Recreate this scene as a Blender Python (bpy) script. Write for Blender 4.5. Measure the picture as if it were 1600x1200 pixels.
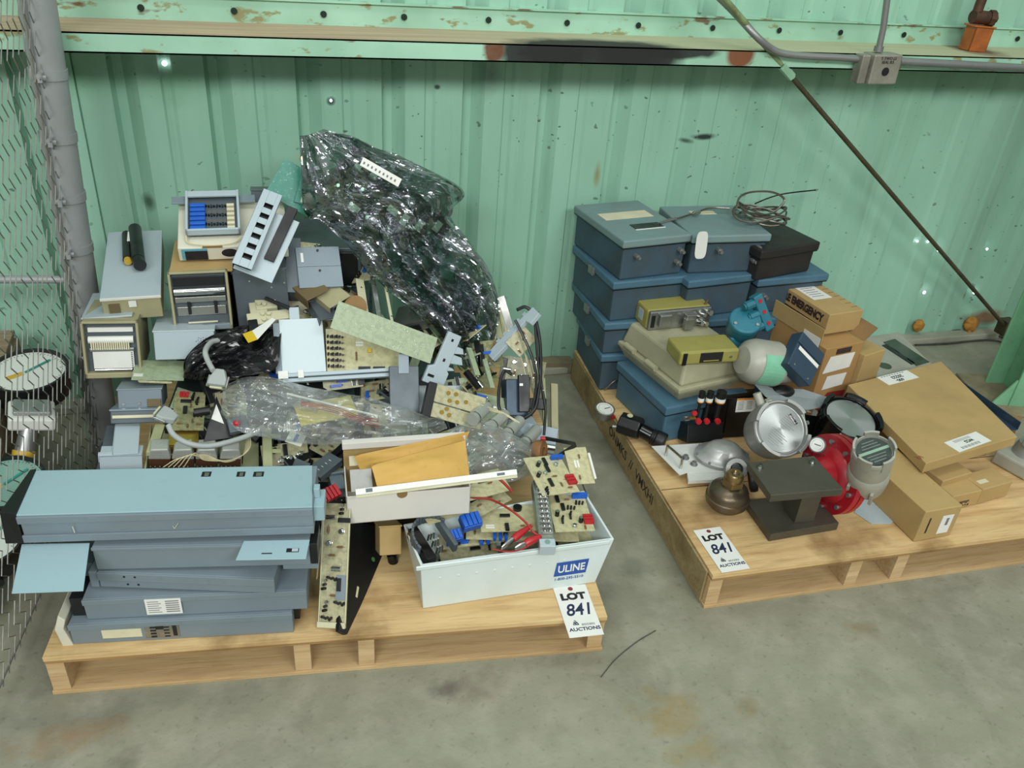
import bpy, bmesh, math, random
from mathutils import Vector, Matrix, noise
for o in list(bpy.data.objects): bpy.data.objects.remove(o)
C = bpy.context.scene.collection
V = Vector
# ---------------------------------------------------------------- camera
FPX, YAW, PITCH, ROLL, DIST, HGT = 1294.3, .3104, .5423, .0805, 2.5613, 1.5611
cy_, sy_, cp_, sp_ = math.cos(YAW), math.sin(YAW), math.cos(PITCH), math.sin(PITCH)
FWD = V((sy_*cp_, cy_*cp_, -sp_)); r0_ = V((cy_, -sy_, 0)); u0_ = r0_.cross(FWD)
RGT = r0_*math.cos(ROLL)+u0_*math.sin(ROLL); UPV = -r0_*math.sin(ROLL)+u0_*math.cos(ROLL)
CAM = V((0, -DIST, HGT))
cd = bpy.data.cameras.new('camera'); cam = bpy.data.objects.new('camera', cd); C.objects.link(cam)
cd.sensor_width = 36; cd.lens = FPX*36/1600; cd.clip_start = .05
m_ = Matrix((RGT, UPV, -FWD)).transposed().to_4x4(); m_.translation = CAM; cam.matrix_world = m_
bpy.context.scene.camera = cam
# ---------------------------------------------------------------- light
sc = bpy.context.scene
sc.view_settings.view_transform = 'Standard'; sc.view_settings.look = 'None'
sc.view_settings.gamma = 1; sc.view_settings.use_curve_mapping = False
sc.view_settings.exposure = 0.0
w = bpy.data.worlds.new('hall'); sc.world = w; w.use_nodes = True
wn = w.node_tree.nodes; wl = w.node_tree.links
wb = wn['Background']; wb.inputs[1].default_value = 0.66
wtc = wn.new('ShaderNodeTexCoord'); wsp = wn.new('ShaderNodeSeparateXYZ'); wcr = wn.new('ShaderNodeValToRGB')
wl.new(wtc.outputs['Generated'], wsp.inputs[0]); wl.new(wsp.outputs[2], wcr.inputs[0]); wl.new(wcr.outputs[0], wb.inputs[0])
wcr.color_ramp.elements[0].position = 0; wcr.color_ramp.elements[0].color = (.32, .35, .30, 1)
wcr.color_ramp.elements[1].position = .8; wcr.color_ramp.elements[1].color = (.90, .95, .93, 1)
def area(loc, target, sx, sy, power, col):
    l = bpy.data.lights.new('hall_light', 'AREA'); l.shape = 'RECTANGLE'; l.size = sx; l.size_y = sy; l.energy = power; l.color = col
    o = bpy.data.objects.new('hall_light', l); C.objects.link(o); o.location = loc
    o.rotation_euler = (V(target)-V(loc)).to_track_quat('-Z', 'Y').to_euler()
area((-2.0, -5.8, 3.9), (.3, -.3, .3), 2.6, .9, 176, (.97, 1, .97))
area((2.0, -5.6, 4.0), (.6, -.3, .3), 2.6, .9, 128, (.97, 1, .97))
area((.4, -2.0, 5.4), (.4, -.6, 0), 3.2, .9, 48, (.97, 1, .98))
# ---------------------------------------------------------------- pixel rays of the survey camera
def ray(x, y): return FWD + RGT*((x-800)/FPX) - UPV*((y-600)/FPX)
def Z(x, y, z): d = ray(x, y); return CAM + d*((z-CAM.z)/d.z)
def P(x, y, Y): d = ray(x, y); return CAM + d*((Y-CAM.y)/d.y)
def S(px, p): return px*(V(p)-CAM).dot(FWD)/FPX
def F(a, b, c):
    X = (b-a).normalized(); N = X.cross(c-a).normalized(); Y = N.cross(X)
    m = Matrix((X, Y, N)).transposed().to_4x4(); m.translation = a
    return m, (b-a).length, (c-a).dot(Y)
def FY(a, c, hint, w_):   # long axis a->c kept exact; width direction toward hint
    Y = (c-a).normalized(); N = (hint-a).cross(Y).normalized(); X = Y.cross(N)
    m = Matrix((X, Y, N)).transposed().to_4x4(); m.translation = a
    return m, w_, (c-a).length
def MT(loc, yaw=0, rx=0, ry=0, s=1):
    return Matrix.Translation(V(loc)) @ Matrix.Rotation(yaw, 4, 'Z') @ Matrix.Rotation(rx, 4, 'X') @ Matrix.Rotation(ry, 4, 'Y') @ Matrix.Scale(s, 4)
# ---------------------------------------------------------------- materials
def lin(h):
    h = h.lstrip('#'); r = []
    for i in (0, 2, 4):
        c = int(h[i:i+2], 16)/255; r.append(c/12.92 if c <= .04045 else ((c+.055)/1.055)**2.4)
    return (*r, 1)
MATS = {}
def base_mat(name):
    m = bpy.data.materials.new(name); m.use_nodes = True
    return m, m.node_tree, m.node_tree.nodes['Principled BSDF']
def mixc(nt, fac, a, b, blend='MIX'):
    n = nt.nodes.new('ShaderNodeMix'); n.data_type = 'RGBA'; n.blend_type = blend
    for i, v in ((0, fac), (6, a), (7, b)):
        if hasattr(v, 'is_output') or isinstance(v, bpy.types.NodeSocket): nt.links.new(v, n.inputs[i])
        else: n.inputs[i].default_value = v
    return n.outputs[2]
def noise_fac(nt, vec, scale, detail=4, lo=.4, hi=.6, rough=.55, dist=0):
    n = nt.nodes.new('ShaderNodeTexNoise'); n.inputs['Scale'].default_value = scale; n.inputs['Detail'].default_value = detail
    n.inputs['Roughness'].default_value = rough; n.inputs['Distortion'].default_value = dist
    nt.links.new(vec, n.inputs['Vector'])
    r = nt.nodes.new('ShaderNodeMapRange'); r.inputs[1].default_value = lo; r.inputs[2].default_value = hi
    nt.links.new(n.outputs['Fac'], r.inputs[0]); return r.outputs[0]
def mth(nt, op, a, b=0.):
    n = nt.nodes.new('ShaderNodeMath'); n.operation = op
    for i, v in ((0, a), (1, b)):
        if isinstance(v, bpy.types.NodeSocket): nt.links.new(v, n.inputs[i])
        else: n.inputs[i].default_value = v
    return n.outputs[0]
def M(name, hexc='808080', rough=.5, metal=0., var=.18, scale=9., bump=0., dark=None, spec=.5, aniso=0, emit=0, coat=0):
    if name in MATS: return MATS[name]
    m, nt, b = base_mat(name); c = lin(hexc)
    tc = nt.nodes.new('ShaderNodeTexCoord').outputs['Object']
    f1 = noise_fac(nt, tc, scale, 5, .35, .7)
    d = lin(dark) if dark else tuple(x*(1-var*1.6) for x in c[:3])+(1,)
    col = mixc(nt, mth(nt, 'MULTIPLY', f1, .7 if dark else 1.), c, d)
    f2 = noise_fac(nt, tc, scale*11, 3, .62, .72)
    col = mixc(nt, mth(nt, 'MULTIPLY', f2, min(1, var*1.8)), col, tuple(x*.55 for x in c[:3])+(1,))
    nt.links.new(col, b.inputs['Base Color'])
    r = nt.nodes.new('ShaderNodeMapRange'); r.inputs[3].default_value = max(.03, rough-.08); r.inputs[4].default_value = min(1, rough+.12)
    nt.links.new(f1, r.inputs[0]); nt.links.new(r.outputs[0], b.inputs['Roughness'])
    b.inputs['Metallic'].default_value = metal; b.inputs['Specular IOR Level'].default_value = spec
    if coat: b.inputs['Coat Weight'].default_value = coat
    if bump:
        bn = nt.nodes.new('ShaderNodeBump'); bn.inputs['Strength'].default_value = bump; bn.inputs['Distance'].default_value = .003
        n = nt.nodes.new('ShaderNodeTexNoise'); n.inputs['Scale'].default_value = scale*14; n.inputs['Detail'].default_value = 3
        nt.links.new(tc, n.inputs['Vector']); nt.links.new(n.outputs['Fac'], bn.inputs['Height']); nt.links.new(bn.outputs[0], b.inputs['Normal'])
    if emit:
        b.inputs['Emission Color'].default_value = c; b.inputs['Emission Strength'].default_value = emit
    MATS[name] = m; return m
def stain(nt, tc, col, cx, cy, cz, rx, ry, rz, colour, strength=.8, soft=.5, nscale=9, namp=.5):
    mp = nt.nodes.new('ShaderNodeVectorMath'); mp.operation = 'SUBTRACT'; nt.links.new(tc, mp.inputs[0]); mp.inputs[1].default_value = (cx, cy, cz)
    dv = nt.nodes.new('ShaderNodeVectorMath'); dv.operation = 'DIVIDE'; nt.links.new(mp.outputs[0], dv.inputs[0]); dv.inputs[1].default_value = (rx, ry, rz)
    ln = nt.nodes.new('ShaderNodeVectorMath'); ln.operation = 'LENGTH'; nt.links.new(dv.outputs[0], ln.inputs[0])
    n = nt.nodes.new('ShaderNodeTexNoise'); n.inputs['Scale'].default_value = nscale; n.inputs['Detail'].default_value = 5; nt.links.new(tc, n.inputs['Vector'])
    s = mth(nt, 'ADD', ln.outputs['Value'], mth(nt, 'MULTIPLY', mth(nt, 'SUBTRACT', n.outputs['Fac'], .5), namp*4))
    r = nt.nodes.new('ShaderNodeMapRange'); r.inputs[1].default_value = 1-soft; r.inputs[2].default_value = 1+soft*.3
    r.inputs[3].default_value = strength; r.inputs[4].default_value = 0; nt.links.new(s, r.inputs[0])
    return mixc(nt, r.outputs[0], col, lin(colour))
def scaled(nt, tc, s):
    n = nt.nodes.new('ShaderNodeVectorMath'); n.operation = 'MULTIPLY'; nt.links.new(tc, n.inputs[0]); n.inputs[1].default_value = s; return n.outputs[0]
def wood(name, a, b_, ax=(1.2, 16, 16), dirt='6b5334', dirtamt=.5):
    m, nt, b = base_mat(name); tc = nt.nodes.new('ShaderNodeTexCoord').outputs['Object']
    v = scaled(nt, tc, ax)
    f = noise_fac(nt, v, 1.6, 6, .3, .7, .6, 1.2)
    col = mixc(nt, f, lin(a), lin(b_))
    f3 = noise_fac(nt, scaled(nt, tc, tuple(4*x for x in ax)), 2.5, 4, .5, .75); col = mixc(nt, mth(nt, 'MULTIPLY', f3, .35), col, lin(dirt))
    f4 = noise_fac(nt, tc, 5, 5, .54, .72); col = mixc(nt, mth(nt, 'MULTIPLY', f4, dirtamt), col, lin(dirt))
    nt.links.new(col, b.inputs['Base Color']); b.inputs['Roughness'].default_value = .75; b.inputs['Specular IOR Level'].default_value = .25
    bn = nt.nodes.new('ShaderNodeBump'); bn.inputs['Strength'].default_value = .25; bn.inputs['Distance'].default_value = .002
    nt.links.new(f3, bn.inputs['Height']); nt.links.new(bn.outputs[0], b.inputs['Normal']); MATS[name] = m; return m
def pcbmat(name, base, trace, amt=.5, sc_=150):
    m, nt, b = base_mat(name); tc = nt.nodes.new('ShaderNodeTexCoord').outputs['Object']
    br = nt.nodes.new('ShaderNodeTexBrick'); nt.links.new(tc, br.inputs['Vector']); br.inputs['Scale'].default_value = sc_
    br.inputs['Color1'].default_value = (0, 0, 0, 1); br.inputs['Color2'].default_value = (.5, .5, .5, 1); br.inputs['Mortar'].default_value = (1, 1, 1, 1); br.inputs['Mortar Size'].default_value = .09
    br.inputs['Brick Width'].default_value = 2.8
    g = noise_fac(nt, tc, 75, 2, .45, .6)
    f = mth(nt, 'MULTIPLY', mth(nt, 'MULTIPLY', br.outputs['Color'], g), amt)
    col = mixc(nt, f, lin(base), lin(trace))
    vo = nt.nodes.new('ShaderNodeTexVoronoi'); vo.inputs['Scale'].default_value = 170; nt.links.new(tc, vo.inputs['Vector'])
    dots = nt.nodes.new('ShaderNodeMapRange'); nt.links.new(vo.outputs['Distance'], dots.inputs[0]); dots.inputs[1].default_value = .2; dots.inputs[2].default_value = .3
    dots.inputs[3].default_value = 1; dots.inputs[4].default_value = 0
    g2 = noise_fac(nt, tc, 45, 2, .46, .58)
    f = mth(nt, 'MULTIPLY', mth(nt, 'MULTIPLY', dots.outputs[0], g2), .4)
    col = mixc(nt, f, col, lin('c9cfc4')); nt.links.new(col, b.inputs['Base Color'])
    b.inputs['Roughness'].default_value = .38; MATS[name] = m; return m
def foil(name, tint, gloss, fac, rough=.1, bs=35, bstr=.6, haze=0., fk=.5):
    m = bpy.data.materials.new(name); m.use_nodes = True; nt = m.node_tree; nt.nodes.clear()
    out = nt.nodes.new('ShaderNodeOutputMaterial'); tr = nt.nodes.new('ShaderNodeBsdfTransparent'); gl = nt.nodes.new('ShaderNodeBsdfGlossy'); mx = nt.nodes.new('ShaderNodeMixShader')
    tr.inputs[0].default_value = lin(tint); gl.inputs[0].default_value = lin(gloss); gl.inputs['Roughness'].default_value = rough
    lw = nt.nodes.new('ShaderNodeLayerWeight'); lw.inputs[0].default_value = .35
    tc = nt.nodes.new('ShaderNodeTexCoord').outputs['Object']
    n = nt.nodes.new('ShaderNodeTexNoise'); n.inputs['Scale'].default_value = bs*.35; n.inputs['Detail'].default_value = 4; n.inputs['Distortion'].default_value = .8; nt.links.new(tc, n.inputs['Vector'])
    vo = nt.nodes.new('ShaderNodeTexVoronoi'); vo.feature = 'DISTANCE_TO_EDGE'; vo.inputs['Scale'].default_value = bs; nt.links.new(scaled(nt, n.outputs['Color'], (.9, .9, .9)), vo.inputs['Vector'])
    bn = nt.nodes.new('ShaderNodeBump'); bn.inputs['Strength'].default_value = bstr; bn.inputs['Distance'].default_value = .01
    nt.links.new(mth(nt, 'ADD', n.outputs['Fac'], mth(nt, 'MULTIPLY', vo.outputs['Distance'], .5)), bn.inputs['Height'])
    nt.links.new(bn.outputs[0], gl.inputs['Normal']); nt.links.new(bn.outputs[0], lw.inputs['Normal'])
    f = mth(nt, 'MINIMUM', mth(nt, 'ADD', mth(nt, 'MULTIPLY', lw.outputs['Facing'], fk), fac), 1.)
    nt.links.new(f, mx.inputs[0]); nt.links.new(tr.outputs[0], mx.inputs[1]); nt.links.new(gl.outputs[0], mx.inputs[2]); res = mx.outputs[0]
    if haze:
        df = nt.nodes.new('ShaderNodeBsdfDiffuse'); df.inputs[0].default_value = (.75, .78, .78, 1); m2 = nt.nodes.new('ShaderNodeMixShader')
        nt.links.new(mth(nt, 'MULTIPLY', noise_fac(nt, tc, 7, 3, .3, .7), haze*2), m2.inputs[0]); nt.links.new(res, m2.inputs[1]); nt.links.new(df.outputs[0], m2.inputs[2]); res = m2.outputs[0]
    nt.links.new(res, out.inputs[0])
    MATS[name] = m; return m
# ---------------------------------------------------------------- mesh builder
class MB:
    def __init__(s, mat=None, bevel=0.):
        s.v = []; s.f = []; s.fm = []; s.sm = []; s.mats = []; s.bevel = bevel; s.cur = 0; s.T = Matrix.Identity(4)
        if mat: s.m(mat)
    def m(s, mat):
        mat = MATS[mat] if isinstance(mat, str) else mat
        if mat not in s.mats: s.mats.append(mat)
        s.cur = s.mats.index(mat); return s
    def t(s, T=None): s.T = T or Matrix.Identity(4); return s
    def add(s, vs, fs, smooth=False):
        n = len(s.v); s.v += [s.T @ V(p) for p in vs]
        for f in fs: s.f.append([i+n for i in f]); s.fm.append(s.cur); s.sm.append(smooth)
        return s
    def box(s, a, b):
        x0, y0, z0 = (min(p, q) for p, q in zip(a, b)); x1, y1, z1 = (max(p, q) for p, q in zip(a, b))
        return s.add([(x0,y0,z0),(x1,y0,z0),(x1,y1,z0),(x0,y1,z0),(x0,y0,z1),(x1,y0,z1),(x1,y1,z1),(x0,y1,z1)],
                     [(0,3,2,1),(4,5,6,7),(0,1,5,4),(1,2,6,5),(2,3,7,6),(3,0,4,7)])
    def taper(s, a, b, ins, z0, z1):   # rectangle a-b at z0, inset by ins at z1
        x0, y0 = a; x1, y1 = b
        return s.add([(x0,y0,z0),(x1,y0,z0),(x1,y1,z0),(x0,y1,z0),(x0+ins,y0+ins,z1),(x1-ins,y0+ins,z1),(x1-ins,y1-ins,z1),(x0+ins,y1-ins,z1)],
                     [(0,3,2,1),(4,5,6,7),(0,1,5,4),(1,2,6,5),(2,3,7,6),(3,0,4,7)])
    def tray(s, a, b, z0, z1, w, ins=0):   # open box, wall thickness w, bottom inset ins
        (x0, y0), (x1, y1) = a, b; i = ins; bz = z0+w
        R = [[(x0+i,y0+i,z0),(x1-i,y0+i,z0),(x1-i,y1-i,z0),(x0+i,y1-i,z0)], [(x0,y0,z1),(x1,y0,z1),(x1,y1,z1),(x0,y1,z1)],
             [(x0+w,y0+w,z1),(x1-w,y0+w,z1),(x1-w,y1-w,z1),(x0+w,y1-w,z1)], [(x0+i+w,y0+i+w,bz),(x1-i-w,y0+i+w,bz),(x1-i-w,y1-i-w,bz),(x0+i+w,y1-i-w,bz)]]
        vs = [p for r in R for p in r]; fs = [(0,3,2,1), (12,13,14,15)]
        for k in range(3):
            for j in range(4): fs.append((4*k+j, 4*k+(j+1)%4, 4*k+4+(j+1)%4, 4*k+4+j))
        return s.add(vs, fs)
    def prism(s, poly, z0, z1, axis='z'):
        n = len(poly); mp = {'z': lambda x, y, z: (x, y, z), 'y': lambda x, y, z: (x, z, y), 'x': lambda x, y, z: (z, x, y)}[axis]
        vs = [mp(x, y, z0) for x, y in poly]+[mp(x, y, z1) for x, y in poly]
        return s.add(vs, [tuple(range(n))[::-1], tuple(range(n, 2*n))]+[(i, (i+1) % n, n+(i+1) % n, n+i) for i in range(n)])
    def cyl(s, p, q, r, n=20, r2=None, cap=True):
        p, q = V(p), V(q); d = (q-p).normalized(); a = d.orthogonal().normalized(); b = d.cross(a); r2 = r if r2 is None else r2
        vs = [p+(a*math.cos(2*math.pi*i/n)+b*math.sin(2*math.pi*i/n))*r for i in range(n)]+[q+(a*math.cos(2*math.pi*i/n)+b*math.sin(2*math.pi*i/n))*r2 for i in range(n)]
        s.add(vs, [(i, (i+1) % n, n+(i+1) % n, n+i) for i in range(n)], True)
        if cap: s.add(vs, [tuple(range(n))[::-1], tuple(range(n, 2*n))])
        return s
    def tube(s, pts, r, n=8, closed=False):
        pts = [V(p) for p in pts]; N = len(pts); vs = []; fs = []; pa = None
        for i, p in enumerate(pts):
            d = ((pts[(i+1) % N]-pts[i-1]) if closed or 0 < i < N-1 else (pts[1]-pts[0] if i == 0 else pts[-1]-pts[-2])).normalized()
            a = (pa-d*pa.dot(d)) if pa else d.orthogonal()
            if a.length < 1e-6: a = d.orthogonal()
            a.normalize(); pa = a; b = d.cross(a)
            rr = r[i] if isinstance(r, (list, tuple)) else r
            vs += [p+(a*math.cos(2*math.pi*k/n)+b*math.sin(2*math.pi*k/n))*rr for k in range(n)]
        for i in range(N if closed else N-1):
            j = (i+1) % N
            fs += [(i*n+k, i*n+(k+1) % n, j*n+(k+1) % n, j*n+k) for k in range(n)]
        s.add(vs, fs, True)
        if not closed: s.add(vs, [tuple(range(n))[::-1], tuple(range((N-1)*n, N*n))])
        return s
    def lathe(s, prof, n=40, o=(0,0,0), smooth=True):   # prof: (r, z)
        vs = []; fs = []; K = len(prof)
        for r, z in prof: vs += [(o[0]+r*math.cos(2*math.pi*k/n), o[1]+r*math.sin(2*math.pi*k/n), o[2]+z) for k in range(n)]
        for i in range(K-1): fs += [(i*n+k, i*n+(k+1) % n, (i+1)*n+(k+1) % n, (i+1)*n+k) for k in range(n)]
        s.add(vs, fs, smooth)
        if prof[0][0] > 1e-5: s.add(vs, [tuple(range(n))[::-1]])
        if prof[-1][0] > 1e-5: s.add(vs, [tuple(range((K-1)*n, K*n))])
        return s
    def sphere(s, c, r, n=14, sq=(1,1,1)):
        prof = [(max(1e-6, r*math.sin(math.pi*i/n)), -r*math.cos(math.pi*i/n)) for i in range(n+1)]
        T = s.T; s.T = T @ Matrix.Translation(V(c)) @ Matrix.Diagonal((*sq, 1)); s.lathe(prof, n*2); s.T = T; return s
    def strip(s, pts, d, th=.0015):  # ribbon: polyline swept along d
        d = V(d); pts = [V(p) for p in pts]
        for p, q in zip(pts, pts[1:]):
            nrm = (q-p).cross(d).normalized()*th
            vs = [p, q, q+d, p+d, p+nrm, q+nrm, q+d+nrm, p+d+nrm]
            s.add(vs, [(0,3,2,1),(4,5,6,7),(0,1,5,4),(1,2,6,5),(2,3,7,6),(3,0,4,7)])
        return s
    def mesh(s, name):
        me = bpy.data.meshes.new(name); me.from_pydata([tuple(p) for p in s.v], [], s.f)
        for mt in s.mats: me.materials.append(mt)
        for p, i, sm in zip(me.polygons, s.fm, s.sm): p.material_index = i; p.use_smooth = sm
        bm = bmesh.new(); bm.from_mesh(me); bmesh.ops.recalc_face_normals(bm, faces=bm.faces); bm.to_mesh(me); bm.free()
        if any(s.sm): me.set_sharp_from_angle(angle=.65)
        return me
    def build(s, name, parent=None, mat=None, local=None):
        o = bpy.data.objects.new(name, s.mesh(name)); C.objects.link(o)
        if parent: o.parent = parent
        if local is not None: o.matrix_local = local
        if s.bevel:
            b = o.modifiers.new('bevel', 'BEVEL'); b.width = s.bevel; b.segments = 2; b.limit_method = 'ANGLE'; b.angle_limit = .6
        return o
def tag(o, label, cat, group=None, kind=None):
    if label: o['label'] = label
    if cat: o['category'] = cat
    if group: o['group'] = group
    if kind: o['kind'] = kind
    return o
def thing(name, mat4, label, cat, group=None):
    o = bpy.data.objects.new(name, None); C.objects.link(o); o.matrix_world = mat4; o.empty_display_size = .05
    return tag(o, label, cat, group)
def single(name, mb, mat4, label, cat, group=None):
    o = mb.build(name); o.matrix_world = mat4; return tag(o, label, cat, group)
def copy_tree(o, parent=None):
    c = o.copy(); C.objects.link(c)
    if parent: c.parent = parent
    for ch in list(o.children): copy_tree(ch, c)
    return c
def struct(name, mb, mat4=None):
    o = mb.build(name)
    if mat4: o.matrix_world = mat4
    o['kind'] = 'structure'; return o
def text(s, size, mat, parent, local, name='lettering', bold=0., ax='CENTER', shear=0, sx=1., label=None):
    cu = bpy.data.curves.new('txt', 'FONT'); cu.body = s; cu.size = size; cu.align_x = ax; cu.align_y = 'CENTER'; cu.offset = bold; cu.shear = shear; cu.extrude = .0003; cu.space_line = .9; cu.resolution_u = 3
    o = bpy.data.objects.new('txt', cu); C.objects.link(o)
    me = bpy.data.meshes.new_from_object(o); bpy.data.objects.remove(o); bpy.data.curves.remove(cu)
    me.transform(Matrix.Diagonal((sx, 1, 1, 1)))
    me.materials.clear(); me.materials.append(MATS[mat] if isinstance(mat, str) else mat)
    r = bpy.data.objects.new(name, me); C.objects.link(r)
    if parent: r.parent = parent
    r.matrix_local = local
    if label: r['label'] = label
    return r
RX = lambda a: Matrix.Rotation(a, 4, 'X'); RY = lambda a: Matrix.Rotation(a, 4, 'Y'); RZ = lambda a: Matrix.Rotation(a, 4, 'Z')
def TL(x, y, z): return Matrix.Translation((x, y, z))
def smooth_path(pts, n=8):   # Catmull-Rom
    pts = [V(p) for p in pts]; q = [pts[0]*2-pts[1]]+pts+[pts[-1]*2-pts[-2]]; out = []
    for i in range(1, len(q)-2):
        a, b, c, d = q[i-1:i+3]
        for k in range(n):
            t = k/n; out.append(.5*((2*b)+(c-a)*t+(2*a-5*b+4*c-d)*t*t+(3*b-a-3*c+d)*t**3))
    return out+[pts[-1]]
def pouch(name, rows, thick, mat, amp=.01, fs=14, nu=46, nv=60, seed=0, fold=.5):
    # rows: (leftpoint, rightpoint) in world; closed crumpled bag
    L = smooth_path([r[0] for r in rows], 8); R = smooth_path([r[1] for r in rows], 8); n = len(L)
    mb = MB(mat); vs = []; 
    def at(u, v):
        t = v*(n-1); i = min(int(t), n-2); k = t-i
        a = L[i].lerp(L[i+1], k); b = R[i].lerp(R[i+1], k); return a.lerp(b, u), (b-a)
    for side in (-1, 1):
        for j in range(nv+1):
            for i in range(nu+1):
                u, v = i/nu, j/nv; p, ab = at(u, v); q, _ = at(u, min(1, v+.02)); q0, _ = at(u, max(0, v-.02))
                nr = ab.cross(q-q0).normalized()
                if nr.dot(CAM-p) < 0: nr = -nr
                e = min(1, 4*u, 4*(1-u), 5*v+.0, 5*(1-v)); e = math.sin(e*math.pi/2)
                so = V((seed*7.3, side*3.1, seed)); q = p*fs+so; wq = noise.noise_vector(q*.6)*.55
                v1 = noise.voronoi(q*.55+wq)[0]; v2 = noise.voronoi(q*1.5+wq)[0]; v3 = noise.voronoi(q*3.6+wq)[0]
                cr = (v1[1]-v1[0])*1.5-.5; cr2 = (v2[1]-v2[0])-.3; cr3 = (v3[1]-v3[0])-.3
                rd = 1-abs(noise.noise(V((u*7+noise.noise(p*5+so)*1.6+seed, v*1.8, side*2.))))*2.6
                h = side*thick*.5*e+(cr*amp*1.5+cr2*amp*.55+cr3*amp*.13+rd*fold*amp*1.0)*(.3+.7*e)
                vs.append(p+nr*h)
    fs_ = []; W = nu+1; H = (nu+1)*(nv+1)
    for s_ in (0, H):
        for j in range(nv):
            for i in range(nu): a = s_+j*W+i; fs_.append((a, a+1, a+W+1, a+W))
    mb.add(vs, fs_, False)
    return mb
# ================================================================ materials of the place
MINT = dict(a='93c6a6', b='7fb394')
def wallmat():
    m, nt, b = base_mat('mint_wall_paint'); tc = nt.nodes.new('ShaderNodeTexCoord').outputs['Object']
    col = mixc(nt, noise_fac(nt, scaled(nt, tc, (1.3, 1, .5)), 2.2, 5, .35, .65), lin('9dcab4'), lin('8ebba4'))
    col = mixc(nt, mth(nt, 'MULTIPLY', noise_fac(nt, scaled(nt, tc, (14, 1, .8)), 1.5, 4, .55, .75), .45), col, lin('77a086'))
    n = noise_fac(nt, scaled(nt, tc, (1, 1, 1.5)), 38, 2, .69, .715, .4); g = noise_fac(nt, tc, 3, 2, .42, .6)
    col = mixc(nt, mth(nt, 'MULTIPLY', n, mth(nt, 'MULTIPLY', g, .75)), col, lin('2f4a38'))
    for cx, cz, rx, rz, c, s_, sf in WALLST: col = stain(nt, tc, col, cx, 0, cz, rx, 9, rz, c, s_, sf, 12, .25)
    nt.links.new(col, b.inputs['Base Color']); b.inputs['Roughness'].default_value = .42
    MATS['mint_wall_paint'] = m; return m
def wp(x, y): p = P(x, y, 0); return p.x, p.z
WALLST = []
for (x, y, rx, rz, c, s_, sf) in ((768, 118, .035, .06, '3b4038', .55, .9), (1100, 214, .05, .012, '15201a', .95, .5), (1075, 222, .025, .01, '22301f', .8, .6),
        (933, 272, .012, .045, '8a7a3a', .7, .8), (270, 120, .12, .07, '4f8a5a', .5, .9), (120, 115, .1, .06, '5a9262', .5, .9), (345, 380, .05, .05, '6a9a78', .4, .9),
        (1508, 462, .01, .02, '6b5a2a', .6, .6), (1446, 452, .01, .02, '7a6a3a', .7, .6), (1320, 110, .5, .03, '6a9a72', .35, .9), (1540, 497, .12, .04, '7a4a24', .85, .5),
        (232, 318, .02, .03, '2e4436', .8, .7), (517, 158, .014, .014, '2a3a30', .9, .4), (683, 136, .01, .008, '223028', .9, .5)):
    WALLST.append((*wp(x, y), rx, rz, c, s_, sf))
wallmat()
def floormat():
    m, nt, b = base_mat('stained_concrete'); tc = nt.nodes.new('ShaderNodeTexCoord').outputs['Object']
    col = mixc(nt, noise_fac(nt, tc, 2.2, 7, .32, .68, .62, .4), lin('93937f'), lin('7c7b6b'))
    col = mixc(nt, mth(nt, 'MULTIPLY', noise_fac(nt, tc, 12, 6, .45, .75), .5), col, lin('a5a293'))
    col = mixc(nt, mth(nt, 'MULTIPLY', noise_fac(nt, tc, 5, 6, .55, .75, .6, .8), .55), col, lin('686756'))
    col = mixc(nt, mth(nt, 'MULTIPLY', noise_fac(nt, tc, 60, 3, .6, .72), .3), col, lin('4c4c42'))
    for (x, y, rx, ry, c, s_, sf) in ((110, 1150, .11, .035, '8d6c48', .75, .6), (205, 1190, .03, .03, '4a463c', .7, .6), (1045, 1115, .075, .06, '8a7338', .8, .5), (1080, 1175, .07, .03, '8f7a40', .7, .5),
            (735, 1075, .07, .045, '6a5a50', .7, .7), (692, 1080, .035, .035, '504c46', .7, .7), (1345, 985, .05, .035, '75603c', .6, .6), (1170, 1105, .03, .03, '7c6a40', .6, .6),
            (905, 660, .09, .2, '55564c', .6, .7), (985, 885, .06, .06, '5c5e52', .6, .7), (260, 1090, .4, .05, '62665a', .5, .8), (1500, 600, .5, .12, '8e8e82', .6, .9), (600, 1180, .2, .05, '999b86', .5, .8)):
        p = Z(x, y, 0); col = stain(nt, tc, col, p.x, p.y, 0, rx, ry, 9, c, s_*.72, .9, 19, .75)
    nt.links.new(col, b.inputs['Base Color']); b.inputs['Roughness'].default_value = .5
    r = nt.nodes.new('ShaderNodeMapRange'); r.inputs[3].default_value = .38; r.inputs[4].default_value = .7; nt.links.new(noise_fac(nt, tc, 4, 4, .35, .65), r.inputs[0]); nt.links.new(r.outputs[0], b.inputs['Roughness'])
    bn = nt.nodes.new('ShaderNodeBump'); bn.inputs['Strength'].default_value = .12; bn.inputs['Distance'].default_value = .004
    nt.links.new(noise_fac(nt, tc, 70, 4, .3, .7), bn.inputs['Height']); nt.links.new(bn.outputs[0], b.inputs['Normal'])
    MATS['stained_concrete'] = m
floormat()
GZ, GZB, GY = 1.1844, 1.1360, -.223
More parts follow.
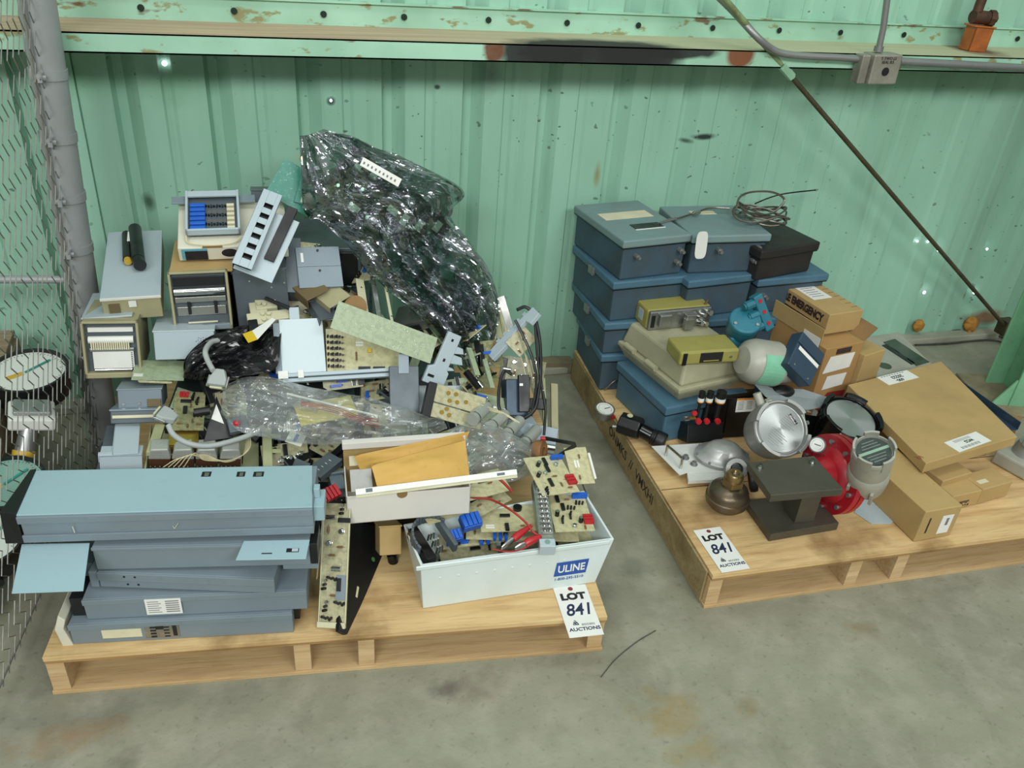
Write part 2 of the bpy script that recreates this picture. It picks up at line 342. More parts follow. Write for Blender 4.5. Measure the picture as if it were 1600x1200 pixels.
def girtmat():
    m, nt, b = base_mat('rusty_mint_steel'); tc = nt.nodes.new('ShaderNodeTexCoord').outputs['Object']
    col = mixc(nt, noise_fac(nt, tc, 3, 5, .4, .65), lin('a8d4bc'), lin('93bfa6'))
    col = mixc(nt, mth(nt, 'MULTIPLY', noise_fac(nt, scaled(nt, tc, (.5, 1, 1)), 30, 4, .6, .66), .8), col, lin('8a7a40'))
    col = mixc(nt, mth(nt, 'MULTIPLY', noise_fac(nt, scaled(nt, tc, (.35, 1, 1)), 16, 4, .64, .68), .9), col, lin('6e4a34'))
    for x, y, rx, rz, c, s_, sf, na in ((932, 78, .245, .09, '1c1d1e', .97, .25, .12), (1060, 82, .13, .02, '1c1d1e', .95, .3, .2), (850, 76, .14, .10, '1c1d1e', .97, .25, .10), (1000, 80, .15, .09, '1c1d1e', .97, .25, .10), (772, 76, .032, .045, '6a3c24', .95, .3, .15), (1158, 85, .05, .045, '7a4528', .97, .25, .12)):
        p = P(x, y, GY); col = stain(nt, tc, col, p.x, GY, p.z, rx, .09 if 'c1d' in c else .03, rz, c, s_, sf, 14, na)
    nt.links.new(col, b.inputs['Base Color']); b.inputs['Roughness'].default_value = .5; MATS['rusty_mint_steel'] = m
    m, nt, b = base_mat('dusty_shelf'); tc = nt.nodes.new('ShaderNodeTexCoord').outputs['Object']
    col = mixc(nt, noise_fac(nt, scaled(nt, tc, (.4, 6, 1)), 5, 5, .35, .65), lin('bda98a'), lin('a8937a'))
    f = nt.nodes.new('ShaderNodeSeparateXYZ'); nt.links.new(tc, f.inputs[0])
    r = nt.nodes.new('ShaderNodeMapRange'); r.inputs[1].default_value = .6; r.inputs[2].default_value = 1.4; nt.links.new(mth(nt, 'ADD', f.outputs[0], noise_fac(nt, scaled(nt, tc, (.5, 5, 1)), 4, 4, 0, 1.6)), r.inputs[0])
    col = mixc(nt, mth(nt, 'MULTIPLY', r.outputs[0], .6), col, lin('a9bb98'))
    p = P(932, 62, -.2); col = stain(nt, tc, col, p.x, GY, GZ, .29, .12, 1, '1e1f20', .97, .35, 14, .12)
    p = P(1525, 75, -.1); col = stain(nt, tc, col, p.x, p.y, GZ, .08, .12, 1, '5e3c26', .9, .6, 14, .3)
    nt.links.new(col, b.inputs['Base Color']); b.inputs['Roughness'].default_value = .85; MATS['dusty_shelf'] = m
girtmat()
# ---- wall
X0, RP = -.395, .2469
prof = []
i = -14
while X0+RP*i < 5.2:
    x = X0+RP*i
    prof += [(x-.004, 0), (x+.005, .032), (x+.030, .032), (x+.066, 0), (x+.125, 0), (x+.131, .006), (x+.150, .006), (x+.160, 0)]
    i += 1
mb = MB('mint_wall_paint'); zs = [-.02, .4, .8, 1.15, 1.5, 2.2, 3.0]
vs = [(x, y, z) for z in zs for x, y in prof]; n = len(prof)
mb.add(vs, [(k*n+j, k*n+j+1, (k+1)*n+j+1, (k+1)*n+j) for k in range(len(zs)-1) for j in range(n-1)])
mb.add([(prof[0][0], .12, -.02), (prof[-1][0], .12, -.02), (prof[-1][0], .12, 3), (prof[0][0], .12, 3)], [(0, 1, 2, 3)])
struct('wall_back', mb)
mb = MB('stained_concrete'); mb.box((-4, -5.5, -.1), (5.4, .11, 0)); struct('floor', mb)
# ---- girt
mb = MB('rusty_mint_steel')
GX0, GX1 = -2.6, 4.9
mb.box((GX0, GY, GZB), (GX1, GY+.004, GZ)); mb.box((GX0, GY, GZB), (GX1, GY+.05, GZB+.004))
mb.box((GX0, -.012, GZ), (GX1, -.0005, GZ+.062)); mb.box((GX0, -.022, GZ+.060), (GX1, -.0005, GZ+.064))
mb.m('dusty_shelf'); mb.box((GX0, GY+.0, GZ-.004), (GX1, -.0005, GZ+.0004))
struct('trim_1', mb)
M('dark_screw', '2c3a30', .5, .6)
sb = MB('dark_screw'); sb.cyl((0, 0, 0), (0, -.005, 0), .006, 6); sb.cyl((0, -.005, 0), (0, -.006, 0), .009, 10); sm = sb.mesh('screw')
for k, (x, y) in enumerate(((220, 10), (365, 11), (505, 15), (631, 20), (763, 24), (886, 28), (997, 36), (1113, 41), (1217, 45), (1312, 51), (1410, 58), (1503, 66), (1585, 70))):
    p = P(x, y, -.012); o = bpy.data.objects.new('hex_screw', sm); C.objects.link(o); o.location = (p.x, -.012, GZ+.03)
    tag(o, 'dark hex screw in the green flashing strip above the dusty steel ledge', 'screw', 'screws along the green flashing strip')
# seam strip of the wall panels and the green corner strip by the fence post
mb = MB('mint_wall_paint'); a = P(98, 88, -.004)
mb.box((-.60, -.010, 0), (-.485, -.001, GZB)); struct('trim_2', mb)
# sill
M('pale_concrete', 'a7a898', .8, 0, .15, 8, .2); M('old_timber', '8d8368', .85, 0, .25, 14, .2)
mb = MB('pale_concrete', .004); mb.box((-3, -.055, 0), (5.3, -.001, .028)); struct('baseboard_back', mb)
# orange foam, daylight holes
M('orange_foam', 'b98438', .8, 0, .3, 30, .8, dark='8a5a22'); M('daylight', 'f4f0ff', .5, emit=9)
for (x, y, w_, lab) in ((1437, 510, 9.5, 'left one of the two orange foam blobs plugging the wall ribs at the floor'), (1519, 508, 12, 'right one of the two orange foam blobs, bigger, with drips on the sill')):
    p = P(x, y, -.022); mb = MB('orange_foam'); vs = []; R_ = S(w_, p)
    for t in range(13):
        for q in range(20):
            th, ph = math.pi*t/12, 2*math.pi*q/20; d = V((math.sin(th)*math.cos(ph), math.sin(th)*math.sin(ph)*.7, math.cos(th)))
            vs.append(d*R_*(1+.25*noise.noise(d*2.5+p)))
    mb.add(vs, [(a*20+b, a*20+(b+1) % 20, (a+1)*20+(b+1) % 20, (a+1)*20+b) for a in range(12) for b in range(20)], True)
    if x > 1500: mb.tube([(-.01, -.012, -R_*.7), (-.02, -.022, -R_*1.4), (-.024, -.026, -R_*2.2)], .006); mb.tube([(.01, -.012, -R_*.8), (.022, -.03, -R_*1.6), (.03, -.034, -R_*2.2)], .006)
    single('foam_blob', mb, MT((p.x, -.016, max(p.z, .03))), lab, 'foam')
for x, y, r, nm in ((257, 99, .0065, 'shining below the ledge at the upper left'), (517, 157, .0035, 'small, above the shiny plastic bag'), (1433, 377, .004, 'upper left of the row right of the cartons'), (1444, 457, .0065, 'directly above the left foam blob'), (1450, 378, .003, 'tiny, just beside the upper left one'),
                    (1466, 391, .005, 'touching the diagonal rod'), (1542, 389, .005, 'at the right edge of the wall, highest there'), (1522, 457, .006, 'under the diagonal rod above the right foam blob')):
    p = P(x, y, -.003); mb = MB('daylight'); mb.cyl((0, 0, 0), (0, -.002, 0), r, 12)
    single('daylight_hole', mb, MT((p.x, -.0025, p.z)), 'bright daylight hole in the wall, '+nm, 'light hole', 'daylight holes in the wall')
# ---- column bottom right
M('mint_steel', '7fb890', .45, 0, .2, 5)
c0 = Z(1592, 650, 0)
t = thing('steel_column', MT((c0.x+.09, c0.y+.12, 0), -.25), 'green steel column with a tilted foot plate at the right edge of the photo', 'column')
mb = MB('mint_steel', .003)
mb.box((-.075, -.09, .01), (.075, -.08, 2.6)); mb.box((-.075, .08, .01), (.075, .09, 2.6)); mb.box((-.004, -.08, .01), (.004, .08, 2.6)); mb.build('shaft', t)
mb = MB('old_timber', .003); mb.box((-.16, -.15, 0), (.13, .15, .012)); mb.build('base_plate', t)
mb = MB('mint_steel', .002); mb.prism([(-.075, .01), (-.075, .12), (-.14, .01)], -.085, -.075, 'y'); mb.build('gusset', t)
# ---- diagonal brace rod
M('rusty_rod', '57503c', .55, .4, .4, 20, .2, dark='3a3226'); M('peeling_green', '8aa070', .5, .2, .5, 30, .2, dark='4f4632'); M('mint_sleeve', '9fcfae', .45)
a = P(1100, -40, -.24); b = P(1572, 512, -.115); d = b-a; L = d.length
t = thing('brace_rod', Matrix.Translation(a), 'long rusty steel rod running diagonally down across the green wall', 'rod')
k = (1230-1100)/(1572-1100)
s0 = P(1222, 98, -.20); s1 = P(1236, 120, -.195)
fa = (P(1190, 62, -.21)-a).length
mb = MB('peeling_green'); mb.cyl((0, 0, 0), d.normalized()*fa*1.35, .0085, 12); mb.build('upper_rod', t)['label'] = 'upper length with flaking green paint'
mb = MB('rusty_rod'); mb.cyl(d.normalized()*fa*1.35, d, .0078, 12); mb.build('lower_rod', t)
q = d.normalized(); mb = MB('mint_sleeve'); mb.cyl(q*fa*1.36, q*(fa*1.36+.06), .0135, 6); mb.build('turnbuckle', t)['label'] = 'pale green coupling sleeve'
mb = MB('rusty_rod'); mb.box((-.025, -.02, -.03), (.03, .03, .035)); mb.build('foot_lug', t, local=Matrix.Translation(d))
# ---- conduit, junction box
M('galvanised', '9a9c9b', .42, .7, .15, 14); M('box_grey', 'a3a094', .5, .5, .25, 16)
bx = P(1380, 102, -.27)
t = thing('electrical_conduit', Matrix.Translation((0, 0, 0)), 'thin grey metal conduit running along the steel ledge into the junction box', 'conduit')
Yc = -.245
pts = [P(1085, -40, -.16), P(1140, 12, -.19), P(1180, 55, Yc), P(1205, 76, Yc), P(1225, 84, Yc), P(1262, 88, Yc), P(1310, 90, Yc), P(1358, 94, Yc)]
mb = MB('galvanised'); mb.tube(smooth_path(pts, 6), .0105, 10); mb.build('bent_conduit', t)
mb = MB('galvanised'); mb.tube([P(1405, 96, Yc), P(1500, 101, Yc), P(1700, 112, Yc)], .0125, 10); mb.build('right_conduit', t)
mb = MB('galvanised'); mb.tube([P(1373, 76, Yc), P(1380, 45, Yc), P(1390, -30, Yc)], .0098, 10); mb.build('riser', t)
mb = MB('galvanised'); mb.tube([P(1372, 80, Yc), P(1374, 72, Yc)], .0145, 10); mb.build('riser_fitting', t)
mb = MB('box_grey', .004)
fr, lx, ly = F(P(1368, 86, -.285), P(1412, 86, -.285), P(1372, 80, -.22))
t = thing('junction_box', fr, 'grey cast junction box with a round knockout hung on the steel ledge', 'junction box')
hh = (P(1368, 86, -.285)-P(1368, 130, -.285)).length; mb.box((0, 0, -hh), (lx, .06, 0)); mb.box((-.03, .015, -hh-.001), (0, .055, -.003)); mb.build('body', t)
M('black_rubber', '141516', .45, 0, .2, 20)
mb = MB('black_rubber'); mb.cyl((lx*.5, -.0015, -hh*.56), (lx*.5, .002, -hh*.56), .0125, 24); mb.build('knockout', t)
text('T-TWO LS\nSEAL 8.5', .012, 'black_rubber', t, TL(lx*.5, -.002, -hh*.18) @ RX(math.pi/2), 'embossed_marks')
# ---- orange bracket with a pipe fitting
M('orange_paint', 'b4652c', .5, 0, .3, 20, dark='6a3b22'); M('rust_iron', '5c4030', .6, .4, .35, 20, .3)
fr, lx, ly = F(P(1513, 80, -.13), P(1540, 82, -.13), P(1513, 76, -.07))
t = thing('pipe_bracket', fr, 'orange painted bracket bolted upright on the steel ledge', 'bracket')
mb = MB('orange_paint', .002); mb.box((0, 0, 0), (lx, .006, .078)); mb.box((0, 0, 0), (.005, .05, .078)); mb.box((lx-.005, 0, 0), (lx, .05, .078)); mb.build('upright', t)
mb = MB('orange_paint', .002); mb.box((-.012, -.006, .075), (lx+.004, .05, .08)); mb.build('top_lip', t)
t = thing('pipe_fitting', fr, 'rusty brown pipe union resting on the orange bracket', 'pipe')
mb = MB('rust_iron'); mb.cyl((-.01, .025, .103), (.055, .02, .103), .021, 18); mb.cyl((.002, .025, .12), (.002, .025, .6), .016, 14); mb.build('elbow', t)
mb = MB('rust_iron'); mb.cyl((.05, .02, .103), (.068, .015, .103), .026, 8); mb.cyl((.068, .015, .103), (.078, .012, .103), .012, 6); mb.build('union_nut', t)
# ---- fence
M('fence_wire', '8b8c84', .5, .3, .2, 30); M('post_steel', '9a9e9f', .45, .1, .12, 6)
PTOP = P(59, 10, -.275); PBOT = P(150, 590, -.275)
PD = (PTOP-PBOT).normalized(); PB0 = PBOT-PD*(PBOT.z/PD.z)
PX, PY_ = PB0.x, PB0.y
t = thing('chain_link_fence', MT((PX, PY_, 0), 0, 0, math.atan2(PD.x, PD.z)), 'galvanised chain link fence with its round corner post at the left', 'fence')
mb = MB('post_steel'); mb.cyl((0, 0, 0), (0, 0, 2.2), .0405, 28); mb.build('corner_post', t)
for z in (.05, .35, .66, .80, .95, 1.1):
    mb = MB('post_steel'); mb.cyl((0, 0, z-.011), (0, 0, z+.011), .0435, 28); mb.box((-.012, -.065, z-.010), (-.002, -.038, z+.010)); mb.cyl((-.018, -.055, z), (.006, -.055, z), .006, 6); mb.build('tension_band', t)
dr = V((-.105, -1, 0)).normalized(); nrm = V((dr.y, -dr.x, 0))
mb = MB('fence_wire'); s_ = .036; Lf = 1.0; r_ = .0016
nw = int(Lf/s_)
for k in range(nw):
    x0 = .05+k*s_; pts = []
    nz = int(1.9/s_)
    for j in range(nz+1):
        z = .02+j*s_*1.0; u = x0+(s_*.5+.0004 if j % 2 == 0 else -s_*.5-.0004)
        off = (.0022 if j % 2 else -.0022)
        pts.append(dr*u+nrm*off+V((0, 0, z)))
    mb.tube(pts, r_, 4)
mb.build('wire_mesh', t)
mb = MB('fence_wire'); a = V((0, 0, 0)); mb.cyl(V((-.02, -.05, .05)), V((-.02, -.05, 1.9)), .004, 6); mb.build('tension_bar', t)
mb = MB('post_steel'); mb.cyl(V((-1.6, .02, .56)), V((-.03, .01, .56)), .0105, 12); mb.build('rail', t)
mb = MB('fence_wire'); mb.cyl(dr*.06+V((0, 0, .03)), dr*Lf+V((0, 0, .03)), .0022, 6); mb.build('bottom_wire', t)
# ---- behind the fence: gauges, old pallet
M('gauge_black', '1b1d1e', .35, .1, .2, 10); M('dial_white', 'cfd6cc', .4, 0, .05); M('dial_green', '7fa79a', .35, 0, .1); M('amber', 'c9a63c', .5); M('teal_ink', '2b8f80', .5); M('grey_alu', 'a5a8a6', .35, .7, .12, 16); M('white_paint', 'd6d8d2', .4, 0, .08)
M('black_ink', '17181c', .6, 0, 0); M('glass_clear', 'ffffff', .03)
def dialgauge(c, tilt, rad, lab, face='dial_white'):
    t = thing('dial_gauge', MT(c, .3, tilt), lab, 'gauge')
    mb = MB('gauge_black'); mb.lathe([(rad*.9, -.07), (rad, -.06), (rad, -.004), (rad*1.06, -.004), (rad*1.06, .012), (rad*.98, .012), (rad*.96, .004)], 48); mb.build('housing', t)
    mb = MB(face); mb.cyl((0, 0, .0042), (0, 0, .005), rad*.955, 48); mb.build('dial_face', t)
    mb = MB('black_ink')
    for k in range(40):
        a = math.radians(-130+k*260/39)+math.pi/2; l = .1 if k % 5 == 0 else .05
        T = RZ(a); mb.t(T); mb.box((rad*(.9-l), -rad*.006, .005), (rad*.9, rad*.006, .0056))
    mb.t(); mb.build('scale_marks', t)
    mb = MB('teal_ink'); mb.box((-rad*.1, -.003, .007), (rad*.7, .003, .009)); mb.build('pointer', t, local=RZ(.5))
    mb = MB('amber'); mb.box((rad*.15, -.008, .0056), (rad*.6, .008, .0062)); mb.build('name_band', t, local=RZ(3.4))
    mb = MB('gauge_black'); mb.cyl((0, -rad*.95, -.035), (0, -rad*1.35, -.035), .016, 12); mb.build('stem', t)
    return t
# old pallet and crate behind the fence
wood('grey_wood', 'a09078', '7d6f58', (1.2, 14, 14), '4f4636', .6)
wood('side_wood', 'a3916b', '86744f', (1.0, 14, 14), '5d4c30', .6)
wood('pine', 'cdb188', 'b39468', (1.0, 15, 15), '7c5a34', .35)
wood('ply_face', 'd8bc8a', 'b99766', (.9, 9, 9), '7a5c38', .75)
wood('ply_pale', 'c9ad80', 'a98b62', (.9, 10, 10), '8a6a40', .35)
wood('ply_edge', 'b8935f', '8d6c45', (1.0, 3, 120), '4a3720', .5)
t = thing('wooden_crate', MT((-1.06, -.56, 0), .05), 'weathered wooden crate standing behind the chain link fence', 'crate')
for k in range(5):
    mb = MB('grey_wood', .002); mb.box((-.30, -.42, .03+k*.062), (.34, -.40, .085+k*.062)); mb.build('front_board', t)
    mb = MB('grey_wood', .002); mb.box((.32, -.40, .03+k*.062), (.34, .40, .085+k*.062)); mb.build('side_board', t)
for k in range(6):
    mb = MB('grey_wood', .002); mb.box((-.30+k*.107, -.40, .345), (-.2+k*.107, .40, .36)); mb.build('top_board', t)
for y in (-.39, .38):
    mb = MB('grey_wood', .002); mb.box((-.30, y, 0), (.32, y+.02, .03)); mb.build('foot_runner', t)
g = py = None
dialgauge(P(45, 583, -.42)+V((0, 0, 0)), .12, .092, 'large white dial gauge lying face up behind the fence, topmost of three')
dialgauge(P(12, 757, -.78), .2, .078, 'pale green dial gauge half hidden by the fence, below the big white one', 'dial_green')
dialgauge(P(-22, 845, -.93), .25, .072, 'dark rimmed dial gauge cut off at the left photo edge, lowest of three')
fr, lx, ly = F(P(12, 655, -.64), P(88, 655, -.62), P(30, 625, -.54))
t = thing('transmitter_box', fr, 'white boxy transmitter with a cylindrical neck behind the fence, between the gauges', 'transmitter')
mb = MB('white_paint', .006); mb.box((0, 0, -.035), (lx, ly, 0)); mb.build('body', t)
mb = MB('grey_alu', .004); mb.box((lx*.1, ly*.15, 0), (lx*.9, ly*.85, .012)); mb.build('cover', t)
mb = MB('grey_alu'); mb.cyl((lx*.45, .02, -.03), (lx*.3, -.03, -.14), .02, 20, .026); mb.build('neck', t)
mb = MB('amber'); mb.cyl((lx*.36, -.008, -.085), (lx*.345, -.015, -.098), .0262, 20); mb.build('yellow_collar', t)
# steel drum base by the post
p = Z(150, 640, 0)
# wooden block at the wall between the pallets, white strip
fr, lx, ly = F(Z(838, 566, .05), Z(895, 566, .05), Z(838, 552, .05))
mb = MB('old_timber', .003); mb.box((0, 0, -.05), (lx, .05, 0)); single('timber_block', mb, fr, 'weathered timber offcut on the floor against the wall between the pallets', 'timber')
# cable on floor lower wall
M('dark_cable', '3c3d38', .6, 0, .3, 30)
def cable(name, pts, r, mat, lab, cat='cable', n=8, k=8, grp=None):
    mb = MB(mat); mb.tube(smooth_path(pts, k), r, n); return single(name, mb, Matrix.Identity(4), lab, cat, grp)
cable('floor_cable', [Z(1411, 528, .012), Z(1440, 527, .012), Z(1480, 520, .012), Z(1512, 516, .014), Z(1530, 518, .012), Z(1560, 524, .012), Z(1580, 526, .012)], .009, 'dark_cable', 'dark hose lying along the wall sill behind the cartons')
cable('floor_wire', [Z(1430, 539, .006), Z(1480, 537, .006), Z(1530, 532, .006), Z(1560, 533, .006), Z(1585, 545, .006)], .004, 'dark_cable', 'thin dark wire lying on the concrete in front of the hose')
cable('floor_string', [Z(939, 1058, .003), Z(962, 1030, .003), Z(995, 1003, .003), Z(1025, 985, .003)], .0009, 'dark_cable', 'hair thin wire on the concrete in front of the right pallet corner')
# ================================================================ materials of the goods
M('panel_blue', '9bb8c0', .42, .05, .07, 3); M('panel_grey', '7f8d96', .42, .15, .10, 4); M('panel_dark', '5a646b', .45, .2, .15, 6); M('panel_light', 'b0bfc6', .4, .05, .06, 4); M('panel_white', 'c8d6dc', .4, .02, .05, 4)
M('bezel_black', '17191b', .38, .05, .2, 14); M('cream_plastic', 'c6c4a4', .5, 0, .12, 12); M('cream_paint', 'd8d6c4', .5, 0, .10, 8); M('beige_paint', 'a49f7c', .5, 0, .15, 8)
M('label_white', 'e2e3dd', .55, 0, .05, 20); M('label_cream', 'd6d0b2', .6, 0, .08, 20); M('chrome', 'c9cccb', .16, 1, .08, 20); M('dull_silver', 'a9aba6', .33, .85, .2, 25)
M('red_plastic', 'b5222b', .35, 0, .1, 20); M('blue_plastic', '1f5fc4', .4, 0, .12, 20); M('yellow_plastic', 'd3b52a', .4, 0, .1); M('brown_comp', '7c5a3a', .5, 0, .2); M('green_paint_pale', 'a9ad84', .5, 0, .12, 12)
M('wax_paper', 'd8d5cc', .6, 0, .08, 5); M('manila', 'c9a052', .65, 0, .14, 7, .1); M('kraft', 'b39763', .75, 0, .12, 6, .08); M('kraft_dark', '8c6e46', .8, 0, .12, 6); M('white_card', 'd9d6cf', .7, 0, .07, 5); M('ink_blue', '1c2547', .6, 0, 0); M('ink_grey', '6b6e70', .6, 0, 0); M('uline_blue', '1f4f9c', .5, 0, 0); M('red_brown', '7d2f2f', .6, 0, .1)
M('bin_white', 'd3dfe0', .38, 0, .05, 5, dark='bfcac4'); M('black_gloss', '0e0f10', .16, 0, .1, 10); M('cable_grey', 'a3a9a8', .5, 0, .06); M('wire_cream', 'd7cfa8', .5, 0, .1); M('wire_red', 'a02d28', .45, 0, .1)
M('navy_panel', '33475a', .4, .2, .12, 9); M('case_blue', '4b7187', .55, 0, .18, 10, .15); M('case_side', '3d5566', .6, 0, .25, 9, .15, dark='3a4240'); M('transformer_brown', '5d3b28', .5, .2, .3, 30)
pcbmat('pcb_green', '9dab8b', '83957a', .7); pcbmat('pcb_tan', 'aeaa88', '88866a', .7); pcbmat('pcb_yellow', 'bfba92', '9d9875', .6); pcbmat('pcb_teal', '1f7a69', '2f8a76', .7); pcbmat('pcb_dull', '8f8f68', '6a6a48', .8)
def HY(y):
    T = [(205, -.33), (300, -.38), (350, -.42), (420, -.5), (500, -.6), (580, -.70), (640, -.78), (735, -.93), (850, -1.08), (1000, -1.18)]
    if y <= T[0][0]: return T[0][1]
    for (a, p), (b, q) in zip(T, T[1:]):
        if y <= b: return p+(q-p)*(y-a)/(b-a)
    return T[-1][1]
def H(x, y, d=0.): return P(x, y, HY(y)+d)
# ---- component prototypes
def comp_meshes():
    c = {}
    mb = MB('brown_comp'); mb.cyl((-.004, 0, .002), (.004, 0, .002), .0017, 8); mb.m('chrome'); mb.tube([(-.007, 0, 0), (-.006, 0, .002), (-.004, 0, .002)], .0004, 4); mb.tube([(.007, 0, 0), (.006, 0, .002), (.004, 0, .002)], .0004, 4); c['resistor'] = mb.mesh('resistor')
    mb = MB('black_gloss'); mb.cyl((0, 0, 0), (0, 0, .011), .0042, 14); mb.m('dull_silver'); mb.cyl((0, 0, .011), (0, 0, .0113), .0036, 14); c['capacitor'] = mb.mesh('capacitor')
    mb = MB('chrome'); mb.cyl((-.007, 0, .004), (.007, 0, .004), .0038, 12); c['silver_capacitor'] = mb.mesh('silver_capacitor')
    mb = MB('bezel_black'); mb.box((-.0095, -.0033, .0008), (.0095, .0033, .004)); mb.m('chrome')
    for k in range(7):
        for s in (-1, 1): mb.box((-.0085+k*.0028, s*.0033, 0), (-.0078+k*.0028, s*.0040, .003))
    c['chip'] = mb.mesh('chip')
    mb = MB('blue_plastic'); mb.box((-.0095, -.0025, 0), (.0095, .0025, .0065)); mb.m('chrome'); mb.cyl((.0095, 0, .004), (.0115, 0, .004), .0012, 8); c['blue_trimmer'] = mb.mesh('blue_trimmer')
    mb = MB('chrome'); mb.lathe([(.0045, 0), (.0045, .0006), (.0038, .0008), (.0038, .0055), (.003, .006)], 14); c['transistor'] = mb.mesh('transistor')
    mb = MB('red_plastic')
    for k in range(3): mb.box((-.006, -.0085+k*.006, 0), (.008, -.0037+k*.006, .005))
    c['red_test_points'] = mb.mesh('red_test_points')
    mb = MB('bezel_black')
    for k in range(3): mb.cyl((0, -.006+k*.006, .0), (.002*(k-1), -.006+k*.006, .008), .0022, 8)
    c['transistor_row'] = mb.mesh('transistor_row')
    mb = MB('label_white'); mb.box((-.008, -.002, 0), (.008, .002, .0003)); mb.box((-.008, .004, 0), (.008, .008, .0003)); c['stickers'] = mb.mesh('stickers')
    mb = MB('dull_silver', ); mb.box((-.010, -.006, 0), (.010, .006, .010)); c['relay'] = mb.mesh('relay')
    return c
CM = comp_meshes()
def addcomp(t, kind, x, y, z, rot=0, s=1.):
    o = bpy.data.objects.new(kind, CM[kind]); C.objects.link(o); o.parent = t; o.matrix_local = TL(x, y, z) @ RZ(rot) @ Matrix.Scale(s, 4); return o
def pcb(fr, label, mat='pcb_tan', n=14, seed=1, group=None, extra=(), kinds=None, edge=None, name='circuit_board', cat='circuit board', under=False, s=1.3, notch=0):
    m, lx, ly = fr; t = thing(name, m, label, cat, group); rnd = random.Random(seed)
    mb = MB(mat); th = .0018
    nn = [(0, 0), (lx, 0), (lx, ly), (0, ly)] if not notch else [(0, 0), (lx-notch, 0), (lx-notch, ly*.12), (lx, ly*.12), (lx, ly*.88), (lx-notch, ly*.88), (lx-notch, ly), (0, ly)]
    mb.prism(nn, -th, 0); mb.build('board', t)
    kinds = kinds or ['resistor']*5+['capacitor']*2+['silver_capacitor']+['chip']*3+['transistor']*2+['blue_trimmer', 'transistor_row', 'transistor_row']
    placed = []
    for k in range(n*6):
        if len(placed) >= n: break
        x, y = rnd.uniform(.012, lx-.012), rnd.uniform(.010, ly-.010)
        if any(abs(x-a)+abs(y-b) < .019*s for a, b in placed): continue
        placed.append((x, y)); addcomp(t, rnd.choice(kinds), x, y, 0, rnd.choice([0, math.pi/2]), s)
    for e in extra: addcomp(t, e[0], e[1]*lx, e[2]*ly, 0, e[3] if len(e) > 3 else 0, e[4] if len(e) > 4 else s)
    if edge == 'x1':
        mb = MB('bezel_black', .001); mb.box((lx-.012, ly*.1, -.004), (lx+.004, ly*.9, .009)); mb.build('edge_connector', t)
    if edge == 'x0':
        mb = MB('bezel_black', .001); mb.box((-.004, ly*.1, -.004), (.012, ly*.9, .009)); mb.build('edge_connector', t)
    return t
def casebox(a, b, c, h, mat, label, name='instrument_case', cat='instrument case', group=None, bev=.002, lid=None, lidh=.004, screws=0, face=None, maxd=None):
    fr, lx, ly = F(a, b, c)
    if maxd: ly = maxd
    t = thing(name, fr, label, cat, group)
    mb = MB(mat, bev); mb.box((0, 0, -h), (lx, ly, -lidh)); mb.build('body', t)
    mb = MB(lid or mat, .001); mb.box((-.002, -.002, -lidh), (lx+.002, ly+.002, 0)); mb.build('top_cover', t)
    for k in range(screws):
        mb = MB('chrome'); x = lx*(.08+.84*k/max(1, screws-1)); mb.cyl((x, -.0005, -h*.85), (x, -.003, -h*.85), .0035, 10); mb.build('screw', t)
    return t, lx, ly
# ================================================================ pallets
T0 = .116
def pallet(org, yaw, W_, D_, label, left_side_label=False):
    t = thing('plywood_pallet', MT((*org, 0), yaw), label, 'pallet')
    mb = MB('ply_face', .0008); th = .016
    mb.box((0, 0, T0-.0125), (W_, D_, T0)); mb.build('deck', t)
    mb = MB('ply_edge'); mb.box((.001, .001, T0-.02), (W_-.001, D_-.001, T0-.0126)); mb.build('deck_core', t)
    for x in (0., W_*.415, W_*.53, W_-.038) if not left_side_label else (0., W_*.34, W_*.46, W_-.038):
        mb = MB('pine', .001); mb.box((x, .004, .010), (x+.036, D_-.004, T0-.021)); mb.build('stringer', t)
    mb = MB('ply_pale', .0008); mb.box((-.002, .0, 0), (W_+.002, D_, .0095)); mb.build('bottom_board', t)
    mb = MB('ply_pale'); mb.box((.04, D_*.45, .010), (W_-.04, D_*.45+.012, T0-.022)); mb.build('inner_board', t)
    return t
pl = pallet((-.5363, -1.1882), -.1113, 1.22, 1.17, 'left plywood pallet heaped with electronics, its open front edge nearest the photo bottom')
pr = pallet((.9878, -1.2502), -.031, 1.2, 1.17, 'right plywood pallet carrying blue cases, cartons and a red flange', True)
mb = MB('side_wood', .0008); mb.box((-.008, .02, .012), (-.002, 1.15, T0-.004)); sidep = mb.build('side_board', pr)
M('stencil', '3b3026', .8, 0, .3, 60)
sv = (pr.matrix_world.inverted() @ Z(984, 724, .06)).y if False else (Z(984, 724, .06)-V((.9878, -1.2502, 0))).y
text('ONMKS  //  VMXHI', .046, 'stencil', pr, TL(-.0085, sv, .060) @ RZ(-math.pi/2) @ RX(math.pi/2), 'stencilled_marks', .0004)
yv = (Z(1003, 770, T0)-V((.9878, -1.2502, 0))).y
mb = MB('stencil'); mb.box((.002, yv, T0), (1.198, yv+.0025, T0+.0003)); mb.build('deck_seam', pr)
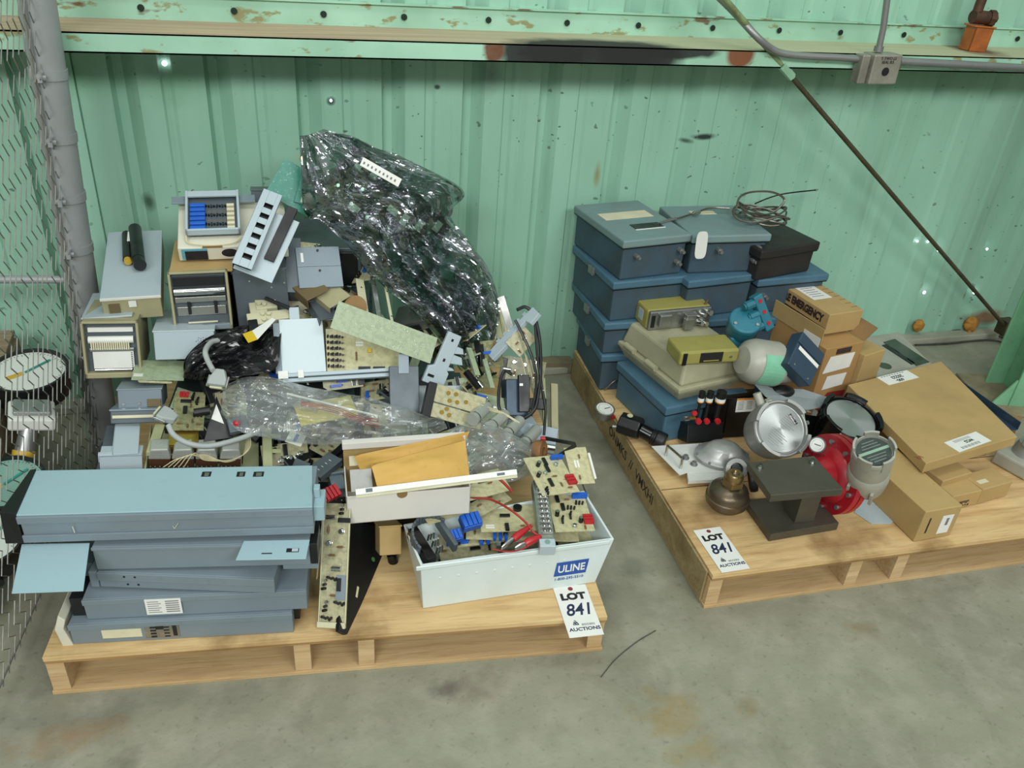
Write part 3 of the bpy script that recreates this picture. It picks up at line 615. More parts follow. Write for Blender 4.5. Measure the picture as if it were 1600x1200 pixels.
# ================================================================ lot tags
def lottag(cor, lab, num='841'):
    tl, tr, bl = cor; fr, lx, ly = F(bl[0], bl[1], tl)
    ly = (tl-bl[0]).length; lx = (bl[1]-bl[0]).length
    t = thing('lot_tag', fr, lab, 'tag')
    mb = MB('label_white'); mb.box((0, 0, -.0006), (lx, ly, 0)); mb.build('card', t)
    mb = MB('red_brown'); mb.cyl((lx*.5, ly*.93, 0), (lx*.5, ly*.93, .0005), lx*.075, 18); mb.build('reinforced_hole', t)
    text('LOT', lx*.34, 'black_ink', t, TL(lx*.5, ly*.77, .0002), 'printed_word', .0016, sx=1.15)
    text(num, lx*.62, 'ink_blue', t, TL(lx*.52, ly*.50, .0002), 'handwritten_number', .0008, shear=.25, sx=.85)
    mb = MB('ink_blue'); mb.t(TL(lx*.3, ly*.25, .0002))
    for p0, p1 in (((-.5, 0), (.5, .2)), ((-.3, .5), (.2, -.4)), ((.1, .6), (.6, -.2)), ((-.6, -.3), (.7, -.4)), ((0, .9), (.1, .5))):
        q = lx*.13; mb.tube([(p0[0]*q, p0[1]*q, 0), (p1[0]*q, p1[1]*q, 0)], q*.11, 4)
    mb.t(); mb.build('gavel_emblem', t)
    text('AUCTIONS', lx*.165, 'ink_blue', t, TL(lx*.52, ly*.135, .0002), 'printed_name', .0003, sx=1.1)
    text('BIDDERS', lx*.10, 'ink_grey', t, TL(lx*.66, ly*.215, .0002), 'printed_line')
    return t
z = T0+.002
lottag((Z(870, 917, z), Z(917, 913, z), (Z(890, 997, z), Z(944, 991, z))), 'white lot tag lying over the front edge of the left pallet below the white bin')
lottag((Z(1091, 828, z), Z(1132, 825, z), (Z(1128, 895, z), Z(1172, 888, z))), 'white lot tag lying on the front left corner of the right pallet')
# ================================================================ stack of long grey chassis, front left
def longbox(a, b, d, h, mat, label, name='equipment_chassis', lipz=.25, tag_=None):
    fr, lx, ly = F(a, b, a+(V((.11, .99, 0)))*.1); t = thing(name, fr, label, 'chassis')
    mb = MB(mat, .0015); mb.box((0, 0, -h), (lx, d, 0)); mb.build('body', t)
    mb = MB(mat, .001); mb.box((-.001, -.004, -h*lipz), (lx+.001, .001, -.0005)); mb.build('upper_flange', t)
    return t, lx
g = 'long grey equipment chassis stacked on the pallet corner'
t, lx = longbox(Z(106, 976, .176), Z(456, 958, .176), .17, .0595, 'panel_grey', 'bottom grey chassis of the front stack, with a cream label and metal nameplate')
mb = MB('label_cream'); mb.box((lx*.135, -.0008, -.046), (lx*.31, .0, -.022)); mb.build('blank_label', t)
mb = MB('dull_silver'); mb.box((lx*.325, -.0008, -.052), (lx*.48, 0, -.010)); mb.build('nameplate', t)
mb = MB('black_ink')
for k in range(4): mb.box((lx*.35, -.0016, -.05+k*.009), (lx*.375, -.0006, -.046+k*.009)); mb.box((lx*.41, -.0016, -.05+k*.009), (lx*.435, -.0006, -.047+k*.009))
mb.box((lx*.375, -.0016, -.027), (lx*.41, -.0006, -.012)); mb.box((lx*.45, -.0016, -.048), (lx*.468, -.0006, -.012)); mb.build('nameplate_print', t)
mb = MB('cream_paint', .002); mb.prism([(0, -.062), (-.022, -.062), (-.028, -.012), (-.014, .028), (-.002, .014), (-.010, -.012)], -.002, .11, 'y'); mb.build('end_bracket', t)
mb = MB('bezel_black'); mb.box((lx, .03, -.05), (lx+.012, .15, -.006)); mb.build('rear_connector', t)
t, lx = longbox(Z(128, 937, .235), Z(478, 921, .235), .17, .058, 'panel_grey', 'grey chassis second from the bottom, with a large white printed label')
mb = MB('label_white'); mb.box((lx*.27, -.0048, -.048), (lx*.43, -.004, -.004)); mb.build('printed_label', t)
mb = MB('ink_grey')
for k in range(6): mb.box((lx*.28, -.0052, -.042+k*.006), (lx*(.33 if k % 2 else .34), -.0047, -.0405+k*.006)); mb.box((lx*.36, -.0052, -.042+k*.006), (lx*.42, -.0047, -.0395+k*.006))
mb.build('label_print', t)
mb = MB('bezel_black', .001); mb.box((-.03, .01, -.056), (-.001, .16, -.006)); mb.build('end_block', t)
t, lx = longbox(Z(152, 893, .286), Z(428, 904, .278), .17, .043, 'panel_grey', 'tilted grey channel chassis third from the bottom with two pairs of holes', lipz=.5)
mb = MB('bezel_black')
for x in (.15, .21): mb.cyl((lx*x, -.0046, -.008), (lx*x, .001, -.008), .0025, 10); mb.cyl((lx*x+.003, -.0006, -.033), (lx*x+.003, .001, -.033), .0025, 10)
mb.build('hole_marks', t)
mb = MB('panel_dark', .002); mb.box((-.105, .03, -.045), (-.022, .16, -.006)); mb.build('side_arm', t); mb = MB('panel_grey', .003); mb.box((-.020, .0, -.046), (-.002, .16, -.002)); mb.build('end_plate', t)
t, lx = longbox(Z(143, 855, .352), Z(483, 848, .352), .18, .062, 'panel_grey', 'grey chassis fourth from the bottom, under the two pale blue flaps', lipz=.12)
mb = MB('bezel_black', .001); mb.box((lx+.001, -.002, -.058), (lx+.016, .15, -.002)); mb.build('black_bezel', t)
mb = MB('panel_grey', .001); mb.box((lx*.86, .012, -.085), (lx+.014, .14, -.063)); mb.build('lower_plate', t)
for (q, lab) in ((((34, 850), (140, 848), (130, 923), (18, 927)), 'pale blue metal flap sticking out at the left of the front chassis stack'),
                 (((381, 845), (484, 843), (478, 873), (368, 875)), 'pale blue metal flap sticking out at the right of the front chassis stack')):
    zz = .357; A = Z(*q[3], zz-.012 if q[0][0] < 100 else zz-.004); B = Z(*q[2], zz-.012 if q[0][0] < 100 else zz-.004); D = Z(*q[0], zz); E_ = Z(*q[1], zz)
    fr, lx, ly = F(A, B, D); inv = fr.inverted(); pts = [inv @ p for p in (A, B, E_, D)]
    t = thing('metal_flap', fr, lab, 'metal plate'); mb = MB('panel_blue', .0006); mb.prism([(p.x, p.y) for p in pts], -.002, 0); mb.build('plate', t)
    if q[0][0] > 200:
        mb = MB('bezel_black'); mb.box((lx*.70, ly*.35, 0), (lx*.88, ly*.55, .0006)); mb.build('slot', t); mb = MB('bezel_black'); mb.box((lx*.35, ly*.28, 0), (lx*.5, ly*.33, .0006)); mb.build('slot', t)
        mb = MB('panel_light'); mb.box((lx*.78, ly*.38, .0006), (lx*.87, ly*.53, .0012)); mb.build('slot_tab', t)
A, B, D = Z(25, 805, .435), Z(488, 792, .435), Z(56, 735, .435)
fr, lx, ly = F(A, B, D); h = .070
t = thing('equipment_chassis', fr, 'long pale blue grey chassis lying on top of the front stack, black ended', 'chassis')
mb = MB('panel_grey', .0015); mb.box((0.002, .002, -h), (lx, ly, -.003)); mb.build('body', t)
mb = MB('panel_blue', .001); inv = fr.inverted(); pts = [inv @ Z(x, y, .435) for x, y in ((25, 805), (488, 792), (488, 727), (56, 735))]  # paler than the body: overhead light on the top put into the colour
mb.prism([(p.x, p.y) for p in pts], -.003, 0); mb.build('top_cover', t); mb = MB('panel_grey', .001); mb.box((0, -.005, -.020), (lx, .002, -.003)); mb.box((0, -.003, -h), (lx, .002, -h+.018)); mb.build('front_flanges', t)
mb = MB('bezel_black', .002)
p0 = pts[0]; p3 = pts[3]
mb.add([(p0.x-.034, p0.y-.004, -h), (p3.x-.018, p3.y+.003, -h), (p3.x-.012, p3.y+.003, .001), (p0.x-.034, p0.y+.01, .001), (p0.x, p0.y-.004, -h), (p3.x, p3.y+.003, -h), (p3.x, p3.y+.003, .003), (p0.x, p0.y, .003)],
       [(0, 1, 2, 3), (7, 6, 5, 4), (0, 4, 5, 1), (1, 5, 6, 2), (2, 6, 7, 3), (3, 7, 4, 0)]); mb.build('end_bezel', t)
for x0, x1 in ((314, 331), (369, 384), (395, 413)):
    a = inv @ Z(x0, 745, .435); b = inv @ Z(x1, 737, .435)
    mb = MB('bezel_black'); mb.box((a.x, a.y, 0), (b.x, b.y, .0005)); w_ = mb.build('window', t); mb = MB('dull_silver'); mb.box((a.x+.006, a.y+.002, .0005), (b.x-.004, b.y-.004, .001)); mb.build('lamp', w_)
mb = MB('label_cream'); mb.tube([(lx*.51, -.0055, -.035), (lx*.515, -.0055, -.042), (lx*.53, -.0055, -.028)], .0006, 4); mb.tube([(lx*.175, -.0038, -.03), (lx*.177, -.0038, -.046)], .001, 4); mb.build('scuff_marks', t)
mb = MB('panel_blue', .001); mb.box((lx, ly*.1, -.05), (lx+.022, ly*.5, -.012)); mb.box((lx, ly*.3, -.012), (lx+.012, ly*.42, .012)); mb.build('latch_bracket', t)
# bright strip leaning beside the stack
mb = MB('chrome'); mb.strip([P(505, 793, -1.14), P(494, 905, -1.14)], (.002, .02, 0), .003); single('metal_strip', mb, Matrix.Identity(4), 'thin bright metal strip standing against the right end of the chassis stack', 'metal strip')
# ================================================================ white bin with boards
zt = .252
fr, lx, ly = F(Z(657, 884, zt), Z(960, 842, zt), Z(630, 819, zt)); inv = fr.inverted()
t = thing('plastic_bin', fr, 'white corrugated plastic bin full of circuit boards, blue printed mark on its front', 'bin')
tops = [inv @ Z(*q, zt) for q in ((657, 884), (960, 842), (913, 766), (630, 819))]; bots = [inv @ Z(*q, T0+.001) for q in ((661, 951), (930, 910))]
bots += [V((bots[1].x+.0, tops[2].y-.03, bots[1].z)), V((bots[0].x-.0, tops[3].y-.03, bots[1].z))]
mb = MB('bin_white', .002); w_ = .006
tin = [tops[0]+V((w_, w_, 0)), tops[1]+V((-w_, w_, 0)), tops[2]+V((-w_, -w_, 0)), tops[3]+V((w_, -w_, 0))]; bin_ = [bots[0]+V((w_, w_, w_)), bots[1]+V((-w_, w_, w_)), bots[2]+V((-w_, -w_, w_)), bots[3]+V((w_, -w_, w_))]
vs = bots+tops+tin+bin_; fs = [(0, 3, 2, 1), (12, 13, 14, 15)]
for k in range(3):
    for j in range(4): fs.append((4*k+j, 4*k+(j+1) % 4, 4*k+4+(j+1) % 4, 4*k+4+j))
mb.add(vs, fs); mb.build('tray', t)
fm, fw, fh = F(fr @ bots[0], fr @ bots[1], fr @ tops[0]); fl = inv @ fm
mb = MB('bin_white', .003); mb.t(fl); mb.box((-.018, fh-.012, -.001), (fw+.02, fh+.001, .0045)); mb.t()
for k in range(8): mb.cyl(fl @ V((fw*(.09+k*.1), fh*.66, .0)), fl @ V((fw*(.09+k*.1), fh*.66, .0012)), .004, 12, .002)
mb.build('rolled_rim', t)
pa = fm.inverted() @ P(867, 908, -1.21); pb = fm.inverted() @ P(916, 886, -1.225)
mb = MB('uline_blue'); mb.prism([(fw*.738, fh*.30), (fw*.928, fh*.30), (fw*.938, fh*.62), (fw*.748, fh*.62)], .0006, .0012); o = mb.build('printed_block', t, local=fl)
text('ULINE', fh*.235, 'label_white', t, fl @ TL(fw*.838, fh*.455, .0014), 'printed_name', .0006, sx=.80)
text('1-800-295-5510', fh*.085, 'uline_blue', t, fl @ TL(fw*.83, fh*.22, .0008), 'printed_line')
# boards in the bin (bottom to top)
gb = 'circuit boards piled flat in the white bin'
RT = ['transistor_row', 'transistor_row', 'resistor', 'transistor', 'resistor', 'chip', 'capacitor']
def zb(q, z_, dz=0): return F(Z(*q[0], z_), Z(*q[1], z_), Z(*q[2], z_+dz))
pcb(zb(((690, 858), (858, 836), (672, 820)), .212), 'lowest visible board in the bin, blue trimmers along its front edge', 'pcb_yellow', 10, 5, extra=(('blue_trimmer', .10, .1, 0, 1.4), ('blue_trimmer', .2, .12, 0, 1.4), ('blue_trimmer', .36, .1, 1.57, 1.5), ('blue_trimmer', .42, .1, 1.57, 1.5)), kinds=RT)
pcb(zb(((728, 842), (905, 846), (715, 800)), .228), 'board just above the lowest one in the bin, small blue block at its front', 'pcb_yellow', 8, 6, extra=(('blue_trimmer', .25, .08, 1.57, 1.4), ('blue_trimmer', .3, .08, 1.57, 1.4), ('blue_trimmer', .35, .08, 1.57, 1.4)), kinds=RT)
pcb(zb(((850, 832), (905, 830), (842, 790)), .236), 'narrow yellowish board in the bin right of the silver terminal block', 'pcb_yellow', 4, 7, kinds=RT)
t = pcb(zb(((752, 831), (850, 829), (740, 790)), .25), 'tan board with a big round black button inside the bin', 'pcb_yellow', 4, 8, kinds=['resistor', 'chip', 'stickers'], extra=(('stickers', .15, .15), ('stickers', .3, .9, 0, 1.3)))
mb = MB('black_gloss'); mb.cyl((.095, .08, 0), (.095, .08, .008), .011, 24); mb.build('round_button', t)
pcb(zb(((868, 831), (930, 829), (855, 775)), .262), 'board with red test points at the right inside the bin', 'pcb_yellow', 11, 9, kinds=RT, extra=(('red_test_points', .88, .28, 0, 1.7), ('blue_trimmer', .85, .93, 0, 2.)))
pcb(F(Z(848, 775, .30), Z(906, 768, .285), Z(825, 715, .325)), 'board with red test points and blue trimmer standing above the bin at the right', 'pcb_yellow', 13, 10, kinds=RT, extra=(('red_test_points', .9, .3, 0, 1.7), ('blue_trimmer', .85, .9, 0, 1.8)))
t = pcb(F(Z(895, 757, .275), Z(930, 755, .27), Z(880, 700, .32)), 'bare tan board with a white strip overhanging the right side of the bin', 'pcb_yellow', 3, 11, kinds=['resistor', 'stickers'])
mb = MB('label_white', .001); a = t.matrix_world.inverted() @ Z(927, 738, .285); mb.box((a.x-.003, a.y-.02, .002), (a.x+.003, a.y+.055, .008)); mb.build('white_edge_strip', t)
pcb(F(Z(735, 782, .29), Z(800, 765, .29), Z(725, 745, .30)), 'plain board between the white carton and the silver terminal block', 'pcb_yellow', 3, 12, kinds=['resistor', 'chip'])
pcb(F(Z(742, 812, .262), Z(800, 780, .268), Z(738, 785, .27)), 'tilted board under the red wire beside the white carton', 'pcb_tan', 3, 13, kinds=['resistor', 'stickers'])
pcb(F(Z(670, 820, .275), Z(722, 803, .275), Z(660, 790, .28)), 'pale board corner poking out under the white carton above the bin', 'pcb_yellow', 2, 14)
pcb(zb(((672, 905), (905, 873), (650, 845)), .150), 'wide tan board at the very bottom of the white bin, left part uncovered', 'pcb_tan', 16, 15, kinds=RT)
pcb(zb(((690, 880), (780, 868), (672, 835)), .185), 'small tan board sloping under the dark coil frame in the bin', 'pcb_tan', 8, 16, kinds=RT)
pcb(zb(((880, 866), (935, 858), (862, 800)), .19), 'board lying deep at the right end of the white bin', 'pcb_yellow', 6, 17, kinds=RT)
# blue relays + grey coil
for (x, y, z_, s, lab) in ((735, 815, .262, 1.3, 'larger bright blue plastic block standing in the bin beside the carton'), (709, 838, .245, 1.0, 'smaller bright blue ribbed block at the left inside the bin')):
    p = Z(x, y, z_); mb = MB('blue_plastic', .001)
    for k in range(4): mb.box((-.018+k*.0092, -.012, -.008), (-.010+k*.0092, .012, .012))
    mb.box((-.018, -.014, -.010), (.018, .014, .008)); single('relay_block', mb, MT(p, .2, .4, 0, s), lab, 'relay block')
p = Z(682, 845, .245)
t = thing('coil_assembly', MT(p, .35, .25), 'dark grey rounded frame with silver bits in the left end of the bin', 'coil')
mb = MB('panel_dark', .002); pts = [(.045*math.cos(a)-.01, .055*math.sin(a), 0) for a in [math.pi*(.15+.95*k/14) for k in range(15)]]; mb.strip(pts, (0, 0, .03), .006); mb.build('curved_frame', t)
mb = MB('chrome')
for k in range(9): mb.cyl((-.018+.008*(k % 3), -.03+.02*(k//3), 0), (-.016+.006*(k % 3), -.028+.02*(k//3), .022), .0025, 8)
mb.build('silver_pins', t); mb = MB('black_gloss', .002); mb.box((-.05, -.045, -.02), (-.026, .05, .012)); mb.build('side_block', t)
mb = MB('panel_dark', .003); mb.box((.022, -.04, -.01), (.034, .045, .02)); mb.build('side_plate', t)
# silver terminal block
fr, lx, ly = F(Z(843, 848, .275), Z(868, 848, .275), Z(819, 750, .30))
t = thing('terminal_block', fr, 'long silver finned terminal block standing across the boards in the bin', 'terminal block')
mb = MB('dull_silver', .002); mb.box((0, 0, -.03), (lx, ly, 0)); mb.build('body', t)
mb = MB('dull_silver', .001)
for k in range(11): mb.box((lx*.2, ly*(.12+k*.078), 0), (lx*.9, ly*(.12+k*.078)+.003, .008))
mb.build('fins', t); mb = MB('chrome')
for k in range(11):
    for x in (.42, .74): mb.sphere((lx*x, ly*(.16+k*.078), .003), .0042, 6)
mb.build('terminal_screws', t)
mb = MB('panel_light', .002); mb.box((0, -.012, -.03), (lx, .012, .001)); mb.build('end_cap', t); mb = MB('chrome'); mb.cyl((lx*.5, 0, .001), (lx*.5, 0, .004), .006, 12); mb.build('end_screw', t)
# red alligator clips and lead
def clip(x0, y0, x1, y1, z_, lab):
    a, b = Z(x0, y0, z_), Z(x1, y1, z_+.012); d = (b-a).normalized(); up = V((0, 0, 1)); sd = d.cross(up).normalized(); L = (b-a).length
    fr = Matrix((d, up.cross(d).normalized(), up)).transposed().to_4x4(); fr.translation = a
    t = thing('alligator_clip', fr, lab, 'clip', None)
    mb = MB('red_plastic', .001); mb.tube([(L*.38, 0, .002), (L*.5, 0, .004), (L*.75, 0, .004), (L, 0, .003)], [.008, .0095, .0075, .0045], 10); mb.build('insulating_boot', t)
    mb = MB('chrome'); mb.tube([(0, 0, .004), (L*.2, 0, .006), (L*.42, 0, .004)], [.002, .0045, .005], 8); mb.build('jaw', t)
    mb = MB('chrome'); mb.tube([(0, 0, -.002), (L*.2, 0, -.003), (L*.42, 0, .0)], [.002, .004, .005], 8); mb.build('jaw', t)
clip(784, 857, 830, 820, .272, 'red alligator clip further from the bin corner, silver jaws pointing left')
clip(805, 858, 845, 836, .270, 'red alligator clip nearer the silver terminal block, lowest of the two')
cable('test_lead', [Z(735, 778, .29), Z(765, 780, .295), Z(795, 795, .30), Z(820, 815, .29), Z(834, 832, .28), Z(845, 838, .275)], .0028, 'wire_red', 'red test lead curving from the white carton to the alligator clips')
cable('test_lead', [Z(770, 858, .262), Z(795, 862, .262), Z(815, 858, .265), Z(840, 845, .272)], .002, 'wire_red', 'short red lead hanging along the front rim inside the bin')
cable('test_lead', [Z(735, 755, .31), Z(752, 745, .33), Z(768, 742, .34), Z(782, 750, .33), Z(800, 768, .30)], .0035, 'wire_red', 'red test probe lead looping between the clear bag and the boards')
# ================================================================ small white carton on top
zt = .372; zb_ = .29
A, B = Z(541, 777, zt), Z(736, 761, zt); D = A+V((.09, .99, 0))*.10
fr, lx, ly = F(A, B, D); ly = .115; h = .078
t = thing('carton', fr, 'open white carton holding manila envelopes, set between the chassis stack and the bin', 'box')
mb = MB('white_card', .001); w_ = .003
mb.box((0, 0, -h), (lx, w_, 0)); mb.box((0, 0, -h), (w_, ly, 0)); mb.box((lx-w_, 0, -h), (lx, ly, 0)); mb.box((0, 0, -h), (lx, ly, -h+w_)); mb.build('walls', t)
mb = MB('kraft'); mb.box((0, ly, -h), (lx, ly+.003, .055)); mb.build('back_panel', t)
mb = MB('white_card', .001); mb.box((-.002, ly-.012, .055), (lx+.002, ly+.005, .072)); mb.build('folded_lid', t)
mb = MB('kraft_dark'); mb.cyl((lx*.44, -.0008, -.003), (lx*.44, .0032, -.003), .012, 20); mb.build('thumb_notch', t)
gE = None
for k, (q, zz_, lab) in enumerate(((((566, 742), (716, 716), (734, 674), (553, 712)), (.385, .385, .452, .440), 'rear manila envelope in the white carton, mostly hidden'), (((590, 763), (735, 753), (727, 688), (580, 727)), (.392, .396, .440, .425), 'front manila envelope bulging out of the white carton'))):
    cs = [Z(*c, zv) for c, zv in zip(q, zz_)]; fr, lx2, ly2 = F(cs[0], cs[1], cs[3]); cs = [fr.inverted() @ c for c in cs]
    mb = MB('manila'); N = 16; vs = []
    for s_ in (0, 1):
        for j in range(N+1):
            for i in range(N+1):
                u, v = i/N, j/N; e = min(1, 4*u, 4*(1-u), 4*v, 4*(1-v)); p = cs[0].lerp(cs[1], u).lerp(cs[3].lerp(cs[2], u), v)
                vs.append(p+V((0, 0, (1 if s_ else -1)*.006*e+.006*noise.noise((u*3.5+k*5, v*3, s_))*e+.004*abs(noise.noise((u*7, v*5+k, 3.3)))*e)))
    W = N+1
    mb.add(vs, [(s_+j*W+i, s_+j*W+i+1, s_+(j+1)*W+i+1, s_+(j+1)*W+i) for s_ in (0, W*W) for j in range(N) for i in range(N)], True)
    single('manila_envelope', mb, fr, lab, 'envelope')
casebox(Z(550, 768, .37), Z(582, 765, .37), Z(548, 735, .40), .01, 'dull_silver', 'flat grey metal plate leaning inside the white carton at its left', 'metal_plate', 'metal plate')
fr, lx, ly = F(Z(546, 728, .405), Z(568, 726, .405), Z(544, 713, .43)); mb = MB('label_cream'); mb.box((0, 0, 0), (lx, ly, .001)); single('paper_tag', mb, fr, 'small cream paper tag tucked in the back of the white carton', 'tag')
fr, lx, ly = F(Z(556, 774, .400), Z(808, 742, .406), Z(553, 762, .412))
t = thing('trim_rail', fr, 'long white edged rail lying across the front of the white carton', 'rail')
mb = MB('label_white', .001); mb.box((0, 0, 0), (lx, .013, .004)); mb.build('white_face', t); mb = MB('cream_plastic'); mb.box((0, -.006, -.003), (lx, .013, -.0002)); mb.build('backing', t)
mb = MB('panel_dark'); mb.box((lx*.87, .003, .004), (lx*.92, .009, .0048)); mb.box((lx*.06, .003, .004), (lx*.1, .011, .0048)); mb.build('dark_insert', t)
# ================================================================ leaning boards in front
a_, b_, c_ = Z(497, 979, T0+.004), Z(545, 962, T0+.004), P(506, 786, -1.06); fr = FY(a_, c_, P(538, 786, -1.08), S(46, a_)); t = pcb(fr, 'tall tan circuit board leaning upright against the chassis stack, full of parts', 'pcb_tan', 26, 21, kinds=['resistor', 'silver_capacitor', 'transistor', 'transistor_row', 'chip'], s=1.5)
mb = MB('panel_grey'); lx, ly = fr[1:]; mb.box((lx*.6, ly*.22, .0), (lx*.95, ly*.42, .003)); mb.build('grey_module', t); mb = MB('cream_plastic', .001); mb.box((-.001, -.001, .0), (lx, .012, .006)); mb.box((lx-.003, 0, 0), (lx, ly, .003)); mb.box((0, 0, 0), (.003, ly, .003)); mb.build('edge_frame', t)
p = Z(520, 782, .40)
pA = P(508, 786, -1.06); t = None
mb = MB('red_plastic', .0012)
for k in range(5): mb.box((-.022+k*.0095, 0, 0), (-.014+k*.0095, .03, .016))
single('red_connector', mb, MT(P(518, 783, -1.07), .5, .5), 'red ribbed connector block at the top of the leaning tan board', 'connector')
# black triangular panel leaning
A, B, Cc = Z(541, 992, T0+.003), Z(594, 880, T0+.15), Z(530, 988, T0+.003)
pn0, pn1, pn2 = Z(543, 991, T0+.003), P(597, 874, -1.03), P(540, 812, -1.0)
fr, lx, ly = F(pn0, pn1, pn2); inv = fr.inverted(); nz_ = fr.to_3x3() @ V((0, 0, 1))
def onpl(x, y): d = ray(x, y); return inv @ (CAM+d*((pn0-CAM).dot(nz_)/d.dot(nz_)))
q = [onpl(*c) for c in ((543, 991), (600, 872), (594, 822), (536, 812), (530, 985))]
mb = MB('bezel_black', .002); mb.prism([(p.x, p.y) for p in q], -.012, 0); t = thing('black_board', fr, 'black flat panel leaning diagonally between the tan board and the white carton', 'panel'); mb.build('plate', t)
mb = MB('wire_cream'); c_ = onpl(558, 925); mb.t(TL(c_.x, c_.y, 0) @ RZ(.3)); mb.box((-.014, -.003, 0), (.014, .003, .001)); mb.t(); mb.build('tan_scratch', t); M('green_dot', '4c8a50', .5); mb = MB('green_dot'); c_ = onpl(583, 874); mb.cyl((c_.x, c_.y, 0), (c_.x, c_.y, .0008), .006, 16); mb.build('green_dot', t)
t, lx, ly = casebox(P(593, 822, -1.06), P(627, 820, -1.06), P(593, 812, -.98), .07, 'kraft', 'narrow brown carton standing on end beside the white bin', 'carton', 'box', maxd=.07)
cable('black_hose', [P(612, 866, -1.04), P(615, 885, -1.05), P(610, 900, -1.07), P(600, 912, -1.085)], [.013]*25, 'black_gloss', 'short shiny black curved hose under the brown carton', 'hose', 12)
# ================================================================ core of the heap: instrument cases
rnd = random.Random(4)
PX_ = V((.9938, -.1111, 0)); PYV = V((.1111, .9938, 0)); PO = V((-.5363, -1.1882, 0))
def PL(u, v, z): return PO+PX_*u+PYV*v+V((0, 0, z))
gcore = 'dark instrument cases buried under the heap of electronics'
def corebox(u, v, w_, d, z0, z1, mat='panel_dark', yaw=0):
    t = thing('instrument_case', MT(PL(u, v, z0+.0008), -.1113+yaw), 'dark grey instrument case buried deep in the jumbled heap, little of it showing', 'instrument case', gcore)
    mb = MB(mat, .003); mb.box((0, 0, 0), (w_, d, z1-z0-.0018)); mb.build('body', t)
    mb = MB('bezel_black', .002); mb.box((.01, -.008, .01), (w_-.01, -.0005, z1-z0-.012)); mb.build('bezel', t)
for u, w_ in ((.16, .27), (.44, .26), (.71, .24)):
    for (v, d, tops) in ((.34, .22, (.21,)), (.57, .22, (.22, .32)), (.80, .22, (.24, .36, .44)), (1.02, .14, (.24, .36, .44))):
        z0 = T0
        for zt in tops:
            if u > .7 and zt > .33: break
            corebox(u, v, w_, d, z0, zt, rnd.choice(['panel_dark', 'panel_dark', 'panel_grey']), 0); z0 = zt
corebox(.44, .78, .25, .2, .44, .56); corebox(.42, .86, .25, .22, .56, .68); corebox(.18, .86, .22, .24, .44, .60)
# ================================================================ left column of recorders and cases
# long pale case with green front, and black cylinders on it
t, lx, ly = casebox(H(157, 467), H(250, 461), H(180, 363, 0.24), .062, 'beige_paint', 'long pale blue topped instrument case at the far left with a black sight on it', lid='panel_light', lidh=.003)
mb = MB('white_card', .001); mb.box((-.002, -.004, -.006), (lx+.002, .0, .001)); mb.build('white_edge', t)
M('nameplate_brown', '6e5f40', .5); mb = MB('nameplate_brown'); mb.box((lx*.11, -.0042, -.050), (lx*.29, -.0005, -.016)); mb.build('nameplate', t)
mb = MB('label_white'); mb.box((lx*.45, -.0042, -.026), (lx*.58, -.0005, -.010)); mb.box((lx*.45, -.0042, -.062), (lx*.56, -.0005, -.054)); mb.build('paper_scrap', t)
fr0 = t.matrix_world
def incase(x, y, z): return fr0 @ V((x, y, z))
mb = MB('bezel_black', .002); mb.cyl((lx*.62, ly*.42, .020), (lx*.52, ly*.93, .020), .0165, 20); mb.cyl((lx*.62, ly*.42, .020), (lx*.66, ly*.34, .020), .0155, 20)
tt = thing('black_cylinder', fr0, 'black twin tube sight with a brass tipped small tube, lying on the long pale case', 'optical sight'); mb.build('main_tube', tt)
mb = MB('bezel_black'); mb.cyl((lx*.42, ly*.47, .013), (lx*.36, ly*.88, .013), .012, 16); s = mb.build('side_tube', tt); mb = MB('amber'); mb.cyl((lx*.43, ly*.44, .013), (lx*.42, ly*.47, .013), .0095, 16); mb.build('brass_tip', tt)
mb = MB('label_white'); mb.box((lx*.40, ly*.70, .0245), (lx*.46, ly*.85, .0265)); mb.build('paper_label', tt)
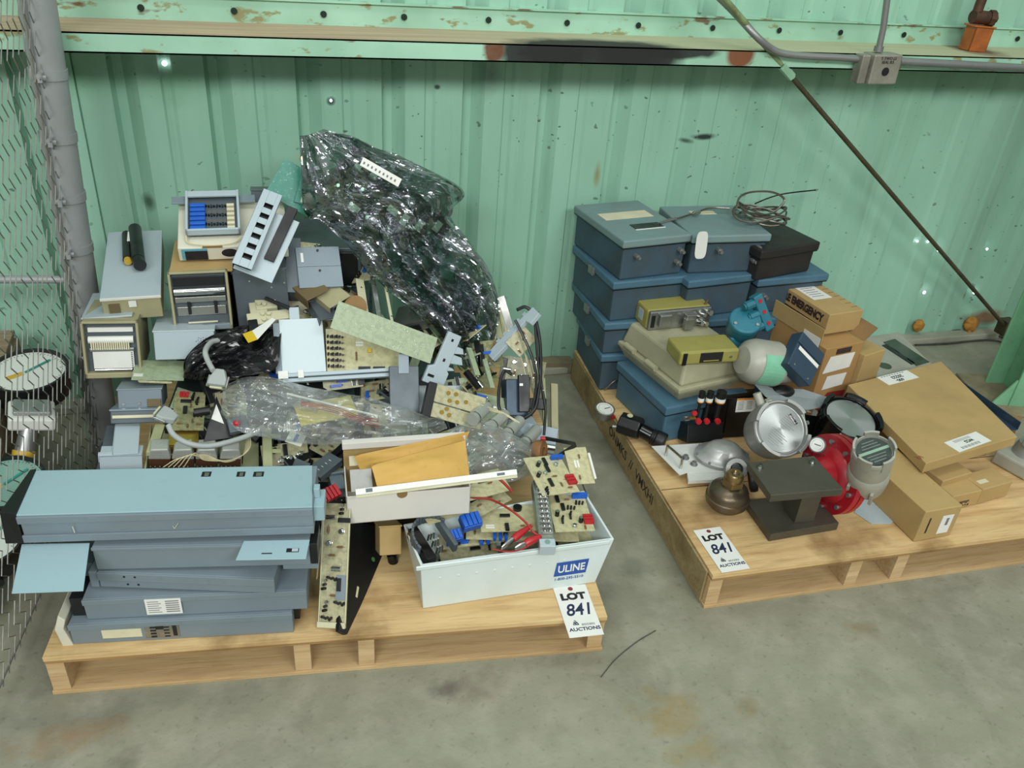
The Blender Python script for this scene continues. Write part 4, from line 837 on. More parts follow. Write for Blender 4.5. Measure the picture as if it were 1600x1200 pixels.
# blue case under it (wedge seen at 130-190, 455-495)
casebox(H(128, 497, .01), H(205, 492, .01), H(152, 458, .2), .085, 'panel_dark', 'pale blue topped case under the long tilted case, behind the left chart recorder', lid='panel_light')
def recorder(fa, fb, fc, fd_depth, kind, label):
    # fa: top-left of face, fb: top-right, fc: bottom-left
    X = (fb-fa); lx = X.length; X.normalize(); dn = (fc-fa); N = X.cross(-dn).normalized(); Up = N.cross(X); h = (fa-fc).dot(Up)
    # local x right, y into (away), z up
    m = Matrix((X, -N, Up)).transposed().to_4x4(); m.translation = fc
    t = thing('chart_recorder', m, label, 'chart recorder')
    cm = 'beige_paint' if kind == 1 else 'kraft'
    w_ = .006
    mb = MB('beige_paint', .0015)
    for a, b in (((0, 0, 0), (lx, .02, w_*2.2)), ((0, 0, h-w_), (lx, .02, h)), ((0, 0, 0), (w_, .02, h)), ((lx-w_, 0, 0), (lx, .02, h))): mb.box(a, b)
    mb.build('bezel_frame', t)
    mb = MB(cm, .001); mb.box((.002, .021, .002), (lx-.002, fd_depth, h-.001)); mb.build('housing', t)
    mb = MB('panel_dark'); mb.box((w_, .016, w_), (lx-w_, .0205, h-w_)); mb.build('back_plate', t)
    i0, i1 = w_+.004, lx-w_-.004
    if kind == 1:
        mb = MB('label_white', .001); mb.box((i0+.004, .008, h*.80), (i1-.003, .015, h*.88)); mb.build('scale_strip', t)
        mb = MB('label_white'); mb.cyl((i0+.003, .012, h*.66), (i1-.004, .012, h*.66), .009, 14); mb.build('upper_roll', t)
        mb = MB('label_cream')
        for k in range(18): mb.box((i0+.008+k*(i1-i0-.02)/18, .003, h*.50), (i0+.011+k*(i1-i0-.02)/18, .013, h*.64))
        mb.build('comb', t, None); mb = MB('dull_silver', .001); mb.box((i0+.004, .006, h*.46), (i1-.004, .016, h*.52)); mb.build('pen_bar', t)
        mb = MB('label_white'); mb.box((i0+.010, .007, h*.16), (i1-.006, .010, h*.46)); mb.build('chart_paper', t)
        mb = MB('black_ink')
        for k in range(9): mb.box((i1-.012, .0062, h*(.17+k*.032)), (i1-.008, .0071, h*(.182+k*.032)))
        mb.build('feed_holes', t); mb = MB('chrome'); mb.cyl((i0+.012, .006, h*.14), (i1-.012, .006, h*.14), .0018, 8); mb.build('tear_bar', t)
    else:
        mb = MB('chrome'); mb.cyl((i0, .008, h*.66), (i1, .008, h*.66), .0105, 18); mb.build('metal_roller', t)
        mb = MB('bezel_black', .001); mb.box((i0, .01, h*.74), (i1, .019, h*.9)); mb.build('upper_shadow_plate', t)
        mb = MB('dull_silver', .001); mb.box((i0, .004, h*.48), (i1, .014, h*.57)); mb.build('pen_bar', t)
        mb = MB('dull_silver', .001); mb.box((i0+.002, .008, h*.25), (i1-.002, .018, h*.40)); mb.build('platen', t)
        for x in (.27, .72): mb = MB('bezel_black', .001); mb.box((lx*x, .002, h*.28), (lx*x+.007, .014, h*.50)); mb.build('pen_arm', t)
        mb = MB('label_cream'); mb.box((lx*.25, .002, h*.13), (lx*.75, .006, h*.150)); mb.build('index_strip', t)
        mb = MB('panel_grey', .001); mb.box((w_, -.002, w_*.3), (lx-w_, .008, h*.10)); mb.build('lower_door', t)
    return t, lx, h
recorder(P(124, 503, -.62), P(215, 502, -.62), P(134, 592, -.645), .20, 1, 'chart recorder with white paper at the far left, its glass front facing out')
recorder(P(263, 426, -.55), P(357, 422, -.55), P(273, 519, -.575), .20, 0, 'chart recorder with a shiny metal roller, under the white box')
# pale blue case with round marks below the roller recorder
t, lx, ly = casebox(P(239, 517, -.62), P(334, 515, -.62), P(240, 500, -.52), .075, 'panel_light', 'pale blue instrument case below the roller chart recorder, perforated round grille', lid='panel_light', maxd=.2)
mb = MB('bezel_black')
for k in range(19):
    a = k*2.4; r = .0032*math.sqrt(k); mb.cyl((lx*.79+r*math.cos(a), -.0006, -.030+r*math.sin(a)), (lx*.79+r*math.cos(a), .001, -.030+r*math.sin(a)), .0011, 6)
mb.box((lx*.76, -.0006, -.062), (lx*.84, .001, -.055)); mb.build('grille_holes', t)
# green board shelf sticking out
pcb(F(P(205, 593, -.70), P(287, 594, -.70), P(238, 563, -.60)), 'green board jutting out flat below the pale blue case, solder side up', 'pcb_green', 1, 31, kinds=['stickers'])
casebox(P(217, 594, -.695), P(268, 596, -.695), P(220, 592, -.66), .006, 'pcb_yellow', 'thin yellow card edge just under the jutting green board', 'card_edge', 'circuit card')
# grey plates below recorder
t, lx, ly = casebox(P(183, 608, -.72), P(252, 606, -.72), P(196, 590, -.60), .055, 'panel_grey', 'grey instrument box under the left chart recorder, two screws and a brass plate', screws=0)
for x in (.12, .48): mb = MB('chrome'); mb.cyl((lx*x, -.0008, -.036), (lx*x, -.003, -.036), .004, 10); mb.build('screw', t)
mb = MB('nameplate_brown', .001); mb.box((lx*.66, -.004, -.045), (lx*.98, -.0008, -.026)); mb.build('nameplate', t)
t, lx, ly = casebox(P(172, 640, -.765), P(248, 638, -.765), P(186, 630, -.66), .034, 'panel_dark', 'dark fronted slide-in drawer with a cream strip, below the grey box with the brass plate', lid='panel_grey')
mb = MB('label_cream', .0008); mb.box((lx*.04, -.004, -.021), (lx*.96, -.0008, -.014)); mb.build('scale_strip', t); mb = MB('red_plastic'); mb.box((lx*.92, -.006, -.018), (lx*.99, -.004, -.010)); mb.build('red_tab', t)
# folded sheet pieces
fr, lx, ly = F(H(176, 710), H(216, 708), H(186, 662, .05)); mb = MB('panel_light', .001); mb.box((0, 0, -.002), (lx, ly, 0)); mb.box((-.03, 0, -.02), (0, .012, 0)); mb.box((-.002, 0, -.03), (0, ly, 0))
single('folded_sheet', mb, fr, 'pale folded sheet metal piece behind the left end of the top chassis', 'metal plate')
fr, lx, ly = F(H(155, 713), H(222, 711), H(160, 700, .02)); mb = MB('panel_light', .001); mb.box((0, 0, -.003), (lx, ly+.01, 0)); mb.box((0, 0, -.045), (lx, .002, 0))
single('folded_sheet', mb, fr, 'pale metal angle with a dark patch lying just behind the top chassis', 'metal plate')
t, lx, ly = casebox(H(152, 735, .03), H(178, 735, .03), H(160, 665, .10), .12, 'panel_dark', 'dark green grey metal box end by the fence behind the top chassis')
# transformer rack
fr, lx, ly = F(P(228, 733, -.90), P(392, 733, -.90), P(232, 688, -.80)); 
t = thing('transformer_rack', fr, 'row of four silver capped transformers on a pale green chassis behind the top chassis', 'transformer rack')
mb = MB('green_paint_pale', .001); mb.box((0, 0, -.035), (lx+.02, .16, -.028)); mb.box((-.004, 0, -.035), (.0, .16, .0)); mb.build('chassis', t)
for k, x in enumerate((231, 268, 305, 343)):
    a = fr.inverted() @ P(x, 716, -.885); wd = .049; M('can_silver', 'b9bdb6', .3, .35, .12, 14); mb = MB('can_silver', .003)
    mb.prism([(0, .008), (.005, .036), (wd-.006, .038), (wd, .008)], .0, .040, 'y'); o = mb.build('transformer', t, local=TL(a.x, a.y, a.z-.012)); 
    mb = MB('transformer_brown', .002); mb.box((.001, .002, -.028), (wd-.001, .038, .008)); mb.build('winding', o)
    mb = MB('chrome'); mb.box((-.004, .008, -.02), (-.001, .014, .014)); mb.box((wd+.001, .008, -.02), (wd+.004, .014, .014)); mb.build('strap', o)
    mb = MB('dull_silver')
    for q in range(7): mb.sphere((.005+q*.005, -.002, -.012-.006*(q % 2)), .0022, 4)
    mb.build('solder_lugs', o)
inv = fr.inverted()
for k in range(5):
    pts = [P(255+8*k, 730, -.905), P(280+6*k, 716-k*2, -.90), P(320, 711+k*2, -.89), P(352+k*3, 722-k, -.89), P(378+k*3, 712-k*3, -.87), P(385+k, 690-k*5, -.83)]
    mb = MB('wire_cream'); mb.tube(smooth_path([inv @ p for p in pts], 6), .0011, 5); mb.build('wire', t)
fr, lx, ly = F(H(411, 728), H(426, 728), H(396, 668, .04)); mb = MB('green_paint_pale', .001); mb.box((0, 0, -.02), (lx, ly, 0))
for k in (.35, .75): mb.box((lx, ly*k, -.004), (lx+.022, ly*k+.012, 0))
single('rack_rail', mb, fr, 'pale green slotted rail standing right of the four silver capped transformers', 'rail')
fr, lx, ly = F(H(228, 706), H(252, 708), H(246, 662, .04)); mb = MB('green_paint_pale', .001); mb.box((0, 0, -.012), (.022, ly, 0)); single('rack_rail', mb, fr, 'pale green flat rail running back left of the four transformers', 'rail')
# relay board and things behind transformers
pcb(F(H(268, 672), H(318, 672), H(256, 612, .05)), 'tan relay board under the grey cable plug, red block at its top', 'pcb_dull', 10, 33, extra=(('red_test_points', .3, .9, 1.57, 1.2),), kinds=['chip', 'resistor', 'transistor_row'])
fr = F(H(262, 695), H(310, 694), H(262, 668, .01)); mb = MB('pcb_tan'); lx, ly = fr[1:]; mb.box((0, 0, -.03), (lx, ly, 0)); M('brass', 'a88a3c', .3, .8, .2, 14)
mb = MB('brass', .002); mb.box((0, 0, -.03), (lx, ly+.01, 0)); single('brass_plate', mb, fr[0], 'brassy metal cover plate behind the second silver capped transformer', 'metal plate')
# black triangular panel with white label
pts = [H(318, 690), H(365, 683), H(338, 618, -.01)]; fr, lx, ly = F(*pts); inv = fr.inverted(); q = [inv @ p for p in pts]
t = thing('bezel_panel', fr, 'black pointed panel with a white triangular label, standing behind the transformers', 'panel'); mb = MB('bezel_black', .001); mb.prism([(p.x, p.y) for p in q], -.012, 0); mb.build('plate', t)
q = [inv @ p for p in (H(330, 657), H(350, 664), H(338, 632, -.01))]; mb = MB('label_white'); mb.prism([(p.x, p.y) for p in q], .0003, .0012); mb.build('white_label', t)
mb = MB('bezel_black', .002); mb.cyl((0, 0, 0), (.035, .004, 0), .010, 14); o = single('round_plug', mb, MT(H(303, 645, -.03), 0), 'black plug with a yellow and white tip beside the pointed black panel', 'plug')
# grey cables with D plugs
def dplug(p, yaw, pitch, lab):
    t = thing('cable_plug', MT(p, yaw, pitch), lab, 'plug')
    mb = MB('cable_grey', .003); mb.prism([(-.010, -.02), (.010, -.02), (.021, .004), (.021, .020), (-.021, .020), (-.021, .004)], -.008, .008); mb.build('hood', t)
    mb = MB('chrome', .001); mb.box((-.024, .020, -.007), (.024, .023, .007)); mb.build('shell', t); mb = MB('cream_plastic', .001); mb.box((-.015, .023, -.0045), (.015, .028, .0045)); mb.build('pin_insert', t)
    for s in (-1, 1): mb = MB('chrome'); mb.cyl((s*.023, -.004, 0), (s*.023, .024, 0), .0028, 8); mb.build('thumbscrew', t)
dplug(H(342, 590, -.07), 2.75+math.pi*.0, -.7, 'grey cable plug pointing down in front of the black plastic bag')
dplug(H(262, 650, -.07), 1.2, .4, 'grey cable plug at the left above the transformers, turned sideways')
cable('signal_cable', [H(333, 579, -.075), H(324, 562, -.06), H(321, 548, -.05), H(330, 535, -.02), H(345, 531, .0)], .0065, 'cable_grey', 'short grey cable arching up from the upper plug', n=10)
cable('signal_cable', [H(263, 664, -.065), H(272, 680, -.06), H(295, 693, -.06), H(325, 697, -.05), H(360, 690, -.04), H(395, 678, -.02), H(410, 668, .02)], .0065, 'cable_grey', 'grey cable looping across the four transformers from the lower plug', n=10)
# red lamp item
mb = MB('panel_dark', .002); mb.box((-.02, -.02, -.01), (.025, .02, .006)); mb.m('red_plastic'); mb.sphere((0, 0, .008), .009, 8); single('lamp_module', mb, MT(H(370, 664, -.02), .2, .5), 'small dark module with a round red lamp beside the clear bag', 'lamp module')
# black plastic bag with yellow/white paper
foil('black_film', '181818', 'd5dbe0', .16, .22, 22, .5)
m_ = bpy.data.materials.new('black_bag'); m_.use_nodes = True; b_ = m_.node_tree.nodes['Principled BSDF']; b_.inputs['Base Color'].default_value = (.006, .006, .007, 1); b_.inputs['Roughness'].default_value = .16; MATS['black_bag'] = m_
mb = pouch('bag', [(H(285, 590, .02), H(330, 598, .0)), (H(290, 560, .0), H(350, 590, -.02)), (H(320, 530, .0), H(400, 585, -.02)), (H(360, 515, .02), H(432, 572, -.02)), (H(400, 505, .05), H(440, 520, .0))], .04, 'black_bag', .02, 12, 30, 40, 3)
single('black_plastic_bag', mb, Matrix.Identity(4), 'crumpled shiny black plastic bag left of the tall white module', 'plastic bag')
fr, lx, ly = F(H(388, 536, -.05), H(412, 527, -.05), H(377, 523, -.03)); mb = MB('yellow_plastic'); mb.box((0, 0, 0), (lx*.6, ly, .001)); t = thing('paper_wrapper', fr, 'yellow and white paper wrapper lying on the black plastic bag', 'paper'); mb.build('yellow_part', t)
mb = MB('label_white'); mb.add([(lx*.6, 0, 0), (lx*2.2, ly*.9, .01), (lx*2.1, ly*1.2, .01), (lx*.6, ly, 0)], [(0, 1, 2, 3)]); mb.build('white_part', t)
# ================================================================ white box with blue resistors (top left)
fr, lx, ly = F(P(277, 388, -.50), P(450, 382, -.50), P(288, 318, -.33))
t = thing('white_box', fr, 'white plastic covered box with blacked out labels, on top of the roller recorder', 'box')
mb = MB('cream_paint', .003); mb.box((0, 0, -.042), (lx, ly, 0)); mb.build('body', t)
M('marker_black', '221c22', .8, 0, .3, 30); M('tape_blue', '5fa8bd', .5, 0, .1)
mb = MB('tape_blue'); mb.box((lx*.03, -.0012, -.037), (lx*.26, -.0004, -.004)); mb.build('blue_label', t); mb = MB('marker_black'); mb.box((lx*.06, -.002, -.038), (lx*.26, -.0012, -.010)); mb.build('blacked_patch', t)
mb = MB('marker_black'); mb.lathe([(.0, -.0010), (.020, -.0008), (.020, 0)], 20, (0, 0, 0)); mb.build('blacked_spot', t, local=TL(lx*.46, -.0004, -.020) @ RX(math.pi/2) @ Matrix.Diagonal((1, .65, 1, 1)))
mb = MB('kraft_dark'); mb.box((lx*.22, -.001, -.002), (lx*.40, .004, .0006)); mb.build('tape_strip', t)
p = t.matrix_world
casebox(P(266, 424, -.54), P(362, 421, -.54), P(276, 385, -.38), .006, 'kraft', 'flat brown carton sheet between the white box and the roller recorder', 'carton_sheet', 'cardboard', maxd=.2)
# open metal tray w/ resistors, lying on the white box
fr, lx, ly = F(P(290, 364, -.475), P(376, 361, -.475), P(302, 301, -.34))
t = thing('open_module', fr, 'open grey metal module with six blue resistors inside, lying on the white box', 'module')
mb = MB('panel_light', .001); w_ = .006; dz = .012
for a, b in (((0, 0, -dz), (lx, w_, .008)), ((0, ly-.020, -dz+.012), (lx, ly, .006)), ((0, 0, -dz), (w_, ly, .008)), ((lx-w_, 0, -dz), (lx, ly, .008))): mb.box(a, b)
mb.build('frame', t); mb = MB('panel_dark'); mb.box((0, 0, -dz+.0), (lx, ly, -dz+.003)); mb.build('floor_plate', t)
for k in range(6):
    y = .012+k*(ly-.048)/6
    mb = MB('blue_plastic', .0015); mb.box((.010, y, -.012), (lx*.36, y+.011, .002)); mb.build('blue_resistor', t)
for k in range(6):
    for x in (.42, .52, .63, .73): addcomp(t, 'transistor_row' if k % 2 else 'resistor', lx*x, .018+k*(ly-.048)/6, -.012, 1.57 if k % 2 else 0, 1.1)
    y = .012+k*(ly-.048)/6; mb = MB('label_cream', .0005); mb.box((lx*.76, y, -.014), (lx*.9, y+.009, .0)); mb.build('cream_terminal', t)
mb = MB('panel_grey', .001); mb.box((-.035, ly-.03, -.012), (0, ly-.004, -.008)); mb.build('side_ear', t); mb = MB('panel_grey', .001); mb.box((lx, ly-.03, -.012), (lx+.04, ly-.004, -.008)); mb.build('side_ear', t)
mb = MB('wire_cream'); mb.tube(smooth_path([(0, -.004, -.005), (lx*.02, -.02, -.012), (lx*.2, -.03, -.012), (lx*.5, -.034, -.012), (lx*.85, -.028, -.012), (lx, -.012, -.008)], 6), .002, 6); mb.build('bail_wire', t)
# slotted strip and plate
fr, lx, ly = FY(P(362, 410, -.60), P(412, 294, -.415), P(394, 414, -.60), S(31, P(370, 400, -.54)))
t = thing('slotted_bracket', fr, 'pale grey metal strip with six square holes leaning on the white box', 'bracket')
mb = MB('panel_light', .0008); n6 = 6; hx0, hx1 = lx*.34, lx*.78; ys = [ly*(.10+.135*k) for k in range(n6)]; hh = ly*.062
mb.box((0, 0, -.002), (hx0, ly, 0)); mb.box((hx1, 0, -.002), (lx, ly, 0)); yy = 0
for y in ys: mb.box((hx0, yy, -.002), (hx1, y, 0)); yy = y+hh
mb.box((hx0, yy, -.002), (hx1, ly, 0)); mb.box((0, 0, -.012), (.002, ly, 0)); mb.box((lx-.002, 0, -.012), (lx, ly, 0)); mb.build('strip', t); mb = MB('bezel_black'); mb.box((.003, .004, -.013), (lx-.003, ly-.002, -.010)); mb.build('backing', t)  # black strip added behind the holes, standing in for the shaded channel interior
fr, lx, ly = FY(P(364, 417, -.575), P(410, 322, -.44), P(427, 424, -.58), S(62, P(380, 400, -.54))); 
t = thing('metal_plate', fr, 'pale grey metal plate with a black bar on it, under the six hole strip', 'metal plate'); mb = MB('panel_light', .001); mb.box((0, 0, -.008), (lx, ly, -.005)); mb.build('plate', t)
mb = MB('bezel_black', .001); mb.box((lx*.58, ly*.28, -.005), (lx*.84, ly*1.15, .004)); mb.build('black_bar', t)
# dark boxes behind
casebox(P(392, 296, -.22), P(436, 296, -.22), P(392, 292, -.15), .05, 'panel_dark', 'dark grey box edge showing above the six hole strip', maxd=.08)
t, lx, ly = casebox(P(362, 423, -.53), P(446, 418, -.53), P(366, 405, -.44), .17, 'panel_dark', 'large dark grey instrument case below the white box, blank side facing out', maxd=.2, screws=0)
for q in ((.3, -.03), (.7, -.05), (.2, -.12), (.95, -.04)): mb = MB('chrome'); mb.cyl((lx*q[0], -.0005, q[1]), (lx*q[0], -.0025, q[1]), .0025, 8); mb.build('screw', t)
# grey two-door cover
fr, lx, ly = F(H(468, 450), H(537, 447), H(474, 386, .02))
t = thing('cover_panel', fr, 'grey metal cover with a horizontal seam below the shiny bag', 'cover'); mb = MB('panel_grey', .001); mb.box((0, 0, -.03), (lx, ly*.51, 0)); mb.build('lower_leaf', t); mb = MB('panel_grey', .001); mb.box((0, ly*.52, -.03), (lx, ly, -.001)); mb.build('upper_leaf', t)
for q in ((.5, .9), (.5, .4)): mb = MB('bezel_black'); mb.cyl((lx*q[0], ly*q[1], 0), (lx*q[0], ly*q[1], .003), .003, 8); mb.build('screw', t)
mb = MB('label_white'); mb.box((lx*.1, ly*.62, 0), (lx*.16, ly*.85, .0006)); mb.build('paper_strip', t)
casebox(H(447, 455, .01), H(468, 456, .01), H(452, 372, .03), .06, 'panel_dark', 'dark grey case standing left of the seamed grey cover')
# brown brackets
for (q, lab, mt) in ((((480, 470), (515, 452), (462, 440)), 'bent dark olive bracket below the seamed grey cover', 'nameplate_brown'), (((515, 482), (548, 462), (500, 445)), 'brown folded bracket with a bright rivet above the tilted green board', 'beige_paint'), (((500, 500), (530, 495), (488, 470)), 'dark brown bracket jammed under the two folded ones', 'panel_dark')):
    fr, lx, ly = F(H(*q[0], -.02), H(*q[1], -.01), H(*q[2], .02)); mb = MB(mt, .001); mb.box((0, 0, -.002), (lx, ly, 0)); mb.box((0, 0, -.03), (.002, ly, 0)); mb.box((0, ly, -.028), (lx, ly+.002, 0)); mb.m('chrome'); mb.cyl((lx*.8, ly*.8, 0), (lx*.8, ly*.8, .002), .004, 10)
    single('folded_bracket', mb, fr, lab, 'bracket')
# cream relay modules + black lever
fr, lx, ly = F(H(388, 508), H(455, 500), H(392, 462, .03))
t = thing('cream_relay_module', fr, 'cream plastic relay frame with round studs and a black lever, above the white module', 'relay'); mb = MB('cream_plastic', .002)
mb.box((0, 0, -.02), (lx*.55, ly*.4, 0)); mb.box((lx*.3, ly*.1, -.02), (lx, ly*.42, -.002)); mb.box((lx*.25, ly*.5, -.02), (lx*.75, ly, 0)); mb.box((lx*.1, ly*.4, -.02), (lx*.5, ly*.8, -.004)); mb.build('frame', t)
for q in ((.38, .1), (.52, .08), (.37, .3), (.51, .28), (.33, .66), (.45, .62)): mb = MB('cream_plastic'); mb.cyl((lx*q[0], ly*q[1], 0), (lx*q[0], ly*q[1], .006), .0055, 14); s = mb.build('stud', t); 
mb = MB('bezel_black', .002); mb.box((0, -ly*.35, -.02), (lx*.22, ly*.15, .004)); mb.build('black_side_block', t)
mb = MB('bezel_black', .002); a, b = V((lx*.5, ly*.75, .012)), V((lx*1.0, ly*.30, .012)); mb.cyl(a, b, .0055, 10); mb.build('lever', t)
# ================================================================ white rack module with board (centre)
Yc_ = -.66
fr, lx, ly = F(P(441, 584, -.70), P(510, 580, -.70), P(443, 499, -.60))
t = thing('rack_module', fr, 'tall white faced rack module beside a tan board, centre of the heap', 'rack module')
mb = MB('panel_white', .001); mb.box((0, 0, -.003), (lx, ly, 0)); mb.build('white_side_panel', t)
mb = MB('panel_grey', .001); mb.box((-.015, 0, -.02), (0, ly*.93, .004)); mb.build('left_flange', t)
mb = MB('panel_light', .001); mb.box((lx*.25, ly, -.004), (lx*.48, ly+.032, -.001)); mb.build('upper_tab', t)
R_ = fr.inverted() @ P(615, 585, -.705)
mb = MB('panel_light', .001); mb.box((0, -.010, -.020), (R_.x+.01, -.001, .003)); mb.box((0, -.022, -.020), (R_.x+.01, -.012, -.004)); mb.build('lower_rail', t)
mb = MB('panel_light', .001); mb.box((lx, ly*.96, -.006), (lx+.12, ly, -.001)); mb.build('upper_rail', t)
for x0, x1 in ((-.01, .014), (.038, .052)): mb = MB('label_white'); mb.box((x0, -.014, .003), (x1, .006, .0045)); mb.build('tape', t)
T2 = pcb(F(P(511, 580, -.695), P(626, 580, -.695), P(513, 514, -.61)), 'tan circuit board beside the white module panel, dark part rows at its left', 'pcb_yellow', 0, 35, extra=[('transistor_row', .06+.06*i, .1+.14*j, 1.57, 1.2) for i in range(3) for j in range(6)]+[('stickers', .45, .62, 0, 1.2), ('chip', .78, .75, -.3, 1.6), ('chip', .5, .05, 0, 1.6), ('chip', .7, .05, 0, 1.6), ('resistor', .4, .3, 1.57), ('resistor', .4, .4, 1.57)])
mb = MB('yellow_plastic', .001); mb.box((.105, .05, 0), (.115, .06, .008)); mb.build('yellow_part', T2)
# tilted green board with grey front panel
A_, B_, D_ = P(516, 512, -.70), P(672, 568, -.715), P(529, 470, -.66)
fr = F(A_, B_, D_); t = pcb(fr, 'long tilted green board, solder side up, over the tan board of the white module', 'pcb_green', 0, 36); lx, ly = fr[1:]
mb = MB('chrome'); rr = random.Random(3)
for k in range(90): x, y = rr.uniform(.01, lx-.01), rr.uniform(.006, ly-.006); mb.sphere((x, y, 0), .0011, 3)
mb.build('solder_points', t)
fr2, l2, h2 = F(P(662, 596, -.735), P(689, 606, -.735), P(682, 510, -.69)); t2 = thing('front_panel_assembly', fr2, 'pale grey panel with stepped lugs at the right end of the tilted green board', 'front panel')
mb = MB('panel_light', .0015); mb.prism([(-.004, 0), (l2*1.1, 0), (l2*1.1, h2*.28), (l2*.95, h2*.33), (l2*.95, h2), (l2*.2, h2), (l2*.2, h2*.35), (-.004, h2*.30)], -.012, 0); mb.build('panel', t2)
for k, (y0, y1, e) in enumerate(((.32, .40, .020), (.47, .64, .036), (.66, .80, .026))): mb = MB('panel_light', .001); mb.prism([(l2*.95, h2*y0), (l2*.95+e, h2*(y0+.05)), (l2*.95+e*.7, h2*y1), (l2*.95, h2*y1)], -.014, -.002); mb.build('lug', t2)
mb = MB('bezel_black'); mb.box((l2*.5, h2*.85, 0), (l2*.62, h2*.90, .0006)); mb.box((l2*.5, h2*.46, 0), (l2*.62, h2*.52, .0006)); mb.box((l2*.05, h2*.12, 0), (l2*.4, h2*.17, .0006)); mb.build('slots', t2)
# dark grey slide-in
fr, lx, ly = F(P(610, 658, -.80), P(656, 657, -.80), P(614, 572, -.72))
t = thing('slide_module', fr, 'dark grey upright plastic module with a clip at the top, behind the white carton', 'plastic module'); mb = MB('panel_dark', .002); mb.box((0, 0, -.016), (lx, ly, 0)); mb.build('body', t)
mb = MB('bezel_black', .001); mb.prism([(lx*.25, ly*.05), (lx*.75, ly*.05), (lx*.75, ly*.17), (lx*.6, ly*.17), (lx*.5, ly*.11), (lx*.4, ly*.17), (lx*.25, ly*.17)], 0, .001); mb.build('notch', t)
mb = MB('panel_grey', .001); mb.box((lx*.3, ly*.86, .0), (lx*.66, ly*1.22, .003)); mb.build('top_clip', t); mb = MB('bezel_black', .001); mb.box((-.004, -.004, -.012), (lx+.004, .008, -.002)); mb.build('foot', t)
# long cream rails
for (q, lab, mt, w_) in ((((566, 503), (546, 432)), 'cream metal rail slanting down under the shiny bag, leftmost of three', 'cream_plastic', .024), (((590, 500), (566, 428)), 'pale grey inner rail with a dark slot, middle of three slanting rails', 'dull_silver', .014), (((612, 507), (588, 440)), 'thin cream edge rail, rightmost of three slanting rails', 'cream_plastic', .008)):
    a, b = H(*q[0], -.01), H(*q[1], .03); d = b-a; fr, lx, ly = F(a, a+V((.05, .01, -.02)), b); mb = MB(mt, .001); mb.box((0, 0, -.004), (w_, ly, 0)); mb.box((w_-.002, 0, -.012), (w_, ly, 0)); t = thing('metal_rail', fr, lab, 'rail'); mb.build('rail', t)
    for y in (.2, .8): mb = MB('chrome'); mb.cyl((w_*.5, ly*y, 0), (w_*.5, ly*y, .0015), .0025, 8); mb.build('rivet', t)
# orange-brown curved piece
mb = MB('kraft_dark', .002); mb.cyl((0, 0, 0), (0, 0, .01), .03, 20); single('brown_disc', mb, MT(H(555, 480, .01), 0, 1.0), 'brown curved disc edge left of the slanting rails', 'disc')
# ================================================================ right flank of the heap
fr = F(P(768, 552, -.615), P(828, 490, -.60), P(756, 540, -.57))
t = thing('front_panel_assembly', fr[0], 'pale grey stepped bezel tilted at the right flank of the heap, small tan board attached', 'front panel'); lx = fr[1]
mb = MB('panel_light', .0015); mb.prism([(-.01, -.020), (lx*.35, -.020), (lx*.35, -.008), (lx*.85, -.008), (lx*.88, -.030), (lx*1.12, -.026), (lx*1.12, .012), (lx*.2, .016), (-.01, .012)], -.014, 0); mb.build('bezel', t)
for k in range(5): mb = MB('panel_light', .001); mb.box((lx*(.2+k*.17), .014, -.012), (lx*(.28+k*.17), .026, -.002)); mb.build('lug', t)
pcb(F(P(790, 535, -.63), P(812, 558, -.65), P(816, 506, -.60)), 'small tan board hanging from the tilted grey bezel at the right flank', 'pcb_tan', 5, 41, kinds=['resistor', 'transistor'])
fr, lx, ly = F(P(770, 530, -.52), P(787, 528, -.52), P(786, 452, -.40)); mb = MB('green_paint_pale', .001); mb.box((0, 0, -.03), (lx, ly, 0)); mb.box((lx, 0, -.02), (lx+.004, ly*.98, .004)); single('metal_rail', mb, fr, 'olive grey upright rail standing behind the right flank bezel', 'rail')
fr, lx, ly = F(P(790, 525, -.48), P(806, 520, -.48), P(795, 456, -.42)); mb = MB('cream_plastic', .001); mb.box((0, 0, -.003), (lx*.3, ly, 0)); mb.m('dull_silver'); mb.box((lx*.3, 0, -.02), (lx, ly*.95, -.003)); single('metal_rail', mb, fr, 'cream edged rail right beside the upright olive rail', 'rail')
for (q, r, lab) in (([(808, 484), (822, 480), (835, 495), (843, 530), (845, 575), (842, 610), (835, 640), (815, 655), (795, 652)], .005, 'thick black cable looping down the right edge of the heap, outermost'),
                    ([(800, 585), (788, 580), (781, 600), (779, 630), (784, 650)], .0045, 'black cable loop hugging the left side of the black module'),
                    ([(835, 490), (840, 560), (846, 600), (852, 640), (850, 680)], .004, 'black cable running straight down beside the flat strips'),
                    ([(805, 500), (815, 520), (832, 560), (838, 600), (830, 650)], .004, 'black cable inner strand at the right edge of the heap')):
    cable('power_cable', [P(x, y, -.58-.0012*(y-480)) for x, y in q], r, 'black_rubber' if False else 'bezel_black', lab)
fr, lx, ly = F(P(792, 650, -.76), P(826, 650, -.76), P(796, 592, -.70)); t = thing('black_module', fr, 'black box module with a tiny white sticker inside the cable loops', 'module'); mb = MB('navy_panel', .003); mb.box((0, 0, -.05), (lx, ly, 0)); mb.build('body', t); mb = MB('bezel_black', .002); mb.box((lx*.5, ly*.1, 0), (lx, ly*1.1, .015)); mb.build('side_cover', t)
mb = MB('label_white'); mb.box((lx*.52, ly*.8, .015), (lx*.68, ly*.87, .0155)); mb.build('sticker', t)
